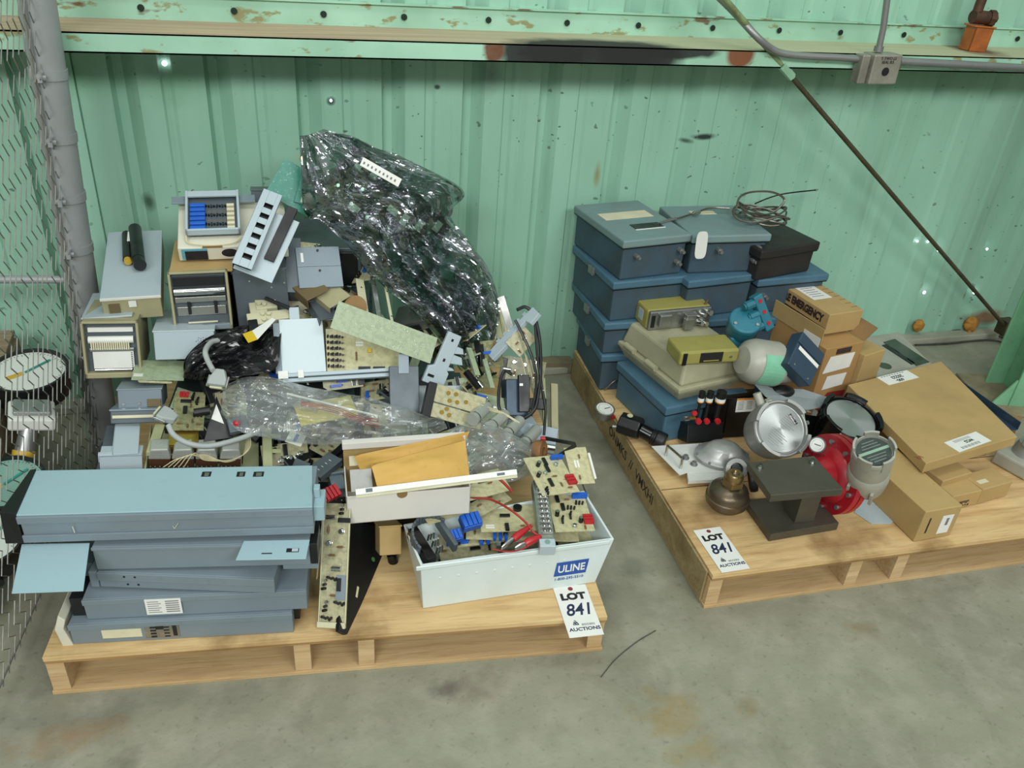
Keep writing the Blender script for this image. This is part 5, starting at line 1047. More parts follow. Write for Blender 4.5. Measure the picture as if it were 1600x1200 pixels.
for (q, w_, lab, mt) in ((((850, 672), (848, 590)), .012, 'olive flat strip leaning at the far right of the heap, left one', 'green_paint_pale'), (((862, 690), (876, 600)), .022, 'grey perforated strip lying at the far right of the heap', 'beige_paint'), (((848, 610), (830, 560)), .006, 'thin cream strip crossing the black cables', 'cream_plastic'), (((742, 585), (752, 545)), .016, 'green strip hanging below the shiny bag, left one', 'pcb_green'), (((766, 605), (768, 560)), .014, 'green strip hanging below the shiny bag, right one', 'pcb_green')):
    a, b = P(q[0][0], q[0][1], -.74), P(q[1][0], q[1][1], -.62); fr, lx, ly = F(a, a+V((.05, 0, -.01)), b); mb = MB(mt, .0008); mb.box((0, 0, -.002), (w_, ly, 0)); mb.box((0, 0, -.008), (.0015, ly, 0)); single('metal_strip', mb, fr, lab, 'strip')
fr, lx, ly = F(Z(832, 562, .019), Z(862, 566, .019), Z(834, 556, .019)); mb = MB('label_white', .001); mb.box((0, 0, -.010), (lx, ly, 0)); mb.m('bezel_black'); mb.box((0, .0, -.016), (lx, ly, -.011)); single('connector_strip', mb, fr, 'white topped connector strip poking out at the right flank', 'connector')
for k, (x, y) in enumerate(((822, 560), (828, 575), (818, 572))): cable('loose_wire', [P(x-6, y-20, -.62), P(x, y, -.64), P(x+5, y+22, -.68)], .0018, 'wire_cream', 'cream wire dangling under the small tan board at the right flank', 'wire', 6, 6, 'cream wires under the small tan board')
# capacitor bank
mb = MB('bezel_black', .002)
fr, lx, ly = F(P(672, 650, -.84), P(750, 672, -.86), P(694, 603, -.78)); t = thing('terminal_board', fr, 'tan terminal board with round eyelets and a black left edge, by the capacitor row', 'terminal board')
mb = MB('pcb_tan'); mb.box((.0, 0, -.004), (lx, ly*.42, 0)); mb.build('lower_board', t); mb = MB('pcb_tan'); mb.box((.0, ly*.46, -.004), (lx, ly, .001)); mb.build('upper_board', t); mb = MB('bezel_black', .002); mb.box((-.022, -.004, -.02), (.0, ly, .006)); mb.build('black_edge', t)
for q in ((.2, .2), (.35, .18), (.28, .34), (.3, .6), (.45, .62), (.25, .82), (.62, .7), (.4, .85)): mb = MB('brass'); mb.lathe([(.0035, 0), (.0055, 0), (.0055, .002), (.0035, .002)], 12); mb.build('eyelet', t, local=TL(lx*q[0], ly*q[1], .001))
cps = [((757, 640), (790, 664)), ((782, 652), (806, 672)), ((800, 660), (826, 678)), ((818, 666), (842, 688))]
t = thing('capacitor_bank', MT(P(758, 660, -.86)), 'row of four silver can capacitors strapped together in the clear bag', 'capacitors'); iv = t.matrix_world.inverted()
for k, ((x0, y0), (x1, y1)) in enumerate([((738, 652), (760, 636)), ((765, 664), (788, 648)), ((790, 676), (812, 658)), ((818, 690), (838, 672))]):
    a, b = iv @ P(x0, y0+4, -.87), iv @ P(x1, y1, -.80); mb = MB('can_silver'); mb.cyl(a, b, .0165, 20); o = mb.build('can', t); mb = MB('chrome'); d = (b-a).normalized(); mb.cyl(a+d*.012, a+d*.016, .0175, 20, None, False); mb.build('strap', o)
for k in range(4): cable('loose_wire', [P(722, 622+k*2, -.80), P(750, 632+k*2, -.82), P(785, 644+k, -.82), P(812, 660+k, -.83)], .0009, 'wire_cream', 'thin cream wire running along the capacitor row', 'wire', 5, 6, 'cream wires along the capacitor row')
# brown coil roll, silver tube, black bent strip
p = P(843, 705, -.90); mb = MB('rust_iron'); mb.lathe([(.012, -.012), (.028, -.012), (.030, 0), (.028, .012), (.012, .012), (.012, -.012)], 28); M('brown_tape', '8a6238', .6, 0, .25, 20); mb.mats = [MATS['brown_tape']]; single('tape_roll', mb, MT(p, .9, 1.35), 'brown roll of tape standing on edge at the right of the clear bag', 'tape roll')
mb = MB('chrome'); mb.cyl((0, 0, 0), (.035, -.01, -.004), .009, 14); mb.m('red_plastic'); mb.cyl((0, .012, .016), (.02, .008, .016), .006, 10); single('silver_tube', mb, MT(P(846, 697, -.86)), 'short silver tube with a red part next to the brown tape roll', 'tube')
t = thing('bent_strip', Matrix.Identity(4), 'black bent metal strip over the boards at the right end of the bin', 'metal strip')
for k, (a, b, c_) in enumerate((((852, 683), (899, 692), 0), ((899, 692), (842, 728), 0), ((888, 700), (914, 768), 0))):
    mb = MB('bezel_black'); A_, B_ = P(*a, -.93), P(*b, -.95 if b[1] < 740 else -1.02); mb.strip([A_, B_], (.004, .002, -.012), .003); mb.build('strip_leg', t)
# ================================================================ clear bags
foil('clear_film', 'f4f6f4', 'eef2f4', .07, .10, 26, .15, .10, .55)
mb = MB('label_cream'); fr, lx, ly = F(H(470, 665, -.02), H(560, 648, -.02), H(505, 625, .0)); M('paper_yellow', 'cbbf6e', .6, 0, .1); mb = MB('paper_yellow'); mb.box((0, 0, -.003), (lx, ly, 0)); single('yellow_sheet', mb, fr, 'yellow paper sheet inside the long clear bag', 'paper')
for k in range(4): cable('loose_wire', [H(470, 628+2*k, -.03), H(520, 635+3*k, -.035), H(560, 650+3*k, -.035), H(592, 656+4*k, -.03)], .0013, 'wire_red', 'thin red wire inside the long clear bag', 'wire', 5, 6, 'red wires in the long clear bag')
mb = MB('label_white'); mb.tube([H(448, 615, -.035), H(590, 650, -.035)], .003, 6); single('white_rod', mb, Matrix.Identity(4), 'white plastic rod inside the long clear bag', 'rod')
mb = pouch('b', [(H(345, 645, -.02), H(352, 600, -.0)), (H(372, 672, -.03), H(385, 588, -.01)), (H(430, 686, -.03), H(430, 590, -.02)), (H(500, 695, -.03), H(490, 606, -.03)), (H(560, 690, -.04), H(560, 618, -.03)), (H(600, 688, -.05), H(600, 628, -.04)), (H(660, 685, -.05), H(655, 650, -.05)), (H(700, 668, -.04), H(694, 655, -.04))], .055, 'clear_film', .022, 13, 34, 70, 5)
single('clear_bag', mb, Matrix.Identity(4), 'long crumpled clear plastic bag with yellow paper and red wires across the heap', 'plastic bag')
mb = pouch('b', [(P(722, 750, -1.0), P(700, 672, -.86)), (P(760, 755, -1.0), P(740, 655, -.84)), (P(800, 752, -.99), P(780, 665, -.86)), (P(830, 740, -.97), P(815, 690, -.88)), (P(842, 722, -.95), P(838, 705, -.9))], .05, 'clear_film', .02, 13, 34, 44, 9)
single('clear_bag', mb, Matrix.Identity(4), 'clear plastic bag wrapped around the silver capacitors, right of the white carton', 'plastic bag')
# ================================================================ antistatic bag
foil('shield_film', 'a6bbaf', 'dedee6', .24, .10, 20, .12, 0, .5)
pcb(F(P(415, 300, -.36), P(482, 340, -.38), P(470, 262, -.33)), 'teal green board poking out left of the shiny antistatic bag', 'pcb_teal', 0, 51)
pcb(F(P(460, 315, -.375), P(482, 322, -.38), P(466, 255, -.335)), 'narrow teal daughter board under the left edge of the shiny bag, orange tip', 'pcb_teal', 3, 52, kinds=['stickers'])
mb = MB('orange_foam'); mb.mats = [MATS['amber']]; mb.box((-.008, -.003, -.005), (.008, .003, .005)); single('orange_clip', mb, MT(P(473, 247, -.34)), 'tiny orange clip at the top left of the shiny bag', 'clip')
pcb(F(P(500, 300, -.36), P(660, 420, -.42), P(560, 230, -.30)), 'dark populated board inside the shiny bag, upper one', 'pcb_dull', 22, 53, kinds=['chip', 'transistor', 'silver_capacitor', 'relay'], s=1.6)
pcb(F(P(600, 440, -.46), P(700, 540, -.52), P(680, 370, -.40)), 'large green board inside the lower part of the shiny bag', 'pcb_teal', 12, 54, kinds=['chip', 'transistor', 'relay'], s=1.5)
mb = MB('label_white'); fr, lx, ly = F(P(562, 258, -.415), P(622, 292, -.425), P(565, 244, -.405)); mb.box((0, 0, 0), (lx, ly, .0006)); mb.m('ink_grey')
for k in range(9): mb.box((lx*(.05+k*.1), ly*.3, .0006), (lx*(.09+k*.1), ly*.6, .0009))
LBL = (mb, fr)
mb.build('printed_label').matrix_world = fr; lab_o = bpy.context.scene.collection.objects[-1]
mb = pouch('b', [(P(472, 212, -.36), P(505, 208, -.30)), (P(470, 260, -.38), P(580, 228, -.31)), (P(476, 330, -.42), P(660, 262, -.34)), (P(500, 345, -.44), P(722, 300, -.36)), (P(545, 385, -.46), P(700, 330, -.37)), (P(570, 420, -.50), P(728, 372, -.40)), (P(605, 450, -.52), P(762, 420, -.44)), (P(650, 490, -.56), P(780, 470, -.48)), (P(690, 540, -.60), P(776, 520, -.52)), (P(722, 580, -.64), P(760, 565, -.58))], .07, 'shield_film', .032, 9.5, 56, 90, 2, .9)
o = single('antistatic_bag', mb, Matrix.Identity(4), 'big crumpled shiny smoky antistatic bag draped over the top of the heap', 'plastic bag')
lab_o.parent = o
# ================================================================ filler electronics
rnd = random.Random(12)
gz = [('pcb_tan', 'tan circuit board wedged at an angle in the jumbled heap', 'tan boards jumbled in the heap'), ('pcb_green', 'green circuit board wedged at an angle in the jumbled heap', 'green boards jumbled in the heap'), ('pcb_dull', 'olive brown circuit board wedged in the jumbled heap', 'olive boards jumbled in the heap'), ('pcb_yellow', 'yellowish circuit board wedged in the jumbled heap', 'yellowish boards jumbled in the heap')]
spots = []
def poly_ok(x, y):
    L = {380: (450, 560), 440: (440, 640), 500: (400, 720), 560: (330, 820), 600: (300, 850), 640: (280, 860), 700: (380, 850), 730: (400, 720), 790: (490, 560)}
    ks = sorted(L); 
    for a, b in zip(ks, ks[1:]):
        if a <= y <= b: k = (y-a)/(b-a); return L[a][0]*(1-k)+L[b][0]*k+12 < x < L[a][1]*(1-k)+L[b][1]*k-12
    return False
tries = 0
while len(spots) < 72 and tries < 4000:
    tries += 1; x, y = rnd.uniform(290, 860), rnd.uniform(385, 785)
    if not poly_ok(x, y) or any(abs(x-a)+abs(y-b) < 34 for a, b in spots): continue
    spots.append((x, y))
for k, (x, y) in enumerate(spots):
    p = H(x, y, .055+rnd.random()*.02)
    if p.z < T0+.03: continue
    eul = Matrix.Rotation(rnd.uniform(-.9, .9), 4, 'Z') @ Matrix.Rotation(rnd.uniform(.1, 1.1), 4, 'X') @ Matrix.Rotation(rnd.uniform(-.5, .5), 4, 'Y')
    w_, d_ = rnd.uniform(.07, .13), rnd.uniform(.05, .09); m4 = Matrix.Translation(p) @ eul @ TL(-w_/2, -d_/2, 0)
    if k % 3 != 2:
        mt, lb, gr = gz[rnd.randrange(4)]; pcb((m4, w_, d_), lb, mt, 7, 100+k, gr, edge=rnd.choice(['x0', 'x1', None]), s=1.5)
    elif k % 2:
        t = thing('plug_in_module', m4, 'black plug-in module wedged in the jumbled heap', 'module', 'black modules jumbled in the heap'); mb = MB('bezel_black', .002); mb.box((0, 0, -.03), (w_, d_*.6, 0)); mb.build('body', t); mb = MB('panel_dark', .001); mb.box((-.004, 0, -.03), (-.0005, d_*.6, .004)); mb.build('front_plate', t)
        mb = MB('label_white'); mb.box((w_*.2, d_*.1, 0), (w_*.24, d_*.5, .0005)); mb.build('sticker', t)
    else:
        t = thing('plug_in_module', m4, 'grey sheet metal module wedged in the jumbled heap', 'module', 'grey modules jumbled in the heap'); mb = MB(rnd.choice(['panel_grey', 'panel_light', 'dull_silver']), .001); mb.box((0, 0, -.002), (w_, d_, 0)); mb.box((0, 0, -.03), (w_, .002, 0)); mb.box((0, 0, -.03), (.002, d_, 0)); mb.build('shell', t)
        mb = MB('bezel_black', .001); mb.box((w_*.3, -.004, -.025), (w_*.8, -.0005, -.008)); mb.build('connector', t)
# specific items between chassis stack and carton
t, lx, ly = casebox(H(500, 745, -.02), H(533, 718, -.02), H(492, 724, .0), .02, 'panel_dark', 'dark slate strip module with tiny white marks left of the white carton', 'strip_module', 'module')
for k in range(4): mb = MB('label_white'); mb.box((lx*(.2+k*.18), ly*.4, 0), (lx*(.22+k*.18), ly*.55, .0006)); mb.build('mark', t)
for (x, y, lab) in ((490, 750, 'upper small red plastic part at the right end of the top chassis'), (494, 763, 'lower small red plastic part at the right end of the top chassis')):
    mb = MB('red_plastic', .001); mb.sphere((0, 0, 0), .007, 6); mb.box((-.01, -.004, -.004), (.004, .004, .006)); single('red_part', mb, MT(H(x, y, -.06)), lab, 'plastic part')
fr, lx, ly = F(H(520, 765, -.02), H(542, 762, -.02), H(518, 742, .0)); mb = MB('panel_grey', .002); mb.box((0, 0, -.03), (lx, ly, 0)); mb.box((-.004, ly-.004, -.002), (lx+.004, ly+.004, .008)); single('grey_clip_block', mb, fr, 'grey plastic clip block tight against the left wall of the white carton', 'plastic block')
fr, lx, ly = F(H(445, 690, -.02), H(470, 698, -.02), H(450, 672, .0)); mb = MB('label_white'); mb.box((0, 0, 0), (lx, ly, .001)); mb.m('blue_plastic'); mb.box((lx*.4, ly*.2, .001), (lx*.6, ly*.9, .0015)); single('paper_packet', mb, fr, 'small white paper packet with a blue print under the long clear bag', 'paper')
# ================================================================ right pallet
M('case_lid', '4a6e82', .5, 0, .15, 10, .15); M('case_lid_grey', '718d90', .5, 0, .15, 8, .15, dark='75807a'); M('case_black', '1d1d1f', .5, 0, .35, 8, .2, dark='2c2620'); M('beige_case', 'a8a689', .55, 0, .15, 7, .1); M('olive_case', '9a9450', .5, 0, .12, 8); M('teal_paint', '2b7486', .4, .05, .15, 12); M('light_grey_paint', 'a9a99d', .45, .1, .14, 10)
M('cast_grey', '8f918e', .45, .3, .2, 14); M('cast_silver', 'a8aaa6', .38, .45, .14, 12); M('red_paint', 'b01f2c', .32, .05, .12, 12, dark='7d1820'); M('stand_steel', '5e5a50', .42, .45, .3, 10, .1, dark='4a453b'); M('bronze', '6f6250', .38, .7, .3, 14, .15, dark='4a4034'); M('brass_nut', 'a68f62', .3, .8, .25, 20); M('carton_front', 'a98452', .75, 0, .1, 6)
M('green_label', '7fc0a0', .5, 0, .1, 30); M('orange_label', 'e08a24', .5, 0, 0); M('clear_plate', '8f989a', .3, .1, .1); M('brown_black', '3b2a2a', .7, 0, .3, 40); M('red_ink', 'a5282c', .7, 0, .3, 40)
def dialmat():
    m, nt, b = base_mat('spun_dial'); tc = nt.nodes.new('ShaderNodeTexCoord').outputs['Object']
    vl = nt.nodes.new('ShaderNodeVectorMath'); vl.operation = 'LENGTH'; nt.links.new(tc, vl.inputs[0])
    w_ = mth(nt, 'SINE', mth(nt, 'MULTIPLY', vl.outputs['Value'], 2600.))
    b.inputs['Base Color'].default_value = lin('a9aeac'); b.inputs['Metallic'].default_value = .8; b.inputs['Roughness'].default_value = .36
    b.inputs['Anisotropic'].default_value = .85
    tg = nt.nodes.new('ShaderNodeTangent'); tg.direction_type = 'RADIAL'; tg.axis = 'Z'; nt.links.new(tg.outputs[0], b.inputs['Tangent'])
    bn = nt.nodes.new('ShaderNodeBump'); bn.inputs['Strength'].default_value = .08; bn.inputs['Distance'].default_value = .0005; nt.links.new(w_, bn.inputs['Height']); nt.links.new(bn.outputs[0], b.inputs['Normal'])
    MATS['spun_dial'] = m
dialmat()
def bluecase(a, b, c, h, label, lidm='case_lid', bodym='case_side', studs=(), latch=False, maxd=None, lidh=.026, group=None, ov=.009, window=False):
    fr, lx, ly = F(a, b, c); ly = maxd or ly
    t = thing('instrument_enclosure', fr, label, 'instrument case', group)
    mb = MB(bodym, .006); mb.add([(ov*1.2, ov*1.2, -h), (lx-ov*1.2, ov*1.2, -h), (lx-ov*1.2, ly-ov, -h), (ov*1.2, ly-ov, -h), (ov, ov, -lidh), (lx-ov, ov, -lidh), (lx-ov, ly-ov, -lidh), (ov, ly-ov, -lidh)], [(0, 3, 2, 1), (4, 5, 6, 7), (0, 1, 5, 4), (1, 2, 6, 5), (2, 3, 7, 6), (3, 0, 4, 7)]); mb.build('body', t)
    mb = MB(lidm, .005); mb.box((0, 0, -lidh), (lx, ly, 0)); mb.build('lid', t)
    mb = MB('bezel_black'); mb.box((.003, .003, -lidh-.003), (lx-.003, ly-.003, -lidh)); mb.build('gasket', t)
    for x, z, s in studs:
        mb = MB('galvanised'); mb.cyl((lx*x, ov, z), (lx*x, ov-.018*s, z), .008*s, 8); mb.cyl((lx*x, ov-.018*s, z), (lx*x, ov-.028*s, z), .005*s, 12); mb.build('cable_gland', t)
    if latch: mb = MB('galvanised', .001); mb.box((-.008, ly*.42, -.034), (.002, ly*.42+.035, -.008)); mb.build('latch', t)
    return t, lx, ly
ZM = {.345: .258, .461: .377, .592: .520, .722: .657, .718: .652, .59: .518, .672: .612, .57: .502, .445: .372, .33: .25}
STK = lambda z: ZM[z]
# left stack, bottom to top
t, lx, ly = bluecase(Z(940, 556, STK(.345)), Z(1010, 553, STK(.345)), Z(890, 491, STK(.345)), STK(.345)-T0-.001, 'lowest blue case of the left stack, right above the pallet deck edge', studs=((.55, -.09, 1), (.62, -.07, .7)), latch=True)
LX = .20
def stackcase(cor, z_, wpx, h, lab, **k): return bluecase(Z(*cor[0], z_), Z(*cor[1], z_), Z(*cor[2], z_), h, lab, **k)
stackcase(((945, 506), (1040, 500), (896, 439)), STK(.461), 0, .118, 'blue case second from the bottom of the left stack, behind the beige case', studs=((.45, -.06, .9), (.5, -.09, .6)), latch=True)
stackcase(((959, 442), (1076, 431), (901, 382)), STK(.592), 0, .142, 'blue case second from the top of the left stack, with a bright blue lid rim', latch=True)
t, lx, ly = stackcase(((975, 377), (1082, 366), (912, 319)), STK(.722), 0, .136, 'top case of the left blue stack, lid with a cream label and a black plate', lidm='case_lid_grey', bodym='case_side', studs=((.22, -.055, 1), (.86, -.05, 1.1), (.84, -.09, 1.1)))
mb = MB('label_cream', .001); mb.box((lx*.14, ly*.52, 0), (lx*.86, ly*.70, .0012)); mb.build('cream_label', t); mb = MB('bezel_black', .0005); mb.box((lx*.36, ly*.24, 0), (lx*.78, ly*.36, .002)); mb.build('black_plate', t); mb = MB('label_white'); mb.box((lx*.35, ly*.22, 0), (lx*.79, ly*.235, .0015)); mb.build('plate_edge', t)
# middle stack
stackcase(((1080, 560), (1180, 552), (1045, 492)), STK(.345), 0, STK(.345)-T0-.001, 'bottom blue case of the middle stack, hidden behind the beige case', lidh=.02)
stackcase(((1078, 503), (1182, 496), (1040, 440)), STK(.461), 0, .118, 'blue case second from the bottom of the middle stack, nearly hidden by the teal transmitter')
stackcase(((1077, 440), (1184, 428), (1030, 380)), STK(.590), 0, .140, 'blue case directly under the top case of the middle stack')
t, lx, ly = stackcase(((1083, 369), (1207, 366), (1030, 322)), STK(.718), 0, .133, 'top case of the middle blue stack, under the coiled metal tubing', lidm='case_lid_grey', studs=((.36, -.05, 1.1), (.86, -.045, 1.1), (.83, -.088, 1.1)))
mb = MB('label_cream', .001); mb.box((lx*.3, ly*.68, 0), (lx*.62, ly*.80, .0012)); mb.build('cream_label', t)
# right stack
stackcase(((1188, 556), (1290, 546), (1150, 492)), STK(.33), 0, STK(.33)-T0-.001, 'bottom blue case of the right stack, behind the open cartons')
stackcase(((1187, 500), (1292, 490), (1150, 440)), STK(.445), 0, .118, 'blue case second from the bottom of the right stack, behind the cartons')
stackcase(((1186, 438), (1297, 428), (1152, 384)), STK(.570), 0, .129, 'blue case with a bright lid rim directly under the black case', studs=((.12, -.06, 1.1),))
t, lx, ly = bluecase(Z(1191, 393, STK(.672)), Z(1283, 378, STK(.672)), Z(1152, 350, STK(.672)), .109, 'black case standing on the right blue stack', 'case_black', 'case_black', lidh=.03)
# white tag hanging
fr, lx, ly = F(P(1084, 405, -.392), P(1102, 404, -.392), P(1087, 362, -.382)); mb = MB('galvanised', .001); pts = []
for k in range(24):
    a = 2*math.pi*k/24; pts.append((lx/2+lx/2*math.copysign(abs(math.cos(a))**.6, math.cos(a)), ly/2+ly/2*math.copysign(abs(math.sin(a))**.45, math.sin(a))))
mb.mats = [MATS['white_paint']]; mb.prism(pts, 0, .001); single('hanging_tag', mb, fr, 'blank pale oval tag hanging between the top two blue cases', 'tag')
# coiled tubing + probe
M('steel_tube', '8a857c', .28, .85, .15, 30)
t = thing('capillary_coil', Matrix.Identity(4), 'coil of thin metal capillary tubing with a probe end, on top of the blue cases', 'tubing coil')
c = Z(1185, 335, .745)
def ring(cx, cy, z_, rx, ry, ang, n=30, wob=0): 
    c = Z(cx, cy, z_); return [c+V((math.cos(ang)*rx*math.cos(a)-math.sin(ang)*ry*math.sin(a), math.sin(ang)*rx*math.cos(a)+math.cos(ang)*ry*math.sin(a), wob*math.sin(a*2+cx))) for a in [2*math.pi*k/n for k in range(n)]]
for (cx, cy, z_, rx, ry, an, wb) in ((1188, 330, 0.670, .085, .055, -.5, .012), (1191, 334, 0.678, .090, .048, -.55, .010), (1184, 336, 0.685, .083, .05, -.35, .013), (1192, 338, 0.676, .078, .058, -.7, .009), (1189, 327, 0.690, .080, .04, -.45, .016), (1195, 341, 0.672, .07, .045, -.6, .008)):
    mb = MB('steel_tube'); mb.tube(ring(cx, cy, z_, rx, ry, an, 30, wb), .0034, 6, True); mb.build('tube_loop', t)
mb = MB('steel_tube'); mb.tube(smooth_path([P(1150, 328, -.30), P(1156, 308, -.26), P(1175, 300, -.24), P(1205, 300, -.24), P(1224, 309, -.24), P(1222, 320, -.25), P(1200, 335, -.27), P(1160, 331, -.3)], 8), .0036, 6); mb.build('raised_loop', t)
mb = MB('steel_tube'); pp = [Z(1034, 347, 0.660), Z(1060, 341, 0.662), Z(1085, 333, 0.666), Z(1110, 325, 0.671), Z(1140, 326, 0.673)]; mb.tube(smooth_path(pp, 6), .0035, 6); mb.build('lead_tube', t)
mb = MB('dull_silver'); mb.tube([Z(1031, 349, 0.661), Z(1042, 345, 0.661), Z(1056, 342, 0.662)], [.003, .006, .0055], 10); mb.build('probe_tip', t)
mb = MB('dull_silver'); mb.tube([Z(1084, 334, 0.666), Z(1092, 331, 0.667)], .0085, 8); mb.build('union', t)
cable('black_wire', [P(1180, 318, -.25), P(1205, 308, -.2), P(1230, 302, -.15), P(1274, 297, -.10)], .0026, 'black_gloss', 'thin black wire end sticking up right of the tubing coil', 'wire')
# front blue case
t, lx, ly = bluecase(Z(1042, 638, .252), Z(1170, 612, .252), Z(972, 563, .252), .252-T0-.001, 'front blue case on the deck, carrying the beige case', lidh=.03, bodym='case_lid', ov=.008)
bluecase_front = t
# beige case
fr, lx, ly = F(Z(1062, 610, .302), Z(1172, 584, .302), Z(973, 531, .302))
t = thing('beige_enclosure', fr, 'large beige plastic case with a domed lid, standing on the front blue case', 'instrument case')
mb = MB('beige_case', .006); mb.add([(.02, .02, -.052), (lx-.02, .02, -.052), (lx-.02, ly-.02, -.052), (.02, ly-.02, -.052), (0, 0, -.012), (lx, 0, -.012), (lx, ly, -.012), (0, ly, -.012)], [(0, 3, 2, 1), (4, 5, 6, 7), (0, 1, 5, 4), (1, 2, 6, 5), (2, 3, 7, 6), (3, 0, 4, 7)]); mb.build('base', t)
mb = MB('beige_case', .004); mb.box((-.004, -.004, -.012), (lx+.004, ly+.004, .004)); mb.build('rim', t)
lh = .075; i_ = .014; mb = MB('beige_case', .008); mb.add([(.008, .008, .004), (lx-.008, .008, .004), (lx-.008, ly-.008, .004), (.008, ly-.008, .004), (.008+i_, .008+i_, lh), (lx-.008-i_, .008+i_, lh), (lx-.008-i_, ly-.008-i_, lh), (.008+i_, ly-.008-i_, lh)], [(0, 3, 2, 1), (4, 5, 6, 7), (0, 1, 5, 4), (1, 2, 6, 5), (2, 3, 7, 6), (3, 0, 4, 7)]); mb.build('domed_lid', t)
mb = MB('beige_case', .003); mb.cyl((-.006, ly*.35, .012), (-.006, ly*.5, .012), .010, 12); mb.build('hinge', t); mb = MB('beige_case', .003); mb.cyl((-.006, ly*.70, .012), (-.006, ly*.85, .012), .010, 12); mb.build('hinge', t)
LZ = .302+lh
# olive box with metal face
o1 = Z(1012, 517, LZ+.001); o2 = Z(1107, 508, LZ+.001); h = .066; fr, lx, ly = F(o1+V((0, 0, h)), o2+V((0, 0, h)), o1+V((.02, .1, h)))
t = thing('positioner_box', fr, 'olive box with an open grey metal face full of fittings, on the beige case', 'controller')
ly = .10
mb = MB('olive_case', .006); mb.box((-.003, .012, -h), (lx+.002, ly, 0)); mb.build('olive_cover', t)
mb = MB('dull_silver', .004); mb.box((0, 0, -h), (lx, .014, -.001)); mb.build('metal_face', t)
mb = MB('dull_silver', .004); mb.box((lx*.14, -.012, -h*.8), (lx*.34, 0, -h*.15)); mb.build('square_boss', t); mb = MB('dull_silver', .003); mb.box((lx*.55, -.02, -h*.55), (lx*.72, 0, -h*.2)); mb.build('bracket_arm', t); mb = MB('dull_silver', .002); mb.box((lx*.52, -.03, -h*.9), (lx*.66, -.012, -h*.35)); mb.build('bracket_arm', t)
mb = MB('bezel_black', .001); mb.box((lx*.03, -.002, -h*.85), (lx*.09, .001, -h*.2)); mb.build('nameplate', t); mb = MB('panel_light', .001); mb.box((-.0045, .04, -h*.75), (-.003, .07, -h*.2)); mb.build('blue_sticker', t)
for x, z_, r in ((.93, .25, .009), (.82, .8, .008), (.9, .85, .008), (.76, .45, .006), (.84, .35, .006)): mb = MB('chrome'); mb.cyl((lx*x, 0, -h*z_), (lx*x+.004, -.018, -h*z_+.004), r, 10); mb.build('fitting', t)
mb = MB('brass_nut'); mb.cyl((lx*.93, .02, 0), (lx*.96, .02, .016), .004, 8); mb.build('brass_stem', t)
# second olive box
h = .045; A_, B_ = Z(1060, 572, LZ+.001)+V((0, 0, h)), Z(1152, 566, LZ+.001)+V((0, 0, h)); fr, lx, ly = F(A_, B_, Z(1036, 520, LZ+.001+h))
t = thing('positioner_box', fr, 'olive green box with a black rectangular window, front one of two on the beige case', 'controller'); ly = min(ly, .10)
mb = MB('olive_case', .007); mb.box((0, 0, -h), (lx, ly, 0)); mb.build('housing', t)
mb = MB('bezel_black', .001); mb.box((lx*.05, -.002, -h+.001), (lx*.12, .001, -.004)); mb.build('black_nameplate', t); mb = MB('case_black', .001); mb.box((lx*.34, -.002, -h*.85), (lx*.72, .001, -h*.12)); w_ = mb.build('window', t); mb = MB('olive_case'); mb.box((lx*.40, -.003, -h*.75), (lx*.66, -.001, -h*.68)); mb.build('scale', w_)
mb = MB('chrome'); mb.cyl((lx*.86, 0, -h*.5), (lx*.86, -.004, -h*.5), .004, 10); mb.build('screw', t)
# teal transmitter
c = P(1164, 494, -.575); k = S(1, c)
t = thing('teal_transmitter', MT(c-V((0, 0, .085)), -.35, 0), 'teal painted pressure transmitter with a round three bolt cover and a red dotted manifold', 'transmitter')
r = 24*k
T_ = RX(.45)
mb = MB('teal_paint', .002); mb.t(TL(0, 0, .05) @ RX(.50)); mb.lathe([(r*.72, -.06), (r*.9, -.03), (r, -.022), (r*1.02, .018), (r*1.06, .020), (r*1.06, .034), (r*.97, .038), (0.0001, .040)], 36); mb.build('round_housing', t)
mb = MB('chrome'); mb.t(TL(0, 0, .05) @ RX(.50))
for a in (1.7, 3.7, 5.8): mb.cyl((r*.82*math.cos(a), r*.82*math.sin(a), .037), (r*.82*math.cos(a), r*.82*math.sin(a), .043), .005, 10)
mb.build('cover_bolts', t)
mb = MB('teal_paint', .005); mb.box((-.036, -.03, -.03), (.036, .03, .022)); mb.build('lower_body', t)
fr = (RZ(.35) @ TL(0, 0, 0)); D = V((1.0, -.35, -.55))
a = t.matrix_world.inverted() @ P(1186, 466, -.575); b = t.matrix_world.inverted() @ P(1203, 510, -.605)
mb = MB('teal_paint', .004); d = (b-a); L = d.length; X = d.normalized(); nn = V((.25, -.8, .55)); Y = nn.cross(X).normalized(); Zz = X.cross(Y); mm = Matrix((X, Y, Zz)).transposed().to_4x4(); mm.translation = a
mb.box((-.01, -.016, -.03), (L+.012, .016, 0)); mb.build('manifold_bar', t, local=mm)
for q in (.1, .48, .88):
    mb = MB('red_plastic'); mb.cyl((L*q, 0, 0), (L*q, 0, .002), .0065, 14); mb.build('red_disc', t, local=mm)
    mb = MB('teal_paint', .001); mb.cyl((L*q, -.016, -.014), (L*q-.004, -.046, -.014), .0145, 8); mb.cyl((L*q-.004, -.046, -.014), (L*q-.005, -.052, -.014), .011, 14); mb.build('bonnet', t, local=mm)
sp_ = P(1164, 494, -.575); casebox(V((sp_.x-.055, -.625, sp_.z-.117)), V((sp_.x+.06, -.63, sp_.z-.117)), V((sp_.x-.055, -.50, sp_.z-.117)), sp_.z-.117-T0-.002, 'kraft_dark', 'brown carton with the teal transmitter standing on it, mostly hidden', 'carton', 'box', maxd=.11)
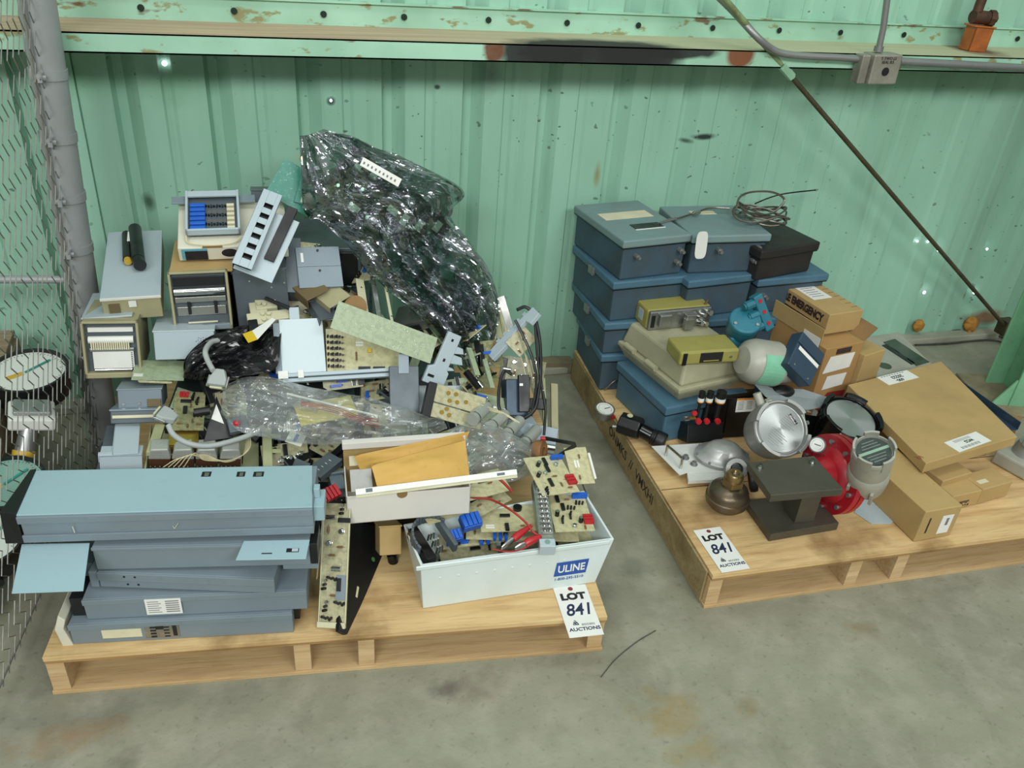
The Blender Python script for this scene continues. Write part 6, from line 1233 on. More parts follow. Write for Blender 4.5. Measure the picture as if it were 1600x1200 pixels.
# pale grey transmitter with green label
c = P(1158, 562, -.69); e = P(1232, 572, -.69); d = (e-c); L = d.length; X = d.normalized(); Y = V((0, 1, 0)); Y = (Y-X*Y.dot(X)).normalized(); Zz = X.cross(Y)
mm = Matrix((Zz, Y, X)).transposed().to_4x4() if False else Matrix((Y, -Zz.cross(X).cross(X) if False else X.cross(Y), X)).transposed().to_4x4(); mm.translation = c
t = thing('grey_transmitter', mm, 'pale grey round ended transmitter lying on its side with a green label', 'transmitter'); r = S(37, c)*.98
mb = MB('light_grey_paint'); mb.lathe([(.0001, 0), (r*.6, .002), (r*.9, L*.12), (r, L*.25), (r, L*.68), (r*.97, L*.69), (r*.97, L*.71), (r*.88, L*.74), (r*.80, L*.95), (r*.66, L*1.0), (.0001, L*1.0)], 40); mb.build('body', t)
mb = MB('green_label')
for k_ in range(10):
    a0 = math.pi*(.74+.5*k_/10); a1 = math.pi*(.74+.5*(k_+1)/10); R2 = r*1.006
    a0 -= GA if False else 0; mb.add([(R2*math.cos(a0), R2*math.sin(a0), L*.22), (R2*math.cos(a1), R2*math.sin(a1), L*.22), (R2*math.cos(a1), R2*math.sin(a1), L*.66), (R2*math.cos(a0), R2*math.sin(a0), L*.66)], [(0, 1, 2, 3)])
mb.build('green_label', t)
mb = MB('light_grey_paint', .002); mb.cyl((0, 0, L*1.0), (0, 0, L*1.14), r*.42, 20); mb.build('neck', t)
mb = MB('dull_silver', .001); mb.box((-r*1.02, -.008, L*.86), (-r*.78, .008, L*1.18)); mb.build('clamp', t)
for q in (.9, 1.12): mb = MB('galvanised'); mb.cyl((-r*1.0, 0, L*q), (-r*1.2, 0, L*q), .006, 8); mb.build('bolt', t)
# navy box
A_, B_, D_ = P(1231, 568, -.775), P(1266, 604, -.80), P(1270, 533, -.715)
fr, lx, ly = F(A_, B_, D_); t = thing('navy_box', fr, 'small navy box with a bright silver stripe, tipped on its corner over the clear plate', 'controller')
mb = MB('navy_panel', .004); mb.box((0, 0, -.045), (lx, ly, 0)); mb.build('housing', t); mb = MB('label_white', .0005); mb.box((lx*.1, ly*.52, 0), (lx*.95, ly*.62, .0015)); mb.build('silver_stripe', t)
mb = MB('navy_panel', .001); mb.box((0, ly*.66, 0), (lx, ly*.7, .004)); mb.build('ridge', t)
for q in ((.2, .12), (.8, .1)): mb = MB('chrome'); mb.cyl((lx*q[0], ly*q[1], 0), (lx*q[0], ly*q[1], .002), .003, 8); mb.build('screw', t)
# clear grey plate
mb = MB('clear_plate'); pts = [P(1170, 590, -.70), P(1200, 606, -.73), P(1255, 608, -.74), P(1322, 630, -.76), P(1262, 640, -.80), P(1222, 637, -.80), P(1195, 618, -.78)]
cc = sum(pts, V((0, 0, 0)))/len(pts); mb.add([*pts, cc]+[p-V((0, 0, .002)) for p in [*pts, cc]], [(i, (i+1) % 7, 7) for i in range(7)]+[(8+(i+1) % 7, 8+i, 15) for i in range(7)]+[(i, (i+1) % 7, 8+(i+1) % 7, 8+i) for i in range(7)])
single('plastic_sheet', mb, Matrix.Identity(4), 'flat translucent grey plastic sheet under the navy box', 'plastic sheet')
# black enclosure w/ label
A_, B_, D_ = P(1128, 622, -.68), P(1208, 618, -.69), P(1140, 604, -.60); fr, lx, ly = F(A_, B_, D_)
t = thing('black_enclosure', fr, 'black metal enclosure with an orange topped warning label, behind the big round transmitter', 'enclosure'); hb = A_.z-T0-.002
mb = MB('black_gloss', .003); mb.box((-.05, 0, -min(hb, .15)), (lx+.05, .14, 0)); mb.build('housing', t)
mb = MB('black_gloss', .001); mb.box((lx*.13, -.003, -.12), (lx*.16, .001, -.002)); mb.build('door_seam', t)
mb = MB('label_white'); mb.box((lx*.30, -.0015, -.050), (lx*.82, -.0003, -.004)); w_ = mb.build('warning_label', t)
mb = MB('orange_label'); mb.box((lx*.30, -.0022, -.010), (lx*.66, -.0015, -.004)); mb.m('yellow_plastic'); mb.box((lx*.66, -.0022, -.010), (lx*.82, -.0015, -.004)); mb.build('label_header', w_)
mb = MB('ink_grey')
for q in range(6):
    for x in (.33, .5, .67): mb.box((lx*x, -.0022, -.016-q*.005), (lx*(x+.11), -.0015, -.0145-q*.005))
mb.build('label_print', w_)
# push valves with red fittings
for k_, (x, w__) in enumerate(((1089, 10), (1102, 11), (1119, 16))):
    p = P(x, 614, -.735); q = P(x, 652, -.745); r = S(w__/2, p); t = thing('indicator_valve', MT(q), ['leftmost and thinnest', 'middle', 'rightmost and thickest'][k_]+' of three small black capped valves with orange banded labels', 'valve')
    Hh = (p-q).length; mb = MB('bezel_black', .001); mb.cyl((0, 0, Hh*.62), (0, 0, Hh*1.1), r, 16); mb.build('cap', t); mb = MB('bezel_black'); mb.cyl((0, 0, 0), (0, 0, Hh*.62), r*.5, 12); mb.build('stem', t)
    mb = MB('label_white'); mb.cyl((0, 0, Hh*.72), (0, 0, Hh*.86), r*1.03, 16, None, False); mb.build('label', t); mb = MB('orange_label'); mb.cyl((0, 0, Hh*.68), (0, 0, Hh*.72), r*1.03, 16, None, False); mb.build('orange_band', t)
    mb = MB('red_plastic'); mb.lathe([(.004, -.006), (.0085, -.006), (.0095, 0), (.0085, .006), (.004, .006)], 16); mb.build('red_ring', t, local=TL(0, -.012, -.006) @ RX(math.pi/2))
p = P(1080, 653, -.745); t = thing('pipe_fitting', MT(p), 'small brass and chrome hose fitting left of the red rings', 'fitting')
mb = MB('chrome'); mb.cyl((-.022, 0, 0), (-.008, 0, .0), .0075, 8); mb.build('chrome_nut', t); mb = MB('brass'); mb.cyl((-.008, 0, 0), (.012, 0, 0), .0055, 8); mb.build('brass_body', t); mb = MB('red_plastic'); mb.lathe([(.004, -.005), (.0075, -.005), (.0085, 0), (.0075, .005), (.004, .005)], 16); mb.build('red_ring', t, local=TL(.005, -.003, .018) @ RX(1.2))
casebox(P(1075, 662, -.72), P(1130, 660, -.72), P(1078, 655, -.66), .06, 'bezel_black', 'low black valve block under the three capped valves', 'valve_block', 'valve', maxd=.06)
# regulator (black) at pallet edge
c = Z(985, 665, T0+.045); e = Z(1005, 668, T0+.02)
t = thing('filter_regulator', MT(c, -.75), 'black pressure regulator with a ribbed round knob, on the left edge of the right pallet', 'regulator')
mb = MB('bezel_black', .004); mb.prism([(.040*math.cos(a)*(1.0 if k % 2 else .88), .034*math.sin(a)*(1.0 if k % 2 else .88)) for k, a in enumerate([2*math.pi*i/16 for i in range(16)])], -.034, .034, 'x'); mb.build('body', t)
mb = MB('black_gloss'); mb.cyl((.034, 0, -.004), (.070, 0, -.012), .022, 20); mb.build('neck', t)
mb = MB('bezel_black', .001)
mb.t(TL(.07, 0, -.012) @ RY(math.pi/2+.15)); mb.lathe([(.022, 0), (.026, .004), (.023, .007), (.026, .011), (.023, .014), (.027, .018), (.027, .042), (.024, .046), (.0001, .046)], 30); mb.build('adjusting_knob', t)
mb = MB('cream_plastic'); mb.lathe([(.006, .0), (.009, 0), (.009, .002), (.006, .002)], 16); mb.build('round_mark', t, local=TL(-.005, -.004, .036))
mb = MB('galvanised'); mb.cyl((-.036, -.015, -.01), (-.05, -.02, -.01), .006, 10); mb.build('port', t)
cable('air_line', [Z(944, 610, T0+.02), Z(960, 596, T0+.05), Z(980, 585, T0+.06), Z(1000, 582, T0+.05)], .003, 'steel_tube', 'bent bare wire arching by the lowest blue case', 'wire')
# small gauge
p = Z(945, 640, T0+.042)
t = thing('pressure_gauge', MT(p, .2, .18), 'small white faced pressure gauge perched on the left edge of the right pallet', 'gauge'); r = S(15, p)
mb = MB('dull_silver'); mb.lathe([(r*.95, -.024), (r, -.02), (r*1.0, 0), (r*1.05, .001), (r*1.05, .005), (r*.92, .006), (r*.9, .004)], 32); mb.build('case', t); mb = MB('white_paint'); mb.cyl((0, 0, .002), (0, 0, .0042), r*.92, 32); mb.build('dial', t)
mb = MB('black_ink')
for k_ in range(20): a = k_*.26-.9; mb.box((r*.7*math.cos(a)-.0008, r*.7*math.sin(a)-.0008, .0042), (r*.7*math.cos(a)+.0008, r*.7*math.sin(a)+.0008, .005))
mb.box((-.002, -.001, .0042), (r*.6, .001, .0055)); mb.build('needle_and_scale', t); mb = MB('red_plastic'); mb.box((r*.3, -r*1.03, -.018), (r*.8, -r*.75, -.008)); mb.build('red_mark', t)
# white plate with handle
pts = [Z(1018, 697, T0+.03), Z(1095, 750, T0+.03), Z(1140, 744, T0+.03), Z(1112, 693, T0+.03)]
fr, lx, ly = F(Z(1060, 740, T0+.03), Z(1140, 735, T0+.03), Z(1018, 697, T0+.03)); inv = fr.inverted()
t = thing('handle_plate', fr, 'white metal plate with a chrome pull handle and two bolts, on the right pallet deck', 'panel')
q = [inv @ Z(x, y, T0+.03) for x, y in ((1062, 742), (1074, 738), (1140, 738), (1135, 722), (1100, 692), (1018, 697))]
mb = MB('white_paint', .0005); mb.prism([(v.x, v.y) for v in q], -.003, 0); mb.build('plate', t)
q2 = [inv @ Z(x, y, T0+.03) for x, y in ((1074, 738), (1140, 738), (1138, 747), (1076, 750))]; mb = MB('white_paint'); mb.prism([(v.x, v.y) for v in q2], -.014, -.003); mb.build('front_lip', t)
a = Z(1040, 712, T0+.03); b = Z(1063, 732, T0+.03); up = V((0, 0, .036)); mb = MB('chrome'); mb.tube([inv @ p for p in smooth_path([a, a+up*.9, a+up+(b-a)*.08, b+up-(b-a)*.08, b+up*.9, b], 5)], .004, 8); mb.build('pull_handle', t)
for x, y in ((1071, 716), (1084, 726)):
    p = inv @ Z(x, y, T0+.03); mb = MB('galvanised', .0005); mb.cyl((p.x, p.y, 0), (p.x, p.y, .003), .011, 16); mb.cyl((p.x, p.y, .003), (p.x, p.y, .011), .0075, 6); mb.build('bolt', t)
# cast grey housing (dome)
c = Z(1128, 712, T0+.045)
t = thing('cast_housing', MT(c, -.35, .12), 'rounded grey cast actuator housing tucked left of the big round transmitter', 'actuator')
mb = MB('cast_silver'); mb.t(Matrix.Diagonal((1.0, .72, 1, 1))); mb.lathe([(.045, -.044), (.070, -.030), (.076, -.006), (.081, -.004), (.081, .004), (.074, .006), (.060, .018), (.046, .036), (.030, .041), (.0001, .042)], 40); mb.build('domed_cover', t)
for a in range(8): a = a*.785+.2; mb = MB('galvanised'); mb.cyl((.0765*math.cos(a), .055*math.sin(a), .003), (.0765*math.cos(a), .055*math.sin(a), .009), .004, 6); mb.build('flange_bolt', t)
# ---- lugged round transmitters
def lugged(mat4, r, h, lab, paint, dial, name='round_transmitter', n=4, text_=None, notch=.5, hub=True):
    t = thing(name, mat4, lab, 'transmitter')   # axis +z = dial side
    mb = MB(paint, .0015)
    mb.lathe([(r*.55, -h), (r*.86, -h*.92), (r*.97, -h*.7), (r, -h*.55), (r, -h*.16), (r*1.02, -h*.15), (r*1.02, -.006), (r*.98, -.002), (r*.93, -.002), (r*.90, -.010), (r*.84, -.011), (.0001, -.012)], 64); mb.build('housing', t)
    for k in range(n):
        a0 = 2*math.pi*(k+.08)/n+.35; a1 = a0+2*math.pi*notch/n; mb = MB(paint, .001); m_ = 10
        vi = []; 
        for z0, rr in ((-.03, r*.93), (-.03, r*1.05), (.012, r*1.05), (.012, r*.93)):
            for j in range(m_+1): a = a0+(a1-a0)*j/m_; vi.append((rr*math.cos(a), rr*math.sin(a), z0))
        W = m_+1; fs = []
        for g_ in range(4):
            for j in range(m_): fs.append((g_*W+j, g_*W+j+1, ((g_+1) % 4)*W+j+1, ((g_+1) % 4)*W+j))
        fs += [(0, W, 2*W, 3*W), (m_, W+m_, 2*W+m_, 3*W+m_)]; mb.add(vi, fs); mb.build('wrench_lug', t)
    mb = MB(dial); mb.cyl((0, 0, -.011), (0, 0, -.006), r*.84, 64); d = mb.build('dial_plate', t)
    return t, d
def axisframe(c, ax, upv=V((0, 0, 1))):
    Zz = ax.normalized(); X = upv.cross(Zz).normalized(); Y = Zz.cross(X); m = Matrix((X, Y, Zz)).transposed().to_4x4(); m.translation = c; return m
c = P(1222, 669, -.93); ax = (CAM-c).normalized()+RGT*.50+UPV*.16; r = S(45, c)
t, d = lugged(axisframe(c, ax), r, .105, 'big silver round transmitter with a spun metal dial, resting on the dark steel stand', 'cast_silver', 'spun_dial')
M('dial_print', '8d9290', .4, .5, .1, 40)
mb = MB('label_white'); rr_ = r*.80
for q in range(9): pass
for s_ in (-1, 1):
    for q in range(7):
        y = (.16+q*.085)*r*s_; w_ = math.sqrt(max(0, (r*.72)**2-y*y))*.7; mb = MB('dial_print'); mb.box((-w_*.5-.0+s_*.004, y-.0009, -.006), (w_*.9 if q % 2 else w_*.6, y+.0009, -.0054)); mb.build('engraved_line', t, local=RZ(-.75))
mb = MB('black_ink', .0005); mb.box((-r*.19, -r*.075, -.006), (r*.19, r*.075, -.0052)); o = mb.build('badge', t, local=TL(r*.52, r*.30, 0) @ RZ(-1.05)); mb = MB('label_white'); mb.box((-r*.175, -r*.06, -.0052), (r*.175, r*.06, -.0047)); mb.build('badge_face', o); text('POWERS', r*.105, 'black_ink', o, TL(0, 0, -.0044), 'badge_word', .0006)
mb = MB('light_grey_paint', .002); mb.cyl((-r*.35, r*.75, -.04), (-r*.55, r*1.35, -.03), .012, 14); mb.build('top_stub', t); mb = MB('light_grey_paint', .003); mb.cyl((-r*.25, r*1.02, -.035), (-r*.02, r*1.06, -.035), .009, 10); mb.build('cable_lug', t)
M('green_bracket', '8fae98', .5, .1, .1, 14); mb = MB('green_bracket', .001); mb.box((r*.85, -r*.1, -.055), (r*1.32, r*.75, -.05)); mb.build('side_plate', t)
for q in ((1.12, .6), (1.2, .2)): mb = MB('chrome'); mb.cyl((r*q[0], r*q[1], -.05), (r*q[0]+.008, r*q[1], -.035), .006, 8); mb.build('fitting', t)
# small gauge on it
p = P(1277, 695, -1.03); t = thing('pressure_gauge', axisframe(p, (CAM-p).normalized()+V((-.05, 0, .05))), 'small black rimmed white gauge between the big transmitter and the red flange', 'gauge'); r = S(12.5, p)
mb = MB('gauge_black'); mb.lathe([(r*.9, -.022), (r, -.018), (r*1.02, .003), (r*.88, .003), (r*.86, .001)], 32); mb.build('case', t); mb = MB('white_paint'); mb.cyl((0, 0, 0), (0, 0, .0015), r*.88, 32); mb.build('dial', t)
mb = MB('black_ink')
for k_ in range(16): a = k_*.3-1.0; mb.box((r*.66*math.cos(a)-.0007, r*.66*math.sin(a)-.0007, .0015), (r*.66*math.cos(a)+.0007, r*.66*math.sin(a)+.0007, .0021))
mb.box((-r*.35, -.001, .0015), (r*.45, .001, .0026)); mb.build('needle_and_scale', t)
# steel stand
zT = .305
p_ = [Z(1205, 774, zT), Z(1318, 764, zT), Z(1272, 712, zT), Z(1168, 722, zT)]
fr, lx, ly = F(p_[0], p_[1], p_[3]); inv = fr.inverted(); q = [inv @ v for v in p_]
t = thing('steel_stand', fr, 'dark steel stand of two plates joined by a square post, red flange beside it', 'stand'); hS = zT-T0
mb = MB('stand_steel', .002); mb.prism([(v.x, v.y) for v in q], -.022, 0); mb.build('top_plate', t)
bq = [inv @ Z(x, y, T0+.024) for x, y in ((1204, 836), (1311, 818), (1270, 770), (1165, 782))]
mb = MB('stand_steel', .002); mb.prism([(v.x, v.y) for v in bq], -hS+.001, -hS+.026); mb.build('base_plate', t)
mb = MB('stand_steel', .002); cx = sum(v.x for v in bq)/4; cyy = sum(v.y for v in bq)/4; mb.box((cx-.018, cyy-.045, -hS+.026), (cx+.040, cyy+.02, -.022)); mb.build('square_post', t)
for q_ in ((.12, .8), (.88, .82)): mb = MB('chrome'); mb.cyl((lx*q_[0], ly*q_[1], 0), (lx*q_[0], ly*q_[1], .012), .005, 8); mb.cyl((lx*q_[0], ly*q_[1], 0), (lx*q_[0], ly*q_[1], .003), .009, 12); mb.build('stud_nut', t)
# red flange
c = P(1295, 741, -1.055); axd = V((.96, .06, -.12)).normalized()
r = S(63, c)
t = thing('red_flange', axisframe(c, axd), 'bright red double pipe flange standing on edge beside the steel stand', 'flange')
r = min(S(64, c), (c.z-T0)*1.0)
def fl(z0, z1, name):
    mb = MB('red_paint', .0015); mb.lathe([(r*.55, z0), (r, z0), (r, z1), (r*.55, z1), (r*.55, z0)], 72, smooth=False); return mb.build(name, t)
fl(-.004, .014, 'outer_disc'); fl(.018, .034, 'inner_disc')
mb = MB('red_paint'); mb.lathe([(.0001, -.012), (r*.35, -.012), (r*.5, -.022), (r*.62, -.018), (r*.72, -.004), (r*.72, .012), (.0001, .012)], 56); mb.build('hub', t)
mb = MB('red_paint'); mb.lathe([(r*.3, -.12), (r*.34, -.12), (r*.50, -.022), (r*.3, -.022)], 40); mb.build('neck', t)
for k_ in range(10): a = k_*2*math.pi/10; mb = MB('galvanised', .0005); mb.cyl((r*.84*math.cos(a), r*.84*math.sin(a), -.004), (r*.84*math.cos(a), r*.84*math.sin(a), -.012), .0065, 6); mb.build('bolt', t)
# bronze regulator
c = Z(1136, 800, T0+.002)
t = thing('bronze_regulator', MT(c-V((0, -.015, 0)), .2), 'bronze dome regulator with a hex nut on top, in front of the white plate', 'valve'); r = .058
mb = MB('bronze'); mb.lathe([(.012, 0), (r*.5, .003), (r*.80, .014), (r*.84, .022), (r*.98, .026), (r*.98, .034), (r*1.04, .036), (r*1.04, .046), (r*.98, .048), (r*.96, .060), (r*.86, .072), (r*.55, .082), (r*.46, .084), (r*.44, .094)], 48); mb.build('bowl', t)
mb = MB('brass_nut', .001); mb.cyl((.002, -.004, .090), (.002, -.004, .106), .031, 6); mb.build('hex_nut', t); mb = MB('brass_nut'); mb.lathe([(.019, .104), (.024, .106), (.024, .120), (.020, .126), (.012, .126), (.011, .112)], 28, (.002, -.004, 0)); mb.build('collar', t); mb = MB('chrome'); mb.cyl((.002, -.004, .110), (.002, -.004, .120), .011, 20); mb.build('steel_plug', t)
mb = MB('bronze'); mb.cyl((r*.6, .02, .05), (r*1.1, .05, .06), .018, 20); mb.build('side_port', t)
p = P(1176, 752, -1.0); mb = MB('bezel_black'); mb.lathe([(.022, -.010), (.036, -.010), (.038, -.004), (.038, .004), (.036, .010), (.022, .010), (.022, -.010)], 32); single('rubber_ring', mb, axisframe(P(1176, 748, -.98), V((.9, -.35, .25))), 'black ribbed coupling ring standing between the bronze regulator and the stand', 'ring')
p = Z(1150, 733, T0+.075); t = thing('pipe_clamp', axisframe(p, V((-.35, -.75, .6))), 'grey pipe clamp fitting behind the bronze regulator, under the big transmitter', 'clamp')
mb = MB('cast_grey'); mb.lathe([(.014, -.02), (.030, -.02), (.034, -.008), (.030, 0), (.030, .012), (.018, .014), (.016, -.01)], 32); mb.build('clamp_body', t); mb = MB('bezel_black'); mb.cyl((0, 0, -.012), (0, 0, .006), .014, 20); mb.build('bore_plug', t)
# black round transmitter
c = P(1331, 652, -.86); r = S(46, c); t, d = lugged(axisframe(c, V((.02, -.28, .95))), r, .12, 'black round transmitter with a silver dial facing up, behind the red flange', 'black_gloss', 'spun_dial', n=5, notch=.6)
t, lx, ly = casebox(P(1240, 645, -.80), P(1292, 652, -.80), P(1245, 632, -.72), .08, 'black_gloss', 'black junction box with a white scrap, between the two round transmitters', 'junction_housing', 'enclosure', maxd=.08)
mb = MB('label_cream'); mb.box((lx*.55, ly*.3, 0), (lx*.68, ly*.7, .001)); mb.build('paper_scrap', t)
mb = MB('gauge_black'); mb.sphere((0, 0, 0), .032, 10, (1.3, .8, .6)); single('rubber_grommet', mb, MT(P(1222, 612, -.74)), 'black rounded rubber part behind the cable lug of the big transmitter', 'rubber part')
# grey cylinder transmitter with bracket
c = Z(1365, 800, T0+.012); tp = P(1366, 703, c.y-.045)
ax = (tp-c); L = ax.length; r = S(31, tp)
t, d = lugged(axisframe(tp, V((-.34, -.26, .95))), r, .12, 'grey upright transmitter with a dark printed disc on top, right of the red flange', 'light_grey_paint', 'dark_disc' if False else 'bezel_black', n=5, notch=.6)
M('disc_green', '3c4a44', .45, .1, .3, 60); d.data.materials.clear(); d.data.materials.append(MATS['disc_green'])
mb = MB('green_bracket'); mb.box((-r*.8, -r*.08, -.006), (r*.8, r*.08, -.0045)); mb.build('dial_band', t, local=RZ(.9))
for s_ in (-1, 1):
    for q in range(3): mb = MB('dial_print'); y = (.25+q*.17)*r*s_; w_ = math.sqrt(max(0, (r*.75)**2-y*y)); mb.box((-w_*.7, y-.001, -.006), (w_*.7, y+.001, -.0052)); mb.build('printed_line', t, local=RZ(.9))
mb = MB('light_grey_paint'); mb.lathe([(r*.92, -.168), (r*1.0, -.145), (r*1.06, -.118), (r*1.06, -.098), (r*.99, -.088)], 48); mb.build('lower_collar', t)
mb = MB('light_grey_paint', .003); mb.box((-r*1.35, -r*.5, -.16), (-r*.7, r*.3, -.122)); mb.build('cable_entry', t)
for s_ in (-.6, 0, .6): mb = MB('light_grey_paint', .001); mb.box((r*s_-.004, -r*1.03, -.172), (r*s_+.004, -r*.8, -.125)); mb.build('web', t)
fr, lx, ly = F(Z(1335, 806, T0+.003), Z(1402, 812, T0+.003), Z(1340, 785, T0+.003)); inv = fr.inverted(); q = [inv @ Z(x, y, T0+.003) for x, y in ((1335, 800), (1362, 818), (1392, 818), (1402, 810), (1402, 780), (1345, 780))]
mb = MB('panel_light', .0005); mb.prism([(v.x, v.y) for v in q], -.002, 0); mb.build('foot_plate', None).matrix_world = fr; o = bpy.context.scene.collection.objects[-1]; o.parent = t; o.matrix_parent_inverse = t.matrix_world.inverted()
# ---------------------------------------------------------------- cartons
def carton(a, b, c, h, lab, seam=True, mat='kraft', maxd=None, name='carton'):
    fr, lx, ly = F(a, b, c); ly = maxd or ly; t = thing(name, fr, lab, 'box'); mb = MB(mat, .0025); mb.box((0, 0, -h), (lx, ly, 0)); mb.build('carton_body', t)
    if seam: mb = MB('kraft_dark'); mb.box((lx*.49, 0, 0), (lx*.495, ly, .0004)); mb.build('seam', t)
    return t, lx, ly
# big flat carton, leaning
pc = [P(1448, 737, -.86), P(1589, 681, -.93), P(1476, 565, -.46), P(1327, 606, -.42)]
pc = [Z(1447, 724, .262), Z(1590, 682, .262), Z(1470, 566, .258), Z(1325, 601, .262)]
fr, lx, ly = F(pc[0], pc[1], pc[3]); inv = fr.inverted(); q = [inv @ v for v in pc]
t = thing('flat_carton', fr, 'large flat brown carton with two white shipping labels, lying across the long carton', 'box')
mb = MB('kraft', .002); mb.prism([(v.x, v.y) for v in q], -.034, 0); mb.build('carton_body', t)
def onlabel(cor, lines, lab, rot=0):
    c0, c1, c2 = [inv @ Z(x, y, .262) for x, y in cor]; X = (c1-c0); w_ = X.length; X.normalize(); Y = V((-X.y, X.x, 0)); hh = (c2-c0).dot(Y)
    m = Matrix((X, Y, V((0, 0, 1)))).transposed().to_4x4(); m.translation = V((c0.x, c0.y, .0002)); mb = MB('label_white'); mb.box((0, 0, 0), (w_, hh, .0008)); o = mb.build('shipping_label', t, local=m)
    for s_, sz, x, y in lines: text(s_, sz, 'black_ink', o, TL(w_*x, hh*y, .001) @ RZ(math.pi), 'printed_text', .0003)
    return o, w_, hh
o, w_, hh = onlabel(((1389, 602), (1436, 590), (1378, 588)), (), '')
text('600-', hh*.36, 'black_ink', o, TL(w_*.45, hh*.22, .001) @ RZ(math.pi), 'printed_text', .0004)
text('20223', hh*.40, 'black_ink', o, TL(w_*.5, hh*.60, .001) @ RZ(math.pi), 'printed_text', .0004)
mb = MB('ink_grey')
for k_ in range(9): mb.box((w_*(.1+k_*.085), hh*.86, .0008), (w_*(.15+k_*.085), hh*.92, .0012))
mb.build('fine_print', o)
o, w_, hh = onlabel(((1499, 707), (1549, 689), (1480, 690)), (), ''); text('WCG', hh*.28, 'black_ink', o, TL(w_*.55, hh*.55, .001) @ RZ(math.pi), 'printed_text', .0005)
mb = MB('black_ink')
for k_ in range(16): mb.box((w_*(.18+k_*.035), hh*.12, .0008), (w_*(.18+k_*.035)+(.002 if k_ % 3 else .004)*.5, hh*.30, .0012))
mb.build('barcode', o); mb = MB('ink_grey')
for k_ in range(3): mb.box((w_*.2, hh*(.72+k_*.07), .0008), (w_*.7, hh*(.74+k_*.07), .0012))
mb.build('fine_print', o)
c0 = inv @ Z(1442, 718, .262); mb = MB('red_ink'); 
for k_ in range(6): mb.box((c0.x+.004*k_-.01, c0.y+.004+.006*(k_ % 2), 0), (c0.x+.004*k_-.008, c0.y+.018-.004*(k_ % 3), .0006))
mb.build('red_stamp', t)
# long carton below
t, lx, ly = carton(Z(1447, 800, .222), Z(1505, 790, .222), Z(1390, 690, .222), .222-T0-.002, 'long brown carton lying lengthwise under the big flat carton, white label on its end', False)
h = .222-T0-.002; mb = MB('label_white'); mb.box((lx*.55, -.0012, -h*.85), (lx*.85, -.0003, -h*.25)); w_ = mb.build('end_label', t); mb = MB('black_ink')
for k_ in range(6): mb.box((lx*.68, -.002, -h*(.35+.04*k_)), (lx*.75, -.0012, -h*(.37+.04*k_)))
mb.build('label_print', w_); mb = MB('brown_black'); mb.box((lx*.2, -.0008, -h*.75), (lx*.24, .0004, -h*.25)); mb.build('dark_print', t)
# three small cartons
gs = None
t, lx, ly = carton(Z(1490, 776, .17), Z(1536, 766, .17), Z(1480, 748, .17), .17-T0-.002, 'front left small brown carton right of the long carton, dark print on its front', False); mb = MB('brown_black')
for k_ in range(7): mb.box((lx*(.08+k_*.09), -.0008, -.046+.002*(k_ % 2)), (lx*(.13+k_*.09), .0002, -.040)); mb.box((lx*(.30+k_*.05), -.0008, -.032-.002*(k_ % 3)), (lx*(.33+k_*.05), .0002, -.026))
mb.build('dark_print', t)
t, lx, ly = carton(Z(1537, 765, .172), Z(1583, 752, .172), Z(1524, 736, .172), .172-T0-.002, 'front right small brown carton, with a yellowed tape spot', False); mb = MB('label_cream'); mb.box((lx*.1, ly*.3, 0), (lx*.4, ly*.5, .0006)); mb.build('tape_spot', t)
t, lx, ly = carton(Z(1474, 752, .19), Z(1520, 738, .19), Z(1462, 728, .19), .19-T0-.002, 'small brown carton tucked behind the other small ones, under the flat carton edge', False)
t, lx, ly = carton(Z(1440, 690, .225), Z(1560, 668, .225), Z(1400, 620, .225), .225-T0-.002, 'brown carton carrying the big flat carton, hidden underneath it', False)
# grey cast object at right border
p = Z(1592, 735, T0+.002); t = thing('cast_junction_housing', MT(p+V((.03, .02, 0)), .3), 'grey cast housing with a raised neck, half cut off at the right photo edge', 'housing')
mb = MB('light_grey_paint', .006); mb.box((-.075, -.05, 0), (.075, .06, .045)); mb.build('base', t); mb = MB('cast_silver', .004); mb.cyl((0, 0, .045), (0, 0, .085), .045, 24, .036); mb.build('neck', t); mb = MB('cast_silver', .003); mb.box((-.045, -.012, .085), (.045, .012, .11)); mb.build('grip', t)
# blue channel
A_, B_ = Z(1497, 592, .20), Z(1595, 660, .20); fr, lx, ly = F(A_, B_, Z(1502, 587, .20)+V((.05, .05, 0)))
t = thing('steel_channel', fr, 'dark blue steel channel bar sticking out behind the big flat carton', 'channel'); mb = MB('navy_panel', .001); mb.box((-.06, 0, -.03), (lx, .003, 0)); mb.box((-.06, -.045, -.03), (lx, 0, -.027)); mb.box((-.06, -.048, -.03), (lx*.9, -.045, -.015)); mb.build('channel', t)
mb = MB('green_paint_pale', .002); mb.box((lx*.35, -.03, -.027), (lx*.6, -.015, -.018)); mb.build('olive_clip', t); mb = MB('label_white'); mb.box((lx*.72, -.038, -.027), (lx*.84, -.02, -.0265)); mb.build('sticker', t)
casebox(Z(1510, 640, .166), Z(1590, 668, .166), Z(1520, 600, .166), .166-T0-.002, 'kraft_dark', 'brown carton holding up the dark blue channel bar', 'carton', 'box', maxd=.08)
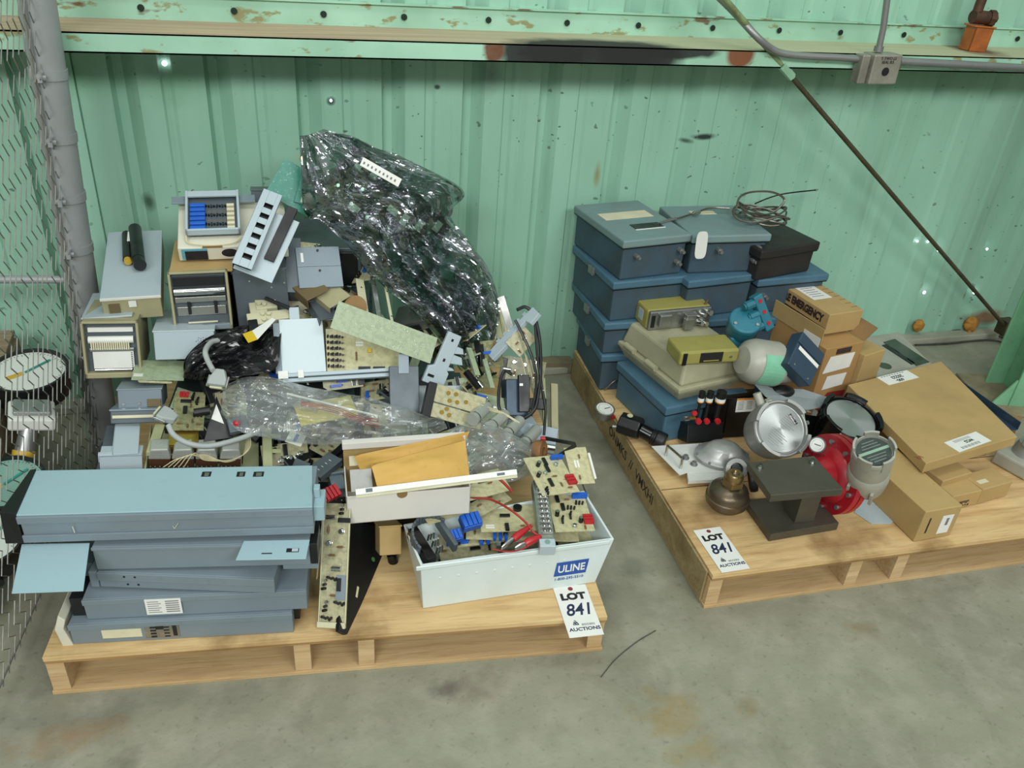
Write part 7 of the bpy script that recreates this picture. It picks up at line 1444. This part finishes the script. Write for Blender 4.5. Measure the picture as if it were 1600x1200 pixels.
# upper cartons
t, lx, ly = carton(P(1286, 514, -.56), P(1346, 500, -.54), P(1232, 440, -.36), .001, 'x', False); bpy.data.objects.remove(t.children[0]); bpy.data.objects.remove(t)
zc = .455
A_, B_, D_ = Z(1297, 492, zc), Z(1350, 484, zc), Z(1236, 434, zc)
t, lx, ly = carton(A_, B_, D_, .072, 'upper brown carton with dark lettering on its side and a white label on top', False)
mb = MB('label_white'); mb.box((lx*.18, ly*.38, 0), (lx*.72, ly*.92, .0008)); w_ = mb.build('white_label', t); mb = MB('ink_grey')
for k_ in range(8): mb.box((lx*.25, ly*(.45+k_*.055), .0008), (lx*.6, ly*(.46+k_*.055), .0012))
mb.build('label_print', w_)
mb = MB('brown_black'); mb.box((-.0008, 0, -.058), (.0, ly*.98, -.052)); mb.build('dark_band', t)
text('URE EMERGENCY', .036, 'brown_black', t, TL(-.001, ly*.46, -.027) @ RZ(-math.pi/2) @ RX(math.pi/2), 'side_lettering', .002, sx=.74)
mb = MB('brown_black')
for k_ in range(9): mb.box((lx*.80, ly*(.1+k_*.1), 0), (lx*.98, ly*(.105+k_*.1), .0004))
mb.build('top_stripes', t)
z2 = .375
A_, B_, D_ = Z(1292, 545, z2), Z(1350, 533, z2), Z(1218, 470, z2)
fr, lx, ly = F(A_, B_, D_); ly = min(ly, .26); t = thing('open_carton', fr, 'open brown carton with raised flaps under the lettered one, red print at its foot', 'box'); hh = z2-T0-.002
mb = MB('carton_front', .002); mb.box((0, 0, -hh), (lx, ly, -.002)); mb.build('walls', t)
mb = MB('kraft'); mb.box((-.003, ly*.10, -.002), (0, ly*.98, .055)); mb.build('left_flap', t); mb = MB('kraft_dark'); mb.add([(lx, 0, 0), (lx, ly*.9, 0), (lx+.045, ly*.8, .045), (lx+.045, 0, .04)], [(0, 1, 2, 3)]); mb.add([(lx+.003, 0, 0), (lx+.003, ly*.9, 0), (lx+.048, ly*.8, .045), (lx+.048, 0, .04)], [(3, 2, 1, 0)]); mb.build('right_flap', t)
mb = MB('label_white'); mb.prism([(lx*.08, -.095), (lx*.80, -.09), (lx*.84, -.035), (lx*.18, -.035)], -.0012, -.0003, 'y'); mb.build('upper_label', t); mb = MB('label_white'); mb.prism([(lx*.2, -.16), (lx*.75, -.155), (lx*.78, -.11), (lx*.25, -.11)], -.0012, -.0003, 'y'); mb.build('lower_label', t)
mb = MB('red_ink'); mb.prism([(lx*.05, -hh+.005), (lx*.85, -hh+.005), (lx*.9, -.18), (lx*.4, -.175)], -.0010, -.0003, 'y'); mb.build('red_print', t)
mb = MB('brown_black'); mb.box((lx*.3, -.0010, -.03), (lx*.7, -.0002, -.010)); mb.build('dark_print', t)
mb = MB('label_white'); mb.box((-.0048, ly*.12, -.075), (-.0034, ly*.40, .02)); mb.build('torn_label', t)
A_, B_, D_ = Z(1352, 556, .33), Z(1384, 546, .33), Z(1320, 505, .33)
carton(A_, B_, D_, .33-T0-.002, 'plain brown carton right of the open one, corner toward the wall', False)
# grey flat appliance behind the pallet
zz = .195
A_, B_, D_ = Z(1395, 632, zz), Z(1500, 606, zz), Z(1340, 528, zz)
fr, lx, ly = F(A_, B_, D_); inv = fr.inverted(); t = thing('flat_cabinet', fr, 'grey beige flat cabinet with a long dark green window, lying behind the cartons', 'cabinet')
q = [inv @ Z(x, y, zz) for x, y in ((1395, 650), (1502, 612), (1405, 518), (1330, 530))]
mb = MB('light_grey_paint', .006); mb.prism([(v.x, v.y) for v in q], -.077, 0); mb.build('housing', t)
q = [inv @ Z(x, y, zz) for x, y in ((1432, 572), (1452, 566), (1398, 530), (1380, 535))]; M('smoked_green', '3a4636', .2, 0, .2, 8); mb = MB('smoked_green'); mb.prism([(v.x, v.y) for v in q], 0, .002); mb.build('window', t)
q = [inv @ Z(x, y, zz) for x, y in ((1424, 570), (1430, 568), (1385, 538), (1378, 540))]; mb = MB('bezel_black'); mb.prism([(v.x, v.y) for v in q], 0, .002); mb.build('dark_strip', t)
c0 = inv @ Z(1383, 572, zz); mb = MB('smoked_green'); mb.cyl((c0.x, c0.y, 0), (c0.x, c0.y, .002), .022, 24); mb.build('oval_mark', t)
